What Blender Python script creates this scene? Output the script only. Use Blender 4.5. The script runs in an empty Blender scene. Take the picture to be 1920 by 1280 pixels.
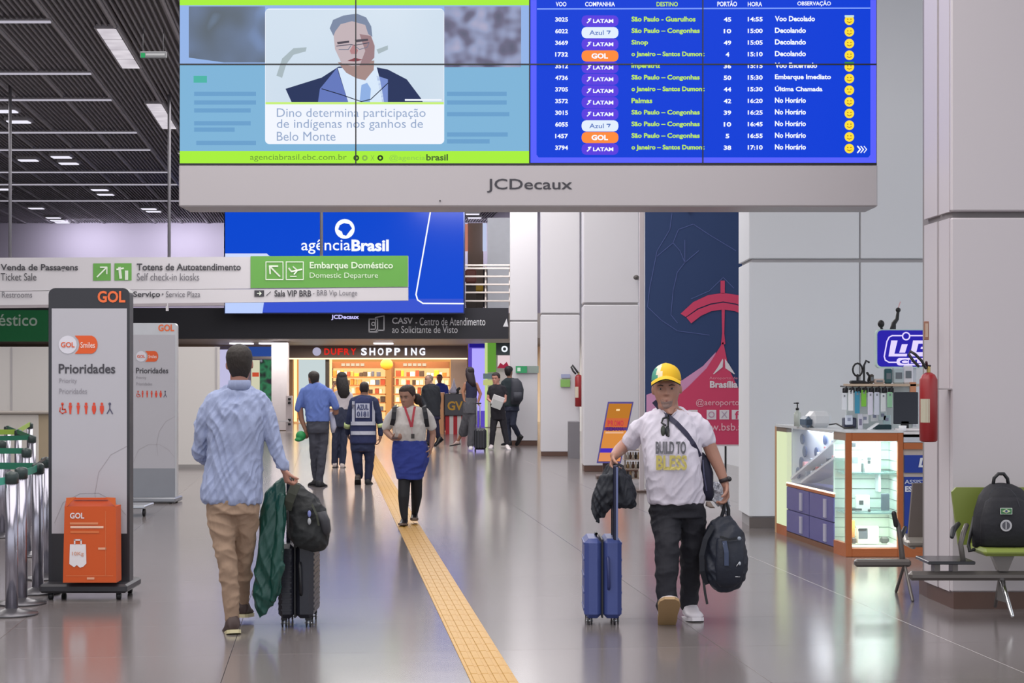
import bpy, math, random
from mathutils import noise as MN
from mathutils import Vector, Matrix, Euler
from mathutils.geometry import tessellate_polygon
random.seed(7)
S = bpy.context.scene
COL = S.collection
K = 3200.0; CY = 705.0; HC = 1.6          # focal length in pixels, horizon row, eye height
# ------------------------------------------------------------------ camera, world, light
cam = bpy.data.cameras.new('camera'); camo = bpy.data.objects.new('camera', cam); COL.objects.link(camo)
camo.location = (0, 0, HC); camo.rotation_euler = (math.pi/2, 0, 0)
cam.sensor_width = 36.0; cam.lens = 36.0*K/1920.0; cam.shift_y = (CY-640)/1920.0
cam.clip_end = 300; S.camera = camo
W = bpy.data.worlds.new('world'); S.world = W; W.use_nodes = True
W.node_tree.nodes['Background'].inputs[0].default_value = (0.90, 0.93, 1.0, 1)
W.node_tree.nodes['Background'].inputs[1].default_value = 1.2
def area(name, loc, sx, sy, power, col=(1, 1, 1), rot=(0, 0, 0)):
    l = bpy.data.lights.new(name, 'AREA'); l.shape = 'RECTANGLE'; l.size = sx; l.size_y = sy
    l.energy = power; l.color = col
    o = bpy.data.objects.new(name, l); o.location = loc; o.rotation_euler = rot; COL.objects.link(o); return o
for (x, y, sx, sy, p) in ((-1.2, 9, 8, 13, 1050), (-2.0, 27, 7.5, 16, 1500), (-9.5, 12, 5, 14, 600), (-11, 28, 3, 9, 380), (-1.5, 37.6, 6, 3.4, 380)):
    area('ceiling_fill', (x, y, 6.42), sx, sy, p*.86, (1.0, 0.965, 0.95))  # broad unseen fill added to brighten the hall, the last for the farthest column
for x in (-13.5, -10.5, -7.5, -1.4):  # the rightmost washer is added to brighten the upper floor's dark end
    area('wall_washer', (x, 53.0, 6.35), 1.6, .2, 55, (.9, .86, 1.0), (math.radians(35), 0, 0))
for (x, y, sx, p) in ((-5.5, 49.5, 7, 260), (-0.6, 50, 2.5, 110), (-12, 50, 5, 90)):
    area('lower_ceiling_lamp', (x, y, 2.58), sx, 1.6, p, (1.0, .93, .86))
area('upper_hall_fill', (-1.3, 44.2, 6.2), 2.4, .5, 160, (1, .96, .96), (math.radians(55), 0, 0))  # added fill that brightens the upper right rails and pier
vs = S.view_settings; vs.view_transform = 'Standard'; vs.look = 'None'; vs.gamma = 1; vs.use_curve_mapping = False
vs.exposure = 0.0
# ------------------------------------------------------------------ helpers
def X(px, D): return (px-960.0)*D/K
def Z(py, D): return HC+(CY-py)*D/K
def P(px, py, D): return Vector((X(px, D), D, Z(py, D)))
def lin(h):
    h = h.lstrip('#'); c = [int(h[i:i+2], 16)/255 for i in (0, 2, 4)]
    return tuple((v/12.92 if v <= .04045 else ((v+.055)/1.055)**2.4) for v in c)+(1,)
MC = {}
def M(h, rough=.6, metal=0., var=.06, scale=6., bump=0., bscale=60., stretch=None, name=None, spec=.5):
    k = (h, rough, metal, var, scale, bump, bscale, stretch, spec)
    if k in MC: return MC[k]
    m = bpy.data.materials.new(name or 'paint_'+h); m.use_nodes = True; nt = m.node_tree; b = nt.nodes['Principled BSDF']
    c = lin(h); b.inputs['Roughness'].default_value = rough; b.inputs['Metallic'].default_value = metal
    b.inputs['Specular IOR Level'].default_value = spec
    tc = nt.nodes.new('ShaderNodeTexCoord'); n = nt.nodes.new('ShaderNodeTexNoise'); n.inputs['Scale'].default_value = scale
    n.inputs['Detail'].default_value = 3
    nt.links.new(tc.outputs['Object'], n.inputs['Vector'])
    r = nt.nodes.new('ShaderNodeMix'); r.data_type = 'RGBA'
    r.inputs[6].default_value = tuple(v*(1-var) for v in c[:3])+(1,); r.inputs[7].default_value = tuple(min(1, v*(1+var)) for v in c[:3])+(1,)
    nt.links.new(n.outputs['Fac'], r.inputs[0]); nt.links.new(r.outputs[2], b.inputs['Base Color'])
    if bump:
        n2 = nt.nodes.new('ShaderNodeTexNoise'); n2.inputs['Scale'].default_value = bscale; n2.inputs['Detail'].default_value = 4
        mp = nt.nodes.new('ShaderNodeMapping'); mp.inputs['Scale'].default_value = stretch or (1, 1, 1)
        nt.links.new(tc.outputs['Object'], mp.inputs[0]); nt.links.new(mp.outputs[0], n2.inputs['Vector'])
        bp = nt.nodes.new('ShaderNodeBump'); bp.inputs['Strength'].default_value = bump; bp.inputs['Distance'].default_value = .02
        nt.links.new(n2.outputs['Fac'], bp.inputs['Height']); nt.links.new(bp.outputs[0], b.inputs['Normal'])
    MC[k] = m; return m
def E(h, s=1.0, name=None):
    k = ('E', h, s)
    if k in MC: return MC[k]
    m = bpy.data.materials.new(name or 'glow_colour_'+h); m.use_nodes = True; b = m.node_tree.nodes['Principled BSDF']
    b.inputs['Base Color'].default_value = (0, 0, 0, 1); b.inputs['Roughness'].default_value = .5; b.inputs['Specular IOR Level'].default_value = .1
    b.inputs['Emission Color'].default_value = lin(h); b.inputs['Emission Strength'].default_value = s
    MC[k] = m; return m
def ENoise(cols, scale, s=1.0):
    m = bpy.data.materials.new('screen_picture'); m.use_nodes = True; nt = m.node_tree; b = nt.nodes['Principled BSDF']
    b.inputs['Base Color'].default_value = (0, 0, 0, 1); b.inputs['Roughness'].default_value = .5
    tc = nt.nodes.new('ShaderNodeTexCoord'); n = nt.nodes.new('ShaderNodeTexNoise'); n.inputs['Scale'].default_value = scale; n.inputs['Detail'].default_value = 1
    cr = nt.nodes.new('ShaderNodeValToRGB'); e = cr.color_ramp.elements
    while len(e) < len(cols): e.new(.5)
    for i, h in enumerate(cols):
        e[i].position = .22+.56*i/(len(cols)-1); e[i].color = lin(h)
    nt.links.new(tc.outputs['Object'], n.inputs['Vector']); nt.links.new(n.outputs['Fac'], cr.inputs[0])
    nt.links.new(cr.outputs[0], b.inputs['Emission Color']); b.inputs['Emission Strength'].default_value = s
    return m
def glass(h='#e8f4f0', rough=.02, alpha=.12):
    k = ('G', h, rough, alpha)
    if k in MC: return MC[k]
    m = bpy.data.materials.new('clear_pane'); m.use_nodes = True; b = m.node_tree.nodes['Principled BSDF']
    b.inputs['Base Color'].default_value = lin(h); b.inputs['Roughness'].default_value = rough; b.inputs['Alpha'].default_value = alpha
    MC[k] = m; return m
TC = {}
def text_tris(s, bold):
    k = (s, bold)
    if k in TC: return TC[k]
    c = bpy.data.curves.new('t', 'FONT'); c.body = s; c.size = 1; c.offset = bold; c.resolution_u = 3
    o = bpy.data.objects.new('t', c); COL.objects.link(o)
    dg = bpy.context.evaluated_depsgraph_get(); me = bpy.data.meshes.new_from_object(o.evaluated_get(dg))
    vs_ = [(v.co.x, v.co.y) for v in me.vertices]; fs = [tuple(p.vertices) for p in me.polygons]
    # the text polygons face +Z; keep the order
    bpy.data.objects.remove(o); bpy.data.curves.remove(c); bpy.data.meshes.remove(me)
    if vs_:
        x0 = min(v[0] for v in vs_); x1 = max(v[0] for v in vs_); y0 = min(v[1] for v in vs_); y1 = max(v[1] for v in vs_)
    else: x0 = x1 = y0 = y1 = 0
    TC[k] = (vs_, fs, x0, x1, y0, y1); return TC[k]
class MB:
    def __init__(s): s.v = []; s.f = []; s.m = []; s.mats = []; s.M = Matrix.Identity(4); s.sm = []
    def mi(s, m):
        if m not in s.mats: s.mats.append(m)
        return s.mats.index(m)
    def add(s, vs_, fs, m, smooth=False):
        o = len(s.v); s.v += [s.M @ Vector(v) for v in vs_]; i = s.mi(m)
        for f in fs: s.f.append(tuple(o+a for a in f)); s.m.append(i); s.sm.append(smooth)
        return s
    def box(s, x0, x1, y0, y1, z0, z1, m, b=0.):
        if b <= 0:
            vs_ = [(x, y, z) for x in (x0, x1) for y in (y0, y1) for z in (z0, z1)]
            fs = [(0, 1, 3, 2), (4, 6, 7, 5), (0, 4, 5, 1), (2, 3, 7, 6), (0, 2, 6, 4), (1, 5, 7, 3)]
            return s.add(vs_, fs, m)
        b = min(b, abs(x1-x0)*.45, abs(y1-y0)*.45, abs(z1-z0)*.45)
        X_ = (x0, x1); Y_ = (y0, y1); Z_ = (z0, z1); vs_ = []; idx = {}
        for i in (0, 1):
            for j in (0, 1):
                for k in (0, 1):
                    sx, sy, sz = (1, -1)[i], (1, -1)[j], (1, -1)[k]
                    for a in range(3):
                        idx[i, j, k, a] = len(vs_)
                        vs_.append((X_[i]+(0 if a == 0 else sx*b), Y_[j]+(0 if a == 1 else sy*b), Z_[k]+(0 if a == 2 else sz*b)))
        fs = []
        for a in range(3):
            for e in (0, 1):
                q = []
                for (u, w) in ((0, 0), (0, 1), (1, 1), (1, 0)):
                    t = [u, w]; t.insert(a, e); q.append(idx[t[0], t[1], t[2], a])
                fs.append(tuple(q))
        for a in range(3):
            o1, o2 = [k for k in range(3) if k != a]
            for e in (0, 1):
                for g in (0, 1):
                    q = []
                    for t in (0, 1):
                        c = [0, 0, 0]; c[a] = t; c[o1] = e; c[o2] = g; q.append(idx[c[0], c[1], c[2], o1])
                    for t in (1, 0):
                        c = [0, 0, 0]; c[a] = t; c[o1] = e; c[o2] = g; q.append(idx[c[0], c[1], c[2], o2])
                    fs.append(tuple(q))
        for i in (0, 1):
            for j in (0, 1):
                for k in (0, 1): fs.append(tuple(idx[i, j, k, a] for a in range(3)))
        return s.add(vs_, fs, m)
    def pbox(s, px0, px1, py0, py1, D, t, m, b=0.):
        """box whose front face (at distance D) covers the given span; thickness t goes back"""
        return s.box(X(px0, D), X(px1, D), D, D+t, Z(py1, D), Z(py0, D), m, b)
    def seg(s, a, b, z0, z1, t, m, z0b=None, z1b=None):
        """wall slab along a->b (2D), thickness t to the left of a->b direction"""
        a = Vector(a); b = Vector(b); d = (b-a).normalized(); n = Vector((-d.y, d.x))*t
        q = [a, b, b+n, a+n]; zb0 = z0 if z0b is None else z0b; zb1 = z1 if z1b is None else z1b
        vs_ = [(q[0].x, q[0].y, z0), (q[1].x, q[1].y, zb0), (q[2].x, q[2].y, zb0), (q[3].x, q[3].y, z0),
               (q[0].x, q[0].y, z1), (q[1].x, q[1].y, zb1), (q[2].x, q[2].y, zb1), (q[3].x, q[3].y, z1)]
        return s.add(vs_, [(0, 3, 2, 1), (4, 5, 6, 7), (0, 1, 5, 4), (1, 2, 6, 5), (2, 3, 7, 6), (3, 0, 4, 7)], m)
    def prism(s, pts, y0, y1, m):
        """closed outline in x,z extruded from y0 (front) to y1"""
        tr = tessellate_polygon([[Vector((p[0], p[1], 0)) for p in pts]]); n = len(pts)
        vs_ = [(p[0], y0, p[1]) for p in pts]+[(p[0], y1, p[1]) for p in pts]
        fs = [tuple(t) for t in tr]+[tuple(a+n for a in t) for t in tr]+[(i, (i+1) % n, (i+1) % n+n, i+n) for i in range(n)]
        return s.add(vs_, fs, m)
    def pprism(s, pts, D, t, m): return s.prism([(X(a, D), Z(b, D)) for a, b in pts], D, D+t, m)
    def hprism(s, pts, z0, z1, m):
        tr = tessellate_polygon([[Vector((p[0], p[1], 0)) for p in pts]]); n = len(pts)
        vs_ = [(p[0], p[1], z0) for p in pts]+[(p[0], p[1], z1) for p in pts]
        fs = [tuple(t) for t in tr]+[tuple(a+n for a in t) for t in tr]+[(i, (i+1) % n, (i+1) % n+n, i+n) for i in range(n)]
        return s.add(vs_, fs, m)
    def flat(s, pts, D, m):
        tr = tessellate_polygon([[Vector((p[0], p[1], 0)) for p in pts]])
        return s.add([P(a, b, D) for a, b in pts], [tuple(t) for t in tr], m)
    def loft(s, rings, m, smooth=True, cap=True):
        n = len(rings[0]); vs_ = [v for r in rings for v in r]; fs = []
        for i in range(len(rings)-1):
            for j in range(n): fs.append((i*n+j, i*n+(j+1) % n, (i+1)*n+(j+1) % n, (i+1)*n+j))
        if cap: fs.append(tuple(range(n-1, -1, -1))); fs.append(tuple((len(rings)-1)*n+j for j in range(n)))
        return s.add(vs_, fs, m, smooth)
    def tube(s, pts, rads, m, n=10, ends=True):
        pts = [Vector(p) for p in pts]
        if not hasattr(rads, '__len__'): rads = [rads]*len(pts)
        rings = []; up = None
        L = len(pts)
        for i, p in enumerate(pts):
            d = (pts[min(i+1, L-1)]-pts[max(i-1, 0)]).normalized()
            if up is None: up = Vector((0, 0, 1)) if abs(d.z) < .9 else Vector((0, 1, 0))
            a = d.cross(up).normalized(); c = a.cross(d).normalized(); up = c
            if i == 0 and ends:
                for q in (.85, .5): rings.append([p-d*rads[0]*q+(a*math.cos(t)+c*math.sin(t))*rads[0]*math.sqrt(1-q*q) for t in [2*math.pi*k/n for k in range(n)]])
            rings.append([p+(a*math.cos(t)+c*math.sin(t))*rads[i] for t in [2*math.pi*k/n for k in range(n)]])
            if i == L-1 and ends:
                for q in (.5, .85): rings.append([p+d*rads[-1]*q+(a*math.cos(t)+c*math.sin(t))*rads[-1]*math.sqrt(1-q*q) for t in [2*math.pi*k/n for k in range(n)]])
        return s.loft(rings, m)
    def cyl(s, c, r, h, m, n=20, r2=None):
        r2 = r if r2 is None else r2
        return s.loft([[(c[0]+q*math.cos(t), c[1]+q*math.sin(t), c[2]+z) for t in [2*math.pi*k/n for k in range(n)]] for q, z in ((r, 0), (r2, h))], m)
    def lathe(s, c, prof, m, n=20, axis='z'):
        def pt(q, z, t):
            a, b = q*math.cos(t), q*math.sin(t)
            return (c[0]+a, c[1]+b, c[2]+z) if axis == 'z' else (c[0]+a, c[1]+z, c[2]+b) if axis == 'y' else (c[0]+z, c[1]+a, c[2]+b)
        return s.loft([[pt(q, z, 2*math.pi*k/n) for k in range(n)] for q, z in prof], m)
    def ell(s, c, r, m, n=14, k=9):
        R = (r, r, r) if not hasattr(r, '__len__') else r; c = Vector(c)
        return s.loft([[(c[0]+R[0]*math.sin(p)*math.cos(t), c[1]+R[1]*math.sin(p)*math.sin(t), c[2]-R[2]*math.cos(p)) for t in [2*math.pi*j/n for j in range(n)]]
                       for p in [math.pi*(.04+.92*i/(k-1)) for i in range(k)]], m)
    def disc(s, px, py, r, D, m, n=20, r2=None, ry=None):
        """flat disc (or ring when r2) in pixels facing the hall"""
        ry = ry or r
        ts = [2*math.pi*k/n for k in range(n)]
        if r2 is None:
            return s.add([P(px+r*math.cos(t), py+ry*math.sin(t), D) for t in ts], [tuple(range(n))], m)
        q = r2/r
        return s.add([P(px+r*math.cos(t), py+ry*math.sin(t), D) for t in ts]+[P(px+r2*math.cos(t), py+ry*q*math.sin(t), D) for t in ts],
                     [(k, (k+1) % n, n+(k+1) % n, n+k) for k in range(n)], m)
    def line(s, pts, w, D, m):
        """flat printed stroke, pixel width w"""
        for (a, b), (c, d) in zip(pts[:-1], pts[1:]):
            dx, dy = c-a, d-b; l = math.hypot(dx, dy) or 1; nx, ny = -dy/l*w/2, dx/l*w/2; ex, ey = dx/l*w*.3, dy/l*w*.3
            s.add([P(a+nx-ex, b+ny-ey, D), P(c+nx+ex, d+ny+ey, D), P(c-nx+ex, d-ny+ey, D), P(a-nx-ex, b-ny-ey, D)], [(0, 1, 2, 3)], m)
        return s
    def text(s, st, px0, px1, py0, py1, D, m, bold=0., shear=0.):
        vs_, fs, x0, x1, y0, y1 = text_tris(st, bold)
        if not vs_: return s
        sx = (px1-px0)/(x1-x0); sy = (py1-py0)/(y1-y0)
        return s.add([P(px0+(a-x0)*sx+(b-y0)*sy*shear, py1-(b-y0)*sy, D) for a, b in vs_], fs, m)
    def text3(s, st, o, u, w, x0_, x1_, y0_, y1_, m, bold=0.):
        """text on the plane origin o, unit axes u (right) and w (up)"""
        vs_, fs, x0, x1, y0, y1 = text_tris(st, bold); o = Vector(o); u = Vector(u); w = Vector(w)
        return s.add([o+u*(x0_+(a-x0)*(x1_-x0_)/(x1-x0))+w*(y0_+(b-y0)*(y1_-y0_)/(y1-y0)) for a, b in vs_], fs, m)
    def build(s, name, parent=None, origin=None, fix=True):
        me = bpy.data.meshes.new(name)
        og = Vector(origin) if origin is not None else (parent_world(parent) if parent else Vector((0, 0, 0)))
        me.from_pydata([v-og for v in s.v], [], s.f)
        for m in s.mats: me.materials.append(m)
        me.polygons.foreach_set('material_index', s.m); me.polygons.foreach_set('use_smooth', s.sm); me.update()
        o = bpy.data.objects.new(name, me); COL.objects.link(o)
        if parent: o.parent = parent
        else: o.location = og
        return o
def parent_world(p):
    v = Vector((0, 0, 0))
    while p: v = v+Vector(p.location); p = p.parent
    return v
def tag(o, label=None, cat=None, group=None, kind=None):
    if label: o['label'] = label
    if cat: o['category'] = cat
    if group: o['group'] = group
    if kind: o['kind'] = kind
    return o
def thing(name, loc, label, cat, group=None):
    o = bpy.data.objects.new(name, None); o.location = loc; o.empty_display_size = .1; COL.objects.link(o); return tag(o, label, cat, group)
def copy_tree(o, parent=None):
    c = o.copy(); COL.objects.link(c); c.parent = parent
    for ch in list(o.children): copy_tree(ch, c)
    return c
def remesh(mb, name, parent, voxel, m=None, smooth=4, disp=0., dscale=.25, stretch=None):
    """joins overlapping closed pieces into ONE continuous surface"""
    tmp = mb.build('tmp', None, (0, 0, 0))
    md = tmp.modifiers.new('r', 'REMESH'); md.mode = 'VOXEL'; md.voxel_size = voxel; md.use_smooth_shade = True
    if smooth: s_ = tmp.modifiers.new('s', 'SMOOTH'); s_.iterations = smooth; s_.factor = .5
    dg = bpy.context.evaluated_depsgraph_get(); me = bpy.data.meshes.new_from_object(tmp.evaluated_get(dg))
    old = tmp.data; bpy.data.objects.remove(tmp); bpy.data.meshes.remove(old)
    if disp:                               # soft ridged folds, elongated by `stretch`
        sx, sy, sz = stretch or (1, 1, 1); k = 1/dscale; no = [v.normal.copy() for v in me.vertices]
        for v, n in zip(me.vertices, no):
            c = v.co; a = c.x+c.z*.35
            w = MN.noise(Vector((c.x*3, c.y*3, c.z*3)))
            r = 1-abs(MN.noise(Vector((a*k/sx+w, c.y*k/sy, c.z*k/sz+w*1.5))))*2.4; r2 = 1-abs(MN.noise(Vector(((c.x-c.z*.6)*k*1.7/sx+5, c.y*k*1.7/sy, c.z*k*1.7/sz))))*2.4
            v.co = c+n*disp*(r*.6+r2*.3-.5)
    me.name = name; me.materials.clear(); me.materials.append(m or mb.mats[0])
    og = parent_world(parent) if parent else Vector((0, 0, 0)); me.transform(Matrix.Translation(-og))
    me.polygons.foreach_set('material_index', [0]*len(me.polygons)); me.polygons.foreach_set('use_smooth', [True]*len(me.polygons))
    o = bpy.data.objects.new(name, me); COL.objects.link(o); o.parent = parent; return o
def struct(name, mb, origin=(0, 0, 0)): return tag(mb.build(name, None, origin), kind='structure')
HX = -0.109                                # sideways drift of the hall axis per metre of depth
WHITE = M('#cfcdd2', .45, var=.015, scale=.7); WALLW = M('#e6e9ee', .5, var=.015, scale=.7)
STEEL = M('#b9bcc2', .28, .9, .03); CHROME = M('#d8dadd', .12, 1., .02); BLACK = M('#1a1a1e', .45, var=.1); BLK2 = M('#26272b', .6, var=.1)
# ------------------------------------------------------------------ floor
def floor_mat(name, r0):
    m = bpy.data.materials.new(name); m.use_nodes = True; nt = m.node_tree; b = nt.nodes['Principled BSDF']
    tc = nt.nodes.new('ShaderNodeTexCoord'); n = nt.nodes.new('ShaderNodeTexNoise'); n.inputs['Scale'].default_value = 55; n.inputs['Detail'].default_value = 6
    g = nt.nodes.new('ShaderNodeNewGeometry'); nt.links.new(g.outputs['Position'], n.inputs['Vector'])
    cr = nt.nodes.new('ShaderNodeValToRGB'); cr.color_ramp.elements[0].position = .3; cr.color_ramp.elements[1].position = .72
    cr.color_ramp.elements[0].color = lin('#6e6869'); cr.color_ramp.elements[1].color = lin('#7d7675')
    oi = nt.nodes.new('ShaderNodeObjectInfo'); mr = nt.nodes.new('ShaderNodeMapRange'); mr.inputs[3].default_value = .93; mr.inputs[4].default_value = 1.04
    nt.links.new(oi.outputs['Random'], mr.inputs[0]); hs = nt.nodes.new('ShaderNodeHueSaturation')
    nt.links.new(mr.outputs[0], hs.inputs['Value']); nt.links.new(n.outputs['Fac'], cr.inputs[0]); nt.links.new(cr.outputs[0], hs.inputs['Color'])
    nt.links.new(hs.outputs[0], b.inputs['Base Color']); b.inputs['Roughness'].default_value = r0; b.inputs['Specular IOR Level'].default_value = .75
    n2 = nt.nodes.new('ShaderNodeTexNoise'); n2.inputs['Scale'].default_value = 1.6; nt.links.new(g.outputs['Position'], n2.inputs['Vector'])
    bp = nt.nodes.new('ShaderNodeBump'); bp.inputs['Strength'].default_value = .05; bp.inputs['Distance'].default_value = .02
    nt.links.new(n2.outputs['Fac'], bp.inputs['Height']); nt.links.new(bp.outputs[0], b.inputs['Normal'])
    return m
FM = floor_mat('polished_granite', .16)
mb = MB(); mb.box(-26, 9, -12, 75, -.2, -.02, M('#5a5554', .3)); floor = struct('floor', mb)
TS = 1.43; FA = math.atan(-HX)
tm = MB(); tm.box(0, TS-.0025, 0, TS-.0025, -.018, 0, FM, .001)
first = None
for j in range(40):
    for i in range(7):
        u = -4.2+i*TS; w = 5.2+j*1.2; x = u*math.cos(FA)-w*math.sin(FA)+.8; y = u*math.sin(FA)+w*math.cos(FA)
        if j >= 28: continue
        if first is None: first = tm.build('floor_tile', floor, (0, 0, 0)); o = first; o.scale = (1, 1.2/TS, 1)
        else: o = first.copy(); COL.objects.link(o)
        o.location = (x, y, 0); o.rotation_euler = (0, 0, FA)
mb = MB()                                  # the outer slabs, joined: too far or too oblique to pick apart
mb.M = Matrix.Translation((.8, 0, 0)) @ Matrix.Rotation(FA, 4, 'Z'); A1, B1, W1 = -4.203, -4.2+7*TS, 5.2+28*1.2
for (x0, x1, y0, y1) in ((-34, A1, -12, W1), (B1, 16, -12, W1), (-34, 16, W1, 78), (A1, B1, -12, 5.197)):
    mb.box(x0, x1, y0, y1, -.018, 0, FM)
tag(mb.build('outer_floor_slabs', floor, (0, 0, 0)), kind='stuff')
# tactile guide strip, one object per tile, grooves raised
strip = thing('tactile_guide_strip', (X(928, 8.9), 8.9, 0), 'yellow ribbed tactile guide path running along the polished floor', 'guide strip')
YEL = M('#b98c3a', .5, var=.08, scale=20)
tmb = MB(); tmb.box(-.123, .123, 0, .246, 0, .004, YEL, .002)
for k in range(4): tmb.box(-.105+k*.0575, -.068+k*.0575, .002, .244, .003, .008, YEL, .003)
t0 = None; y = 7.4; ang = math.atan(-HX)
while y < 46:
    if t0 is None: t0 = tmb.build('tactile_tile', strip, (0, 0, 0)); o = t0
    else: o = t0.copy(); COL.objects.link(o)
    xx = (612-960)/K*y + (928-612)*8.9/K
    o.location = (xx-strip.location.x, y-8.9, 0); o.rotation_euler = (0, 0, ang); y += .25
# ------------------------------------------------------------------ ceiling with dark slats
CZ = 6.5
ceil = MB(); ceil.box(-26, 8, -2, 60, CZ+.35, CZ+.5, M('#8a888c', .9)); ceiling = struct('ceiling', ceil)
SL = M('#8c898f', .6, var=.05); RIB = M('#a7a4aa', .5); LT = E('#bdb9c6', .9)
mb = MB(); x0 = -20.0
def hseg(mb, xa, y0, y1, w, z0, z1, m):    # long bar that follows the hall axis
    a = xa+HX*y0; b = xa+HX*y1
    mb.add([(a-w/2, y0, z0), (a+w/2, y0, z0), (b+w/2, y1, z0), (b-w/2, y1, z0), (a-w/2, y0, z1), (a+w/2, y0, z1), (b+w/2, y1, z1), (b-w/2, y1, z1)],
           [(0, 3, 2, 1), (4, 5, 6, 7), (0, 1, 5, 4), (1, 2, 6, 5), (2, 3, 7, 6), (3, 0, 4, 7)], m)
xa = -13.2
while xa < 5.2:
    hseg(mb, xa, 18.0, 59.5, .028, CZ, CZ+.06, SL); xa += .083
tag(mb.build('ceiling_slats', ceiling), kind='stuff')
for k in range(17):
    mb = MB(); hseg(mb, -2.12-.83*k+.83*6, 18.0, 59.5, .03, CZ-.03, CZ+.05, RIB); mb.build('ceiling_rib', ceiling)
for i, d in enumerate((23.3, 27.3, 29.9, 33.9, 36.5, 40.5, 43.1, 47.1, 20.7)):
    x1 = -3.76+HX*d if i != 7 else X(345, 47)
    mb = MB(); mb.box(-15-d*.1, x1, d-.025, d+.025, CZ-.08, CZ-.055, LT)
    mb.box(-15-d*.1, x1, d-.05, d+.04, CZ-.055, CZ-.035, RIB)
    tag(mb.build('line_light', None, ((x1-15)/2, d, CZ)), ['first', 'second', 'third', 'fourth', 'fifth', 'sixth', 'seventh', 'eighth', 'nearest unseen'][i]+' thin line light across slatted ceiling counted from the top of the picture', 'ceiling light', 'thin line lights across the slatted ceiling')
for i, (d0, d1) in enumerate(((23.9, 27.0), (30.5, 33.6), (37.2, 40.3))):
    t = thing('ceiling_light', (-3.08+HX*d0, d0, CZ), ['long recessed panel light nearest the camera in the dark slatted ceiling', 'long recessed panel light behind the nearest one in the slatted ceiling', 'far recessed panel light beside the display wall in slatted ceiling'][i], 'ceiling light', 'recessed panel lights')
    fr = MB(); hseg(fr, -3.08, d0, d1, .34, CZ-.03, CZ+.03, RIB); fr.build('frame', t)
    for k in range(4):
        a = d0+.04+(d1-d0)*k/4; b = a+(d1-d0)/4-.07
        q = MB(); hseg(q, -3.08, a, b, .27, CZ-.04, CZ-.031, ENoise(['#b9b2bb', '#e9e3ea'], 2.2)); q.build('diffuser', t)
for i, (px, py) in enumerate(((10, 203), (35, 223), (115, 290), (53, 296), (129, 302), (198, 361), (187, 352), (68, 387), (279, 388), (288, 393), (100, 405), (108, 410), (117, 414), (5, 351), (886, 398), (890, 405))):
    d = 4.9*K/(CY-py)
    q = MB(); w = .2; q.box(X(px, d)-w, X(px, d)+w, d-.13, d+.13, CZ-.07, CZ-.05, E('#e8e6f4', 1.1)); q.box(X(px, d)-w-.03, X(px, d)+w+.03, d-.19, d+.19, CZ-.05, CZ+.03, RIB)
    tag(q.build('downlight', None, (X(px, d), d, CZ)), 'square downlight, '+['at the left picture edge level with the fifth line light', 'second from the left edge above the fifth line light', "single one right of the sixth line light's middle", 'left one of the close pair between sixth and seventh line lights', 'lone one below the sixth line light', 'wider apart one left of the hanging rod, upper of two', 'left neighbour of the upper one beside the rod', 'at the far left near the back wall, seventh row', 'left of the close pair beside the second hanging rod', 'right of the close pair beside the second hanging rod', 'first of three in a short diagonal row near the lilac wall', 'middle of three in a short diagonal row near the lilac wall', 'last of three in a short diagonal row near the lilac wall', 'touching the left picture edge above the lilac wall', 'upper one right of the blue screen', 'lower one right of the blue screen'][i], 'ceiling light', 'square downlights in the slatted ceiling')
# hanging exit sign
D = 24.0
t = thing('exit_sign', P(286, 102, D), 'small grey hanging exit sign with green end under the slatted ceiling', 'sign')
q = MB(); q.pbox(262, 312, 96, 109, D, .05, M('#5e5f62', .5), .01); q.build('case', t)
q = MB(); q.pbox(264, 272, 99, 108, D-.004, .004, E('#2fae6a', .8)); q.build('green_lamp', t)
q = MB(); q.pbox(273, 309, 100, 104, D-.004, .004, M('#8f9092', .5)); q.build('face_strip', t)
q = MB()
for px in (268, 306): q.tube([P(px, 96, D+.02), Vector((X(px, D), D+.02, CZ))], .004, M('#3c3c40', .5), 6)
q.build('hanger', t)
# ------------------------------------------------------------------ walls, mezzanine, columns
LIL = M('#b9b3c2', .7, var=.02, scale=.4)
mb = MB(); mb.box(-24, 1.3, 54.6, 54.8, 3.0, 6.9, LIL); struct('wall_upper_back', mb)
mb = MB(); mb.box(-24, 4, 66, 66.2, 0, 3.3, M('#8d8680', .7)); struct('wall_lower_back', mb)
mb = MB(); mb.box(-24.2, -24, 0, 66, 0, 6.9, M('#bdb9bd', .7)); struct('wall_left', mb)
mb = MB()
a = (3.9-.113*-6, 14.); mb.seg((5.2, 18.8), (.9, 60), 0, 6.5, -.2, WALLW); struct('wall_right', mb)
mb = MB(); mb.box(-24, 1.2, 46, 54.6, 2.63, 3.30, M('#a39b98', .5)); struct('trim_1', mb)          # mezzanine slab
mb = MB(); mb.box(-24, 3, 54.6, 66, 2.63, 2.9, M('#8f8581', .5)); struct('ceiling_lower', mb)
D = 45.9
fas = MB(); fas.pbox(-500, 953, 577, 635, D, .1, M('#2e2e36', .55, var=.02)); fo = struct('trim_2', fas)
WT = M('#f4f4f8', .5, var=.02)
q = MB(); q.text('CASV', 735, 774, 595, 607, D-.01, WT, .02); q.build('lettering', fo)
q = MB(); q.text('- Centro de Atendimento', 779, 910, 595, 610, D-.01, WT); q.build('lettering', fo)
q = MB(); q.text('ao Solicitante de Visto', 735, 858, 611, 624, D-.01, WT); q.build('lettering', fo, None)
q = MB()
for dx, dy, r in ((0, 0, 0), (12, -3, 3)):
    q.line([(692+dx, 598+dy), (708+dx, 598+dy-r), (708+dx, 622+dy), (692+dx, 622+dy), (692+dx, 598+dy)], 2, D-.01, WT)
q.disc(700, 607, 4, D-.01, WT, 12, 2.2); q.line([(695, 617), (705, 617)], 2, D-.01, WT)
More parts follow.
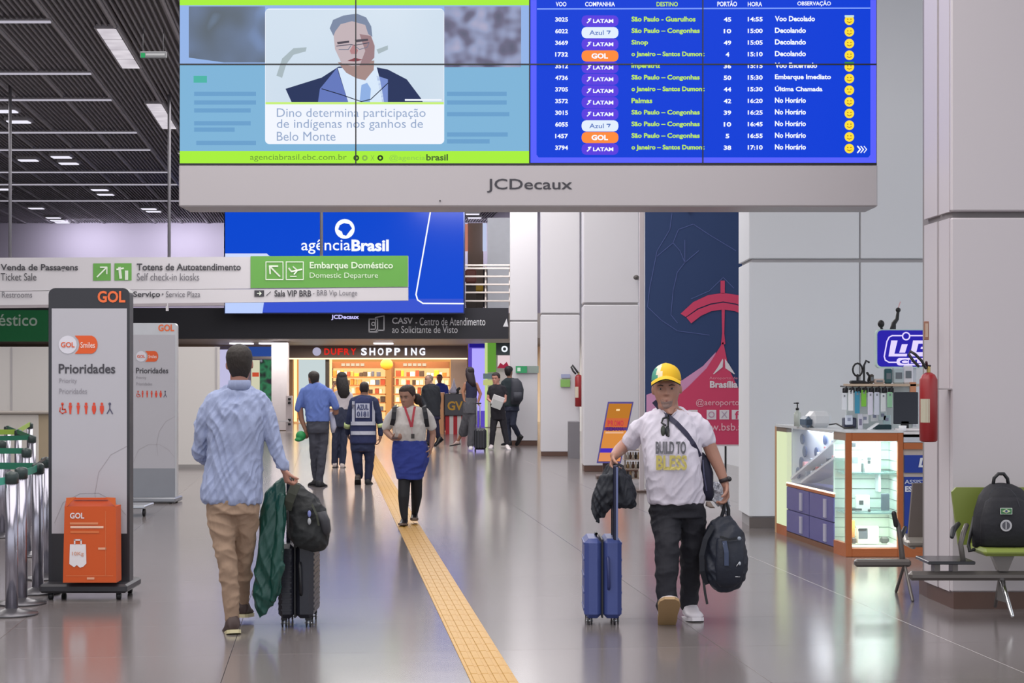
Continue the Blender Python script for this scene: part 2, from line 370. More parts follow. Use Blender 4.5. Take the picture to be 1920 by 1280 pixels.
q.flat([(943, 612), (950, 597), (953, 612)], D-.01, WT); q.build('pictogram', fo)
q = MB(); q.text('JCDecaux', 621, 673, 590, 600, D-.01, E('#c9c4ff', 1.1), .03); q.build('lit_lettering', fo)
# green board with cut-off lettering
t = thing('green_sign', P(20, 640, 45.8), 'green board lettered doméstico in white on the dark fascia at the left edge', 'sign')
q = MB(); q.pbox(-150, 90, 581, 640, 45.75, .1, M('#1f8a4e', .5)); q.build('board', t)
q = MB(); q.text('Doméstico', -66, 70, 588, 611, 45.74, M('#d5ead9', .5), .01); q.build('lettering', t)
# clutter strip of lamps under the fascia
for i, (x0, x1) in enumerate(((485, 520), (430, 470), (700, 735))):
    q = MB(); q.pbox(x0, x1, 642, 645, 50, .6, E('#e9e6f5', 1.5))
    tag(q.build('tube_lamp', None, P(x0, 645, 50)), ['white tube lamp on the lower ceiling right of the short haired head', 'white tube lamp on the lower ceiling above the man in the pale shirt', 'white tube lamp on the lower ceiling above the middle of the shop sign'][i], 'ceiling light', 'lower ceiling tube lamps')
# mezzanine guard rail
t = thing('guard_rail', (X(900, 46.2), 46.2, 3.44), 'cream horizontal bar guard rail on the upper floor right of the blue screen', 'railing')
CR = M('#e6dcd6', .4)
for y in (497, 503, 518, 533, 548, 564): q = MB(); q.pbox(860, 956, y-1.6, y+1.6, 46.1, .05, CR, .005); q.build('rail', t)
for px in (861, 909, 954): q = MB(); q.box(X(px, 46.18), X(px+3, 46.18), 46.18, 46.23, 3.3, Z(495, 46.18), CR); q.build('post', t)
q = MB(); q.pbox(914, 960, 408, 577, 49, .4, M('#d9dde6', .5)); struct('wall_upper_pier', q)
t = thing('wall_panel', P(890, 577, 52), 'brown upper floor wall panel with pale lit strip behind the guard rail', 'panel')
q = MB(); q.pbox(877, 906, 418, 577, 52, .2, M('#8d7668', .6)); q.build('board', t)
q = MB(); q.pbox(905, 912, 418, 470, 51.8, .2, E('#c9d4f5', .9)); q.build('lit_strip', t)
q = MB(); q.pbox(870, 877, 420, 470, 51.9, .2, E('#e0917c', .7)); q.build('salmon_strip', t)
for i, (a, b, c, d, h, lb) in enumerate(((872, 893, 505, 530, '#8a5148', 'dark red cushioned booth seen through the upper guard rail'), (884, 906, 533, 546, '#c7a02c', 'yellow counter box seen through the upper guard rail'), (873, 903, 549, 574, '#5b4b40', 'dark brown cabinet behind the upper guard rail'), (906, 914, 500, 577, '#3f3a3d', 'narrow dark post cabinet beside the white upper pier'))):
    q = MB(); q.pbox(a, b, c, d, 50+i*.55, .3, M(h, .6), .04); q.box(X(a, 50)+.02, X(b, 50)-.02, 50.31+i*.55, 50.5+i*.55, 3.3, Z(c, 50), M('#4a403a', .6)); tag(q.build('upper_cabinet', None, P(a, d, 50)), lb, 'cabinet')
BASE = M('#5c4238', .4, var=.15)
def column(px0, px1, D, dep, label, zb=2.82, pipe=False, base_h=.11, pw=None):
    x0, x1 = X(px0, D), X(px1, D)
    t = thing('column', ((x0+x1)/2, D+dep/2, 0), label, 'column')
    q = MB(); q.box(x0+.02, x1-.02, D+.02, D+dep, .02, 6.5, M('#8f8c8e', .6)); q.build('core', t)
    q = MB(); q.box(x0+.012, x1-.012, D+.012, D+dep, 0, base_h, BASE, .004); q.build('base', t)
    q = MB(); q.box(x0, x1, D, D+dep+.01, base_h, zb-.018, WHITE, .012); q.build('lower_panel', t)
    q = MB(); q.box(x0, x1, D, D+dep+.01, zb+.018, 6.5, WHITE, .012); q.build('upper_panel', t)
    return t
cA = column(956, 1008, 39.4, .75, 'farthest white panelled column, beside the lit shops, exit sign on it', 2.87)
cB = column(1014, 1087, 34.1, .75, 'middle white panelled column carrying the small far fire extinguisher', 2.84, base_h=.09)
cC = column(1094, 1198, 28.6, .8, 'white panelled column directly left of the tall navy banner', 2.81, base_h=.10)
# grey box put in place of the dark recess at the middle column's foot
q = MB(); q.pbox(1066, 1087, 790, 862, 33.2, .5, M('#77747a', .5), .01); tag(q.build('recess_box', None, (X(1076, 33.2), 33.2, 0)), 'low dark grey box standing in for the recess at the foot of the middle column', 'box')
# signs on the columns
t = thing('wall_sign', P(984, 693, 39.3), 'small green and grey direction sign on the farthest white column', 'sign')
q = MB(); q.pbox(967, 1010, 686, 699, 39.34, .03, M('#8c9a94', .5)); q.build('plate', t)
q = MB(); q.pbox(967, 988, 686, 699, 39.32, .02, M('#2f9b63', .5)); q.pbox(970, 976, 689, 696, 39.315, .01, M('#cfe8d8', .5)); q.build('green_field', t)
t = thing('wall_sign', P(1060, 712, 34.05), 'small square green notice with pale strip beside the far fire extinguisher', 'sign')
q = MB(); q.pbox(1051, 1069, 711, 725, 34.05, .03, M('#7fae5c', .5)); q.build('plate', t)
q = MB(); q.pbox(1052, 1069, 701, 708, 34.05, .03, M('#9aa0c0', .5)); q.build('pale_strip', t)
# right hand wall block with four panels
D = 18.0
q = MB(); x0 = X(1405, D); q.box(x0+.03, 7.5, D+.02, D+.8, 0, 6.5, M('#a5a3a6', .6)); wr = struct('wall_right_front', q)
for (a, b) in ((x0, X(1611, D)), (X(1614, D), X(1790, D)), (X(1793, D), 7.5)):
    for (z0, z1) in ((.12, 2.80), (2.84, 6.5)):
        q = MB(); q.box(a, b, D, D+.03, z0, z1, WALLW, .006); q.build('panel', wr)
q = MB(); q.box(x0, x0+.03, D+.03, D+.85, .12, 2.8, WALLW, .004); q.build('panel', wr)
q = MB(); q.box(x0, x0+.03, D+.03, D+.85, 2.84, 6.5, WALLW, .004); q.build('panel', wr)
q = MB(); q.box(x0, 7.5, D-.01, D+.02, 0, .11, M('#6b6462', .4)); struct('baseboard_right', q)
# the near column at the right with a bevelled, grooved left side
def ring_panel(pts, z0, z1, m): return MB().hprism(pts, z0, z1, m)
E_pts = [(2.90, 12.32), (2.94, 12.10), (2.985, 12.02), (2.99, 11.98), (2.975, 11.92), (3.05, 11.76), (4.35, 11.76), (4.35, 12.6), (2.92, 12.6)]
t = thing('column', (3.6, 12.2, 0), 'near white panelled column at the right edge with the large fire extinguisher', 'column')
q = MB(); q.hprism([(3.02, 12.3), (3.03, 11.9), (3.05, 11.82), (4.3, 11.82), (4.3, 12.55), (3.02, 12.55)], 0.02, 6.5, M('#8a8484', .6)); q.build('core', t)
q = MB(); q.hprism([(3.0, 12.34), (3.035, 11.73), (4.34, 11.73), (4.34, 12.58), (3.0, 12.58)], 0, .115, BASE); q.build('base', t)
W2 = M('#c6bfc3', .45, var=.015, scale=.7)
for (nm, z0, z1) in (('lower_panel', .115, 2.69), ('upper_panel', 2.735, 6.5)):
    q = MB(); q.box(3.022, 4.35, 11.74, 11.82, z0, z1, W2, .01); q.build(nm, t)
    q = MB(); q.hprism([(3.005, 12.01), (3.018, 11.78), (3.05, 11.80), (3.03, 12.02)], z0, z1, W2); q.build('side_panel', t)
    q = MB(); q.hprism([(2.985, 12.36), (3.0, 12.045), (3.03, 12.05), (3.02, 12.38)], z0, z1, W2); q.build('side_panel', t)
# ------------------------------------------------------------------ shops in the far distance
D = 58.0
FR = M('#6d5f5a', .5); BRZ = M('#8a6a4e', .4)
t = thing('shop_front', (X(700, D), D, 0), 'warm lit shop front under the brown SHOPPING sign', 'shop')
q = MB(); q.pbox(538, 876, 645, 671, D-.6, .5, FR); q.build('sign_band', t)
q = MB(); q.pbox(535, 876, 671, 673.5, D-.62, .1, E('#ffe3bd', 1.6)); q.build('light_strip', t)
q = MB(); q.disc(594, 659, 8, D-.62, E('#b7b4cf', .9)); q.build('round_emblem', t)
q = MB()
for i, ch in enumerate('DUFRY'): q.text(ch, 608+i*12.4, 618+i*12.4, 653, 665, D-.62, E('#e0281f', 1.0), .03)
for i, ch in enumerate('SHOPPING'): q.text(ch, (677 if ch != 'I' else 681)+i*15.6, (688 if ch != 'I' else 685)+i*15.6, 652, 666, D-.62, E('#eef0ff', 1.2), .035)
q.build('lit_lettering', t)
q = MB(); q.pbox(538, 876, 640, 793, 65.0, .2, E('#e8a05a', 1.0)); q.build('back_wall', t)  # wall glows by its own colour, standing in for the shop's light
q = MB(); q.pbox(845, 876, 673, 793, D-.5, .4, M('#a08c80', .6)); q.build('side_pier', t)
q = MB(); q.pbox(538, 549, 673, 793, D-.3, .3, BRZ); q.build('door_frame', t)
q = MB(); q.pbox(610, 617, 673, 793, D-.3, .2, M('#4c4644', .4)); q.build('door_frame', t)
q = MB(); q.pbox(551, 556, 674, 790, D-.2, .1, E('#ffdf9a', 1.6)); q.build('light_strip', t)
q = MB(); q.pbox(618, 622, 674, 790, D-.2, .1, E('#ffd79a', 1.4)); q.build('light_strip', t)
q = MB(); q.pbox(560, 610, 674, 792, D-.1, .1, E('#d6e4e6', .85)); q.build('white_panel', t)
# tall wall display inside
for i, (a, b) in enumerate(((622, 722), (738, 842))):
    u = thing('shelf_unit', (X((a+b)/2, 61), 61, 0), ['warm lit wall display left of the dark upright inside the far shop', 'warm lit wall display right of the dark upright inside the far shop'][i], 'shelf', 'far shop wall displays')
    q = MB(); q.pbox(a, b, 678, 690, 61, .4, M('#6b4227', .5)); q.build('header', u)
    q = MB()
    for k in range(5): q.pbox(a+18+k*9, a+25+k*9, 681, 686, 60.99, .01, E('#ffe9c8', .9))
    q.build('header_lettering', u)
    q = MB(); q.pbox(a, b, 690, 789, 61.4, .1, E('#ffd08c', 1.15)); q.build('back_panel', u)
    for y in (706, 722, 738, 754, 770, 786): q = MB(); q.pbox(a, b, y, y+2, 60.9, .5, M('#8c5a33', .5)); q.build('shelf', u)
    q = MB(); q.pbox(a-4, a, 678, 788, 60.9, .5, M('#5a3a26', .5)); q.build('upright', u)
cols = ['#c33c2b', '#e7e2da', '#3a2d2b', '#e4a22d', '#f4ead8', '#8a3b28', '#d96f2e', '#47506e', '#efe3c2', '#b7814b']
nb = 0; CN = dict(zip(cols, ['red', 'pale grey', 'black', 'yellow', 'cream', 'brick brown', 'orange', 'slate blue', 'light yellow', 'tan'])); ORD = 'first second third fourth fifth sixth seventh eighth ninth tenth eleventh twelfth thirteenth fourteenth fifteenth sixteenth seventeenth'.split()
for a, b in ((624, 720), (742, 840)):
    for y in (706, 722, 738, 754, 770):
        x = a; io = 0
        while x < b-5:
            w = random.choice((5, 6, 7, 9)); h = random.uniform(6, 12)
            q = MB(); q.box(0, w*.019, 0, .2, 0, h*.019, M(hc_ := random.choice(cols), .5), .01)
            tag(q.build('product_box', None, (0, 0, 0)), CN[hc_]+' box, '+ORD[io]+' from the left on '+ORD[(y-706)//16]+' shelf from top, '+('left' if a < 700 else 'right')+' wall display', 'box', 'products on the far shop shelves').location = P(x, y-.4, 60.95)
            x += w+random.choice((1, 1, 2, 5)); nb += 1; io += 1
q = MB(); q.ell(P(725, 683, 60), (.22, .1, .2), M('#e89a30', .6)); tag(q.build('hanging_basket', None, P(725, 683, 60)), 'round orange ornament hanging between the two far shop displays', 'ornament')
area('shop_lamp', (X(700, 60), 60, 2.55), 5.5, 3, 700, (1, .72, .42))
area('shop_lamp', (X(700, 56), 55.5, 2.55), 5.5, 1.2, 200, (1, .85, .7))
# pillar and left shop
q = MB(); q.pbox(509, 538, 640, 806, 50, .5, M('#c8c3c8', .5)); tag(q.build('pillar', None, (X(523, 50), 50, 0)), 'pale square pillar between the far poster shop and the warm lit shop', 'column')
t = thing('door_plate', P(545, 750, 49.8), 'grey upright post with four dark fixings left of the shop entrance', 'post')
q = MB(); q.pbox(536, 548, 742, 812, 49.6, .1, M('#b7aeb2', .5)); q.build('plate', t)
for y in (746, 753, 785, 793): q = MB(); q.pbox(540, 545, y, y+4, 49.57, .04, BLACK); q.build('fixing', t)
q = MB(); q.pbox(519, 541, 788, 791, 49.5, .06, WHITE); tag(q.build('barrier_bar', None, P(519, 791, 49.5)), 'short white horizontal bar between the pale pillar and grey post', 'bar')
t = thing('shop_front', (X(450, 56), 56, 0), 'left far shop with blue sign, cream poster and dark magazine display', 'shop')
q = MB(); q.pbox(402, 511, 648, 792, 58.2, .2, M('#aaa0b5', .6)); q.build('back_wall', t)
q = MB(); q.pbox(450, 510, 650, 668, 55.8, .2, E('#2e4f9e', .8)); q.build('sign_band', t)
q = MB(); q.pbox(452, 510, 668, 672, 55.7, .3, M('#cfcdd4', .5)); q.build('beam', t)
q = MB(); q.pbox(408, 446, 655, 791, 56, .1, E('#c9c6ea', .9)); q.pbox(404, 409, 652, 791, 55.9, .2, M('#8e8e90', .4)); q.build('door_panel', t)
q = MB(); q.pbox(471, 487, 675, 760, 56, .1, E('#e4e2c4', .8)); q.pbox(473, 485, 698, 706, 55.95, .05, E('#d9573c', .8)); q.build('cream_poster', t)
q = MB(); q.pbox(487, 510, 674, 755, 56, .1, ENoise(['#1d1d26', '#2a2630', '#2f7d55', '#1a1b22', '#c9cfe0'], 3.2, .8)); q.build('magazine_display', t)
# purple and green shops at the right
t = thing('shop_front', (X(893, 54), 54, 0), 'narrow violet lit shop front between beige pier and green frame', 'shop')
q = MB(); q.pbox(878, 911, 636, 800, 54.3, .2, E('#6a55d8', .7)); q.build('violet_wall', t)
q = MB(); q.pbox(885, 910, 653, 770, 54.1, .2, E('#b3a8ff', 1.0)); q.build('light_panel', t)
q = MB(); q.pbox(880, 911, 643, 651, 54.05, .2, E('#2b1fa0', .6)); q.build('dark_band', t)
t = thing('shop_front', (X(930, 53), 53, 0), 'green framed shop front with round white emblem beside the farthest column', 'shop')
q = MB(); q.pbox(910, 960, 638, 800, 53.3, .2, M('#c7c2cc', .6)); q.build('wall', t)
q = MB(); q.pbox(909, 914, 638, 800, 52.8, .4, E('#d5ec9a', .8)); q.pbox(914, 930, 641, 697, 53, .2, E('#6fae42', .7)); q.build('green_frame', t)
q = MB(); q.pbox(930, 958, 640, 665, 53, .2, M('#3f4d55', .5)); q.build('dark_sign', t)
q = MB(); q.disc(946, 654, 6, 52.98, E('#f4f8ff', 1.0), 16, 3); q.build('round_emblem', t)
q = MB(); q.pbox(933, 957, 666, 690, 52.9, .1, E('#ecd6da', .9)); q.flat([(932, 690), (938, 680), (944, 684), (950, 678), (956, 690)], 52.88, E('#a02742', .9)); q.build('poster', t)
q = MB(); q.pbox(906, 924, 700, 710, 52.5, .2, M('#57707c', .5)); q.pbox(906, 924, 712, 722, 52.4, .2, M('#b7c37c', .5)); q.build('counter_top', t)
# GV kiosk
D = 47.0; zt = Z(737, D)
t = thing('snack_kiosk', (X(850, D), D, 0), 'dark grey kiosk lettered GV in gold above red and white stripes', 'kiosk')
q = MB(); q.pbox(833, 872, 738, 779, D, .8, M('#56565e', .5), .02); q.build('counter_body', t)
q = MB(); q.text('GV', 839, 868, 752, 769, D-.01, M('#d9a636', .5), .03); q.build('lettering', t)
for k in range(5): q = MB(); q.box(X(835+k*7.4, D), X(842.4+k*7.4, D), D+.1, D+.6, 0, Z(779, D), M('#c3202e' if k % 2 == 0 else '#e9e4e2', .5)); q.build('stripe_panel', t)
q = MB(); q.box(X(823, D), X(832, D), D, D+.6, 0, Z(736, D), M('#e7a879', .5)); q.build('side_panel', t)
q = MB(); q.lathe(P(851, 737.5, D+.4), [(.1, 0), (.16, .04), (.06, .2), (.02, .36), (.005, .42)], M('#cfcbe0', .4)); tag(q.build('paper_cone', None, P(851, 737.5, D+.4)), 'pale cone standing on top of the grey kiosk', 'cone')
q = MB(); q.tube([P(858, 737, D+.3), P(858, 731, D+.3), P(861, 728, D+.3)], .04, BLACK); tag(q.build('tap', None, P(858, 737, D+.3)), 'small dark tap on top of the grey kiosk', 'tap')
# ------------------------------------------------------------------ white partitions at the left
PW = M('#cfcbc8', .5, var=.015, scale=.6)
D = 29.6
q = MB(); q.box(-13, X(410, D), D, D+.12, 0.02, Z(650, D), PW); pw = struct('wall_partition', q)
for px in (-420, -300, -180, -60, 20, 150, 280, 404): q = MB(); q.box(X(px, D), X(px, D)+.03, D-.012, D, .02, Z(651, D), M('#aeaaac', .5)); q.build('joint_profile', pw)
q = MB(); q.box(-13, X(410, D), D-.02, D+.14, 0, .07, M('#8f8b8a', .5)); struct('baseboard_left', q)
q = MB(); q.box(X(-200, 27), X(72, 27), 27, 27.6, 0, 1.0, M('#cbc5be', .5), .01); q.box(X(-202, 27), X(98, 27), 26.95, 27.65, 1.0, 1.04, M('#99918a', .4), .01)
q.box(X(72, 27), X(96, 27), 27.02, 27.6, 0, 1.0, M('#a8987f', .5)); tag(q.build('check_in_counter', None, (X(0, 27), 27, 0)), 'low beige counter in front of the white partition behind the queue posts', 'counter')
# ------------------------------------------------------------------ overhead display wall
D = 14.0
FRM = M('#b3adb0', .4, var=.02, scale=.8)
t = thing('display_wall', (X(990, D), D, Z(387, D)), 'huge overhead video wall with blue flight board and news picture', 'display')
q = MB(); q.box(X(336, D), X(1645, D), D-.02, D+.45, Z(388, D), Z(309, D), FRM, .012)
q.box(X(334, D), X(1647, D), D+.06, D+.5, Z(309, D), Z(-70, D), M('#b9b5b9', .4)); q.build('housing', t)
q = MB(); q.text('JCDecaux', 913, 1073, 335, 361, D-.025, M('#36343c', .5), .008); q.build('housing_lettering', t)
q = MB(); q.tube([P(825, 376, D-.03), P(825, 376, D-.02)], .006, BLACK, 8); q.build('screw', t)
xs = (336, 667, 993, 1318, 1644); ys = (-66, 120.5, 306)
LB = '#86bfe6'; DB = '#0a3fd6'
for i in range(4):
    for j in range(2):
        q = MB(); q.pbox(xs[i]+.3, xs[i+1]-.3, ys[j]+.3, ys[j+1]-.3, D, .06, BLACK)
        q.pbox(xs[i]+1.2, xs[i+1]-1.2, ys[j]+1.2, ys[j+1]-1.2, D-.002, .002, E(('#94b4e8' if j == 0 else '#7fb4d8') if i < 2 else '#0b45dc', 1.0))
        q.build('screen', t)
l1, l2, l3, l4, l5, l6 = [D-.004-.0015*k for k in range(6)]
LIME = E('#a8f03c', 1.0)
q = MB(); q.flat([(337, -2), (992, -2), (992, 10), (337, 10)], l1, LIME); q.flat([(337, 283), (993, 283), (993, 306), (337, 306)], l1, LIME); q.build('lime_band', t)
q = MB(); q.flat([(354, 12), (497, 12), (497, 117), (420, 117), (354, 108)], l1, ENoise(['#7fa0dc', '#5b6f8f', '#4a5866', '#8fb4e8'], 2.6)); q.build('blurred_photo', t)
q = MB(); q.flat([(833, 12), (977, 12), (977, 126), (833, 126)], l1, ENoise(['#39435c', '#5c5a78', '#8a94b8', '#a8a4c0'], 6.5)); q.build('blurred_photo', t)
q = MB()
for (a, b, y) in ((364, 480, 176), (364, 480, 192), (364, 470, 207), (364, 470, 231), (364, 440, 243), (368, 480, 268), (838, 950, 176), (838, 950, 192), (838, 955, 214), (838, 952, 252), (838, 918, 265)):
    q.flat([(a, y-4), (b, y-4), (b, y+4), (a, y+4)], l1, E('#6ba0cc', 1))
q.flat([(363, 142), (388, 142), (388, 155), (363, 155)], l1, E('#4cb4a4', 1)); q.build('blurred_text', t)
q = MB()
rr = []
for cx, cy, a0 in ((825, 24, -90), (825, 262, 0), (505, 262, 90), (505, 24, 180)):
    for k in range(5): an = math.radians(a0+22.5*k); rr.append((cx+8*math.cos(an), cy+8*math.sin(an)))
q.flat(rr, l2, E('#f2f6ff', 1.0)); q.build('news_card', t)
# news picture: grey haired man in a dark robe, flat on the screen
z = lambda *p: [(320+a/2.8235, b/2.8235) for a, b in p]
q = MB(); q.flat(z((505, 50), (1440, 50), (1446, 60), (1446, 540), (502, 540), (502, 60)), l3, ENoise(['#bcd0e2', '#d6e2ee'], .8)); q.build('news_picture', t)
pic = [(z((560, 400), (590, 310), (650, 255), (720, 250), (715, 272), (650, 290), (612, 340), (590, 412)), '#a9b8bf', l4),
       (z((1090, 262), (1150, 240), (1150, 262), (1100, 285)), '#a9b8bf', l4),
       (z((608, 470), (800, 410), (890, 352), (1070, 352), (1150, 368), (1250, 420), (1325, 520), (1335, 540), (640, 540)), '#27345c', l4),
       (z((790, 470), (880, 360), (940, 540), (780, 540)), '#6478bd', l5), (z((1090, 400), (1150, 420), (1150, 540), (1120, 540)), '#7a90d0', l5),
       (z((884, 360), (1090, 352), (1110, 430), (1130, 540), (940, 540)), '#d8e8fa', l5),
       (z((1010, 450), (1040, 438), (1060, 470), (1055, 540), (1000, 540)), '#8fb0e4', l6),
       (z((885, 330), (1078, 320), (1075, 370), (1030, 425), (985, 415), (930, 385)), '#a58a86', l6)]
q = MB()
for p, h, d in pic: q.flat(p, d, E(h, 1.0))
q.build('robe_picture', t)
l7, l8, l9 = D-.013, D-.0145, D-.016
q = MB()
q.flat(z((862, 180), (880, 130), (960, 105), (1030, 130), (1062, 190), (1080, 240), (1078, 300), (1040, 345), (960, 350), (905, 335), (870, 260)), l7, E('#c3b3b8', 1))
q.flat(z((1000, 180), (1060, 190), (1080, 245), (1078, 305), (1040, 345), (1000, 348), (1030, 270)), l8, E('#9c7f84', 1))
q.flat(z((842, 150), (860, 105), (915, 82), (985, 72), (1035, 92), (1062, 140), (1068, 195), (1046, 180), (1030, 132), (960, 112), (900, 128), (872, 165), (862, 190)), l8, E('#7d8aa4', 1))
q.flat(z((880, 222), (945, 215), (945, 226), (884, 234)), l9, E('#4f4a55', 1)); q.flat(z((975, 210), (1045, 205), (1045, 216), (978, 224)), l9, E('#4f4a55', 1))
q.line(z((878, 244), (955, 235), (972, 240), (1050, 226)), 1.5, l9, E('#4a4c60', 1)); q.line(z((890, 262), (940, 262), (955, 240)), 1.3, l9, E('#70768c', 1)); q.line(z((978, 245), (1000, 262), (1040, 250), (1050, 228)), 1.3, l9, E('#70768c', 1))
q.flat(z((948, 268), (968, 235), (992, 266), (985, 286), (955, 286)), l9, E('#b58488', 1)); q.flat(z((935, 322), (975, 306), (1018, 316), (978, 326)), l9, E('#86484f', 1))
q.line(z((800, 470), (900, 500), (1010, 538), (1060, 525), (1150, 440)), 1.6, l7, E('#1b2238', 1)); q.build('face_picture', t)
q = MB(); q.flat(z((502, 540), (1446, 540), (1446, 552), (502, 552)), l4, E('#c8f07c', 1)); q.flat(z((1240, 524), (1435, 524), (1435, 534), (1240, 534)), l7, E('#f0f6ff', 1)); q.build('caption_band', t)
q = MB(); GT = E('#97aacb', 1.0)
for s_, a, b, c, d in (('Dino determina participação', 519, 798, 203, 224.5), ('de indígenas nos ganhos de', 519, 793, 223.5, 245), ('Belo Monte', 519, 629, 247, 264)): q.text(s_, a, b, c, d, l4, GT)
q.build('headline_lettering', t)
q = MB(); GG = E('#6f9a38', 1); q.text('agenciabrasil.ebc.com.br', 469, 650, 289, 303, l2, GG); q.text('brasil', 799, 840, 289, 301, l2, E('#4f7030', 1), .03)
q.text('@agencia', 730, 797, 290, 303, l2, E('#92cc50', 1))
for px, h in ((668, '#2f4a20'), (684, '#86b84c'), (713, '#20301c')): q.disc(px, 296, 5.5, l2, E(h, 1), 12, 2.4)
q.text('X', 695, 702, 291, 301, l2, E('#86b84c', 1)); q.build('web_address_lettering', t)
# flight board
q = MB(); fr = E('#5a62ff', 1.0)
q.flat([(995, 0), (1643, 0), (1643, 305), (995, 305)], l1, fr); q.build('board_border', t)
q = MB(); q.flat([(1006, -2), (1632, -2), (1632, 290), (1628, 295), (1010, 295), (1006, 290)], l2, E('#0c3fd8', 1.0)); q.flat([(1007, 15.3), (1632, 14), (1632, 16.6), (1007, 18)], l3, E('#7fa0ff', 1)); q.build('board_field', t)
WH = E('#eef4ff', 1.1); YL = E('#c4f04a', 1.0)
q = MB()
for s_, a, b, c in (('VOO', 1042, 1062, WH), ('COMPANHIA', 1097, 1153, WH), ('DESTINO', 1231, 1271, YL), ('PORTÃO', 1345, 1382, WH), ('HORA', 1402, 1429, WH), ('OBSERVAÇÃO', 1495, 1558, WH)): q.text(s_, a, b, 1 if 'Ã' in s_ else 3.5, 12, l3, c, .02)
q.build('heading_lettering', t)
rows = [('3025', 'L', 'São Paulo - Guarulhos', '45', '14:55', 'Voo Decolado'), ('6022', 'A', 'São Paulo – Congonhas', '10', '15:00', 'Decolando'), ('3669', 'L', 'Sinop', '49', '15:05', 'Decolando'),
        ('1732', 'G', 'o Janeiro – Santos Dumont', '4', '15:10', 'Decolando'), ('3512', 'L', 'Imperatriz', '36', '15:15', 'Voo Encerrado'), ('4736', 'L', 'São Paulo – Congonhas', '50', '15:30', 'Embarque Imediato'),
        ('3705', 'L', 'o Janeiro – Santos Dumont', '44', '15:30', 'Última Chamada'), ('3572', 'L', 'Palmas', '42', '16:20', 'No Horário'), ('3015', 'L', 'São Paulo – Congonhas', '39', '16:25', 'No Horário'),
        ('6055', 'A', 'São Paulo – Congonhas', '10', '16:45', 'No Horário'), ('1457', 'G', 'São Paulo – Congonhas', '5', '16:55', 'No Horário'), ('3794', 'L', 'o Janeiro – Santos Dumont', '38', '17:10', 'No Horário')]
for i, (n, c, de, g, h, ob) in enumerate(rows):
    y = 36.5+i*21.85; q = MB(); f = 4.2
    q.text(n, 1041, 1065, y-f, y+f, l3, WH, .03)
    yy = y+2.8; bx = []
    for cx, cy, a0 in ((1151, yy-2, -90), (1151, yy+2, 0), (1099, yy+2, 90), (1099, yy-2, 180)):
        for k in range(4): an = math.radians(a0+30*k); bx.append((cx+8.5*math.cos(an), cy+8.5*math.sin(an)))
    q.flat(bx, l3, E({'L': '#5c3fe0', 'A': '#e4f0ff', 'G': '#ff8c3c'}[c], 1))
    if c == 'L': q.line([(1101, yy+3.5), (1106, yy-1), (1103, yy-3), (1108, yy-4)], 2, l4, WH); q.text('LATAM', 1112, 1150, yy-3.6, yy+3.6, l4, WH, .03)
    elif c == 'A': q.text('Azul', 1105, 1132, yy-4.5, yy+4.5, l4, E('#5b78c0', 1), .01); q.line([(1138, yy-3), (1144, yy-3), (1141, yy+2)], 2, l4, E('#5b78c0', 1))
    else: q.text('GOL', 1109, 1140, yy-5, yy+5, l4, WH, .04)
    w = {'Sinop': 31, 'Imperatriz': 54, 'Palmas': 39, 'São Paulo - Guarulhos': 120}.get(de, 128); w = 137 if de.startswith('o J') else w
    q.text(de, 1184, 1184+w, y-5.5, y+(6 if any(ch in de for ch in 'gpJ') else 4), l3, YL, .03)
    q.text(g, 1364-(7 if len(g) > 1 else 3.5), 1364+(7 if len(g) > 1 else 3.5), y-f, y+f, l3, WH, .03)
    q.text(h, 1402, 1430, y-f-.5, y+f-.5, l3, WH, .03)
    w = {'Voo Decolado': 75, 'Voo Encerrado': 79, 'Embarque Imediato': 105, 'Última Chamada': 89}.get(ob, 58)
    q.text(ob, 1453, 1453+w, y-7 if 'Ú' in ob else y-6.5, y+(5.5 if 'q' in ob else 3.5), l3, WH, .03)
    q.disc(1592.5, y+1.5, 9, l3, E('#ffe23c', 1.0), 18)
    if i in (0, 4): q.line([(1585, y-6), (1600, y-6)], 4, l4, E('#c8e4e0' if i == 0 else '#3f8a4a', 1))
    q.disc(1589.5, y-.5, 1.2, l4, E('#a8601c', 1), 8); q.disc(1595.5, y-.5, 1.2, l4, E('#a8601c', 1), 8)
    q.line([(1588.5, y+4), (1592.5, y+6), (1596.5, y+4)] if i != 6 else [(1590, y+5), (1595, y+5)], 1.3, l4, E('#a8601c', 1))
    q.build('flight_row', t)
q = MB()
for k in range(3): q.line([(1608+k*6, 274), (1613+k*6, 280), (1608+k*6, 286)], 2.6-k*.5, l3, WH)
q.build('arrow_mark', t)
q = MB()
for x in (667, 993, 1318): q.pbox(x-1.1, x+1.1, -66, 306, D-.02, .02, BLACK)
q.pbox(336, 1644, 119.2, 121.6, D-.0205, .02, BLACK); q.pbox(336, 1644, 306, 309, D-.022, .03, BLACK); q.build('bezel', t)
q = MB()
for x in (450, 990, 1530): q.tube([P(x, -60, D+.3), Vector((X(x, D), D+.3, CZ+.3))], .04, STEEL, 8)
q.build('hanger', t)
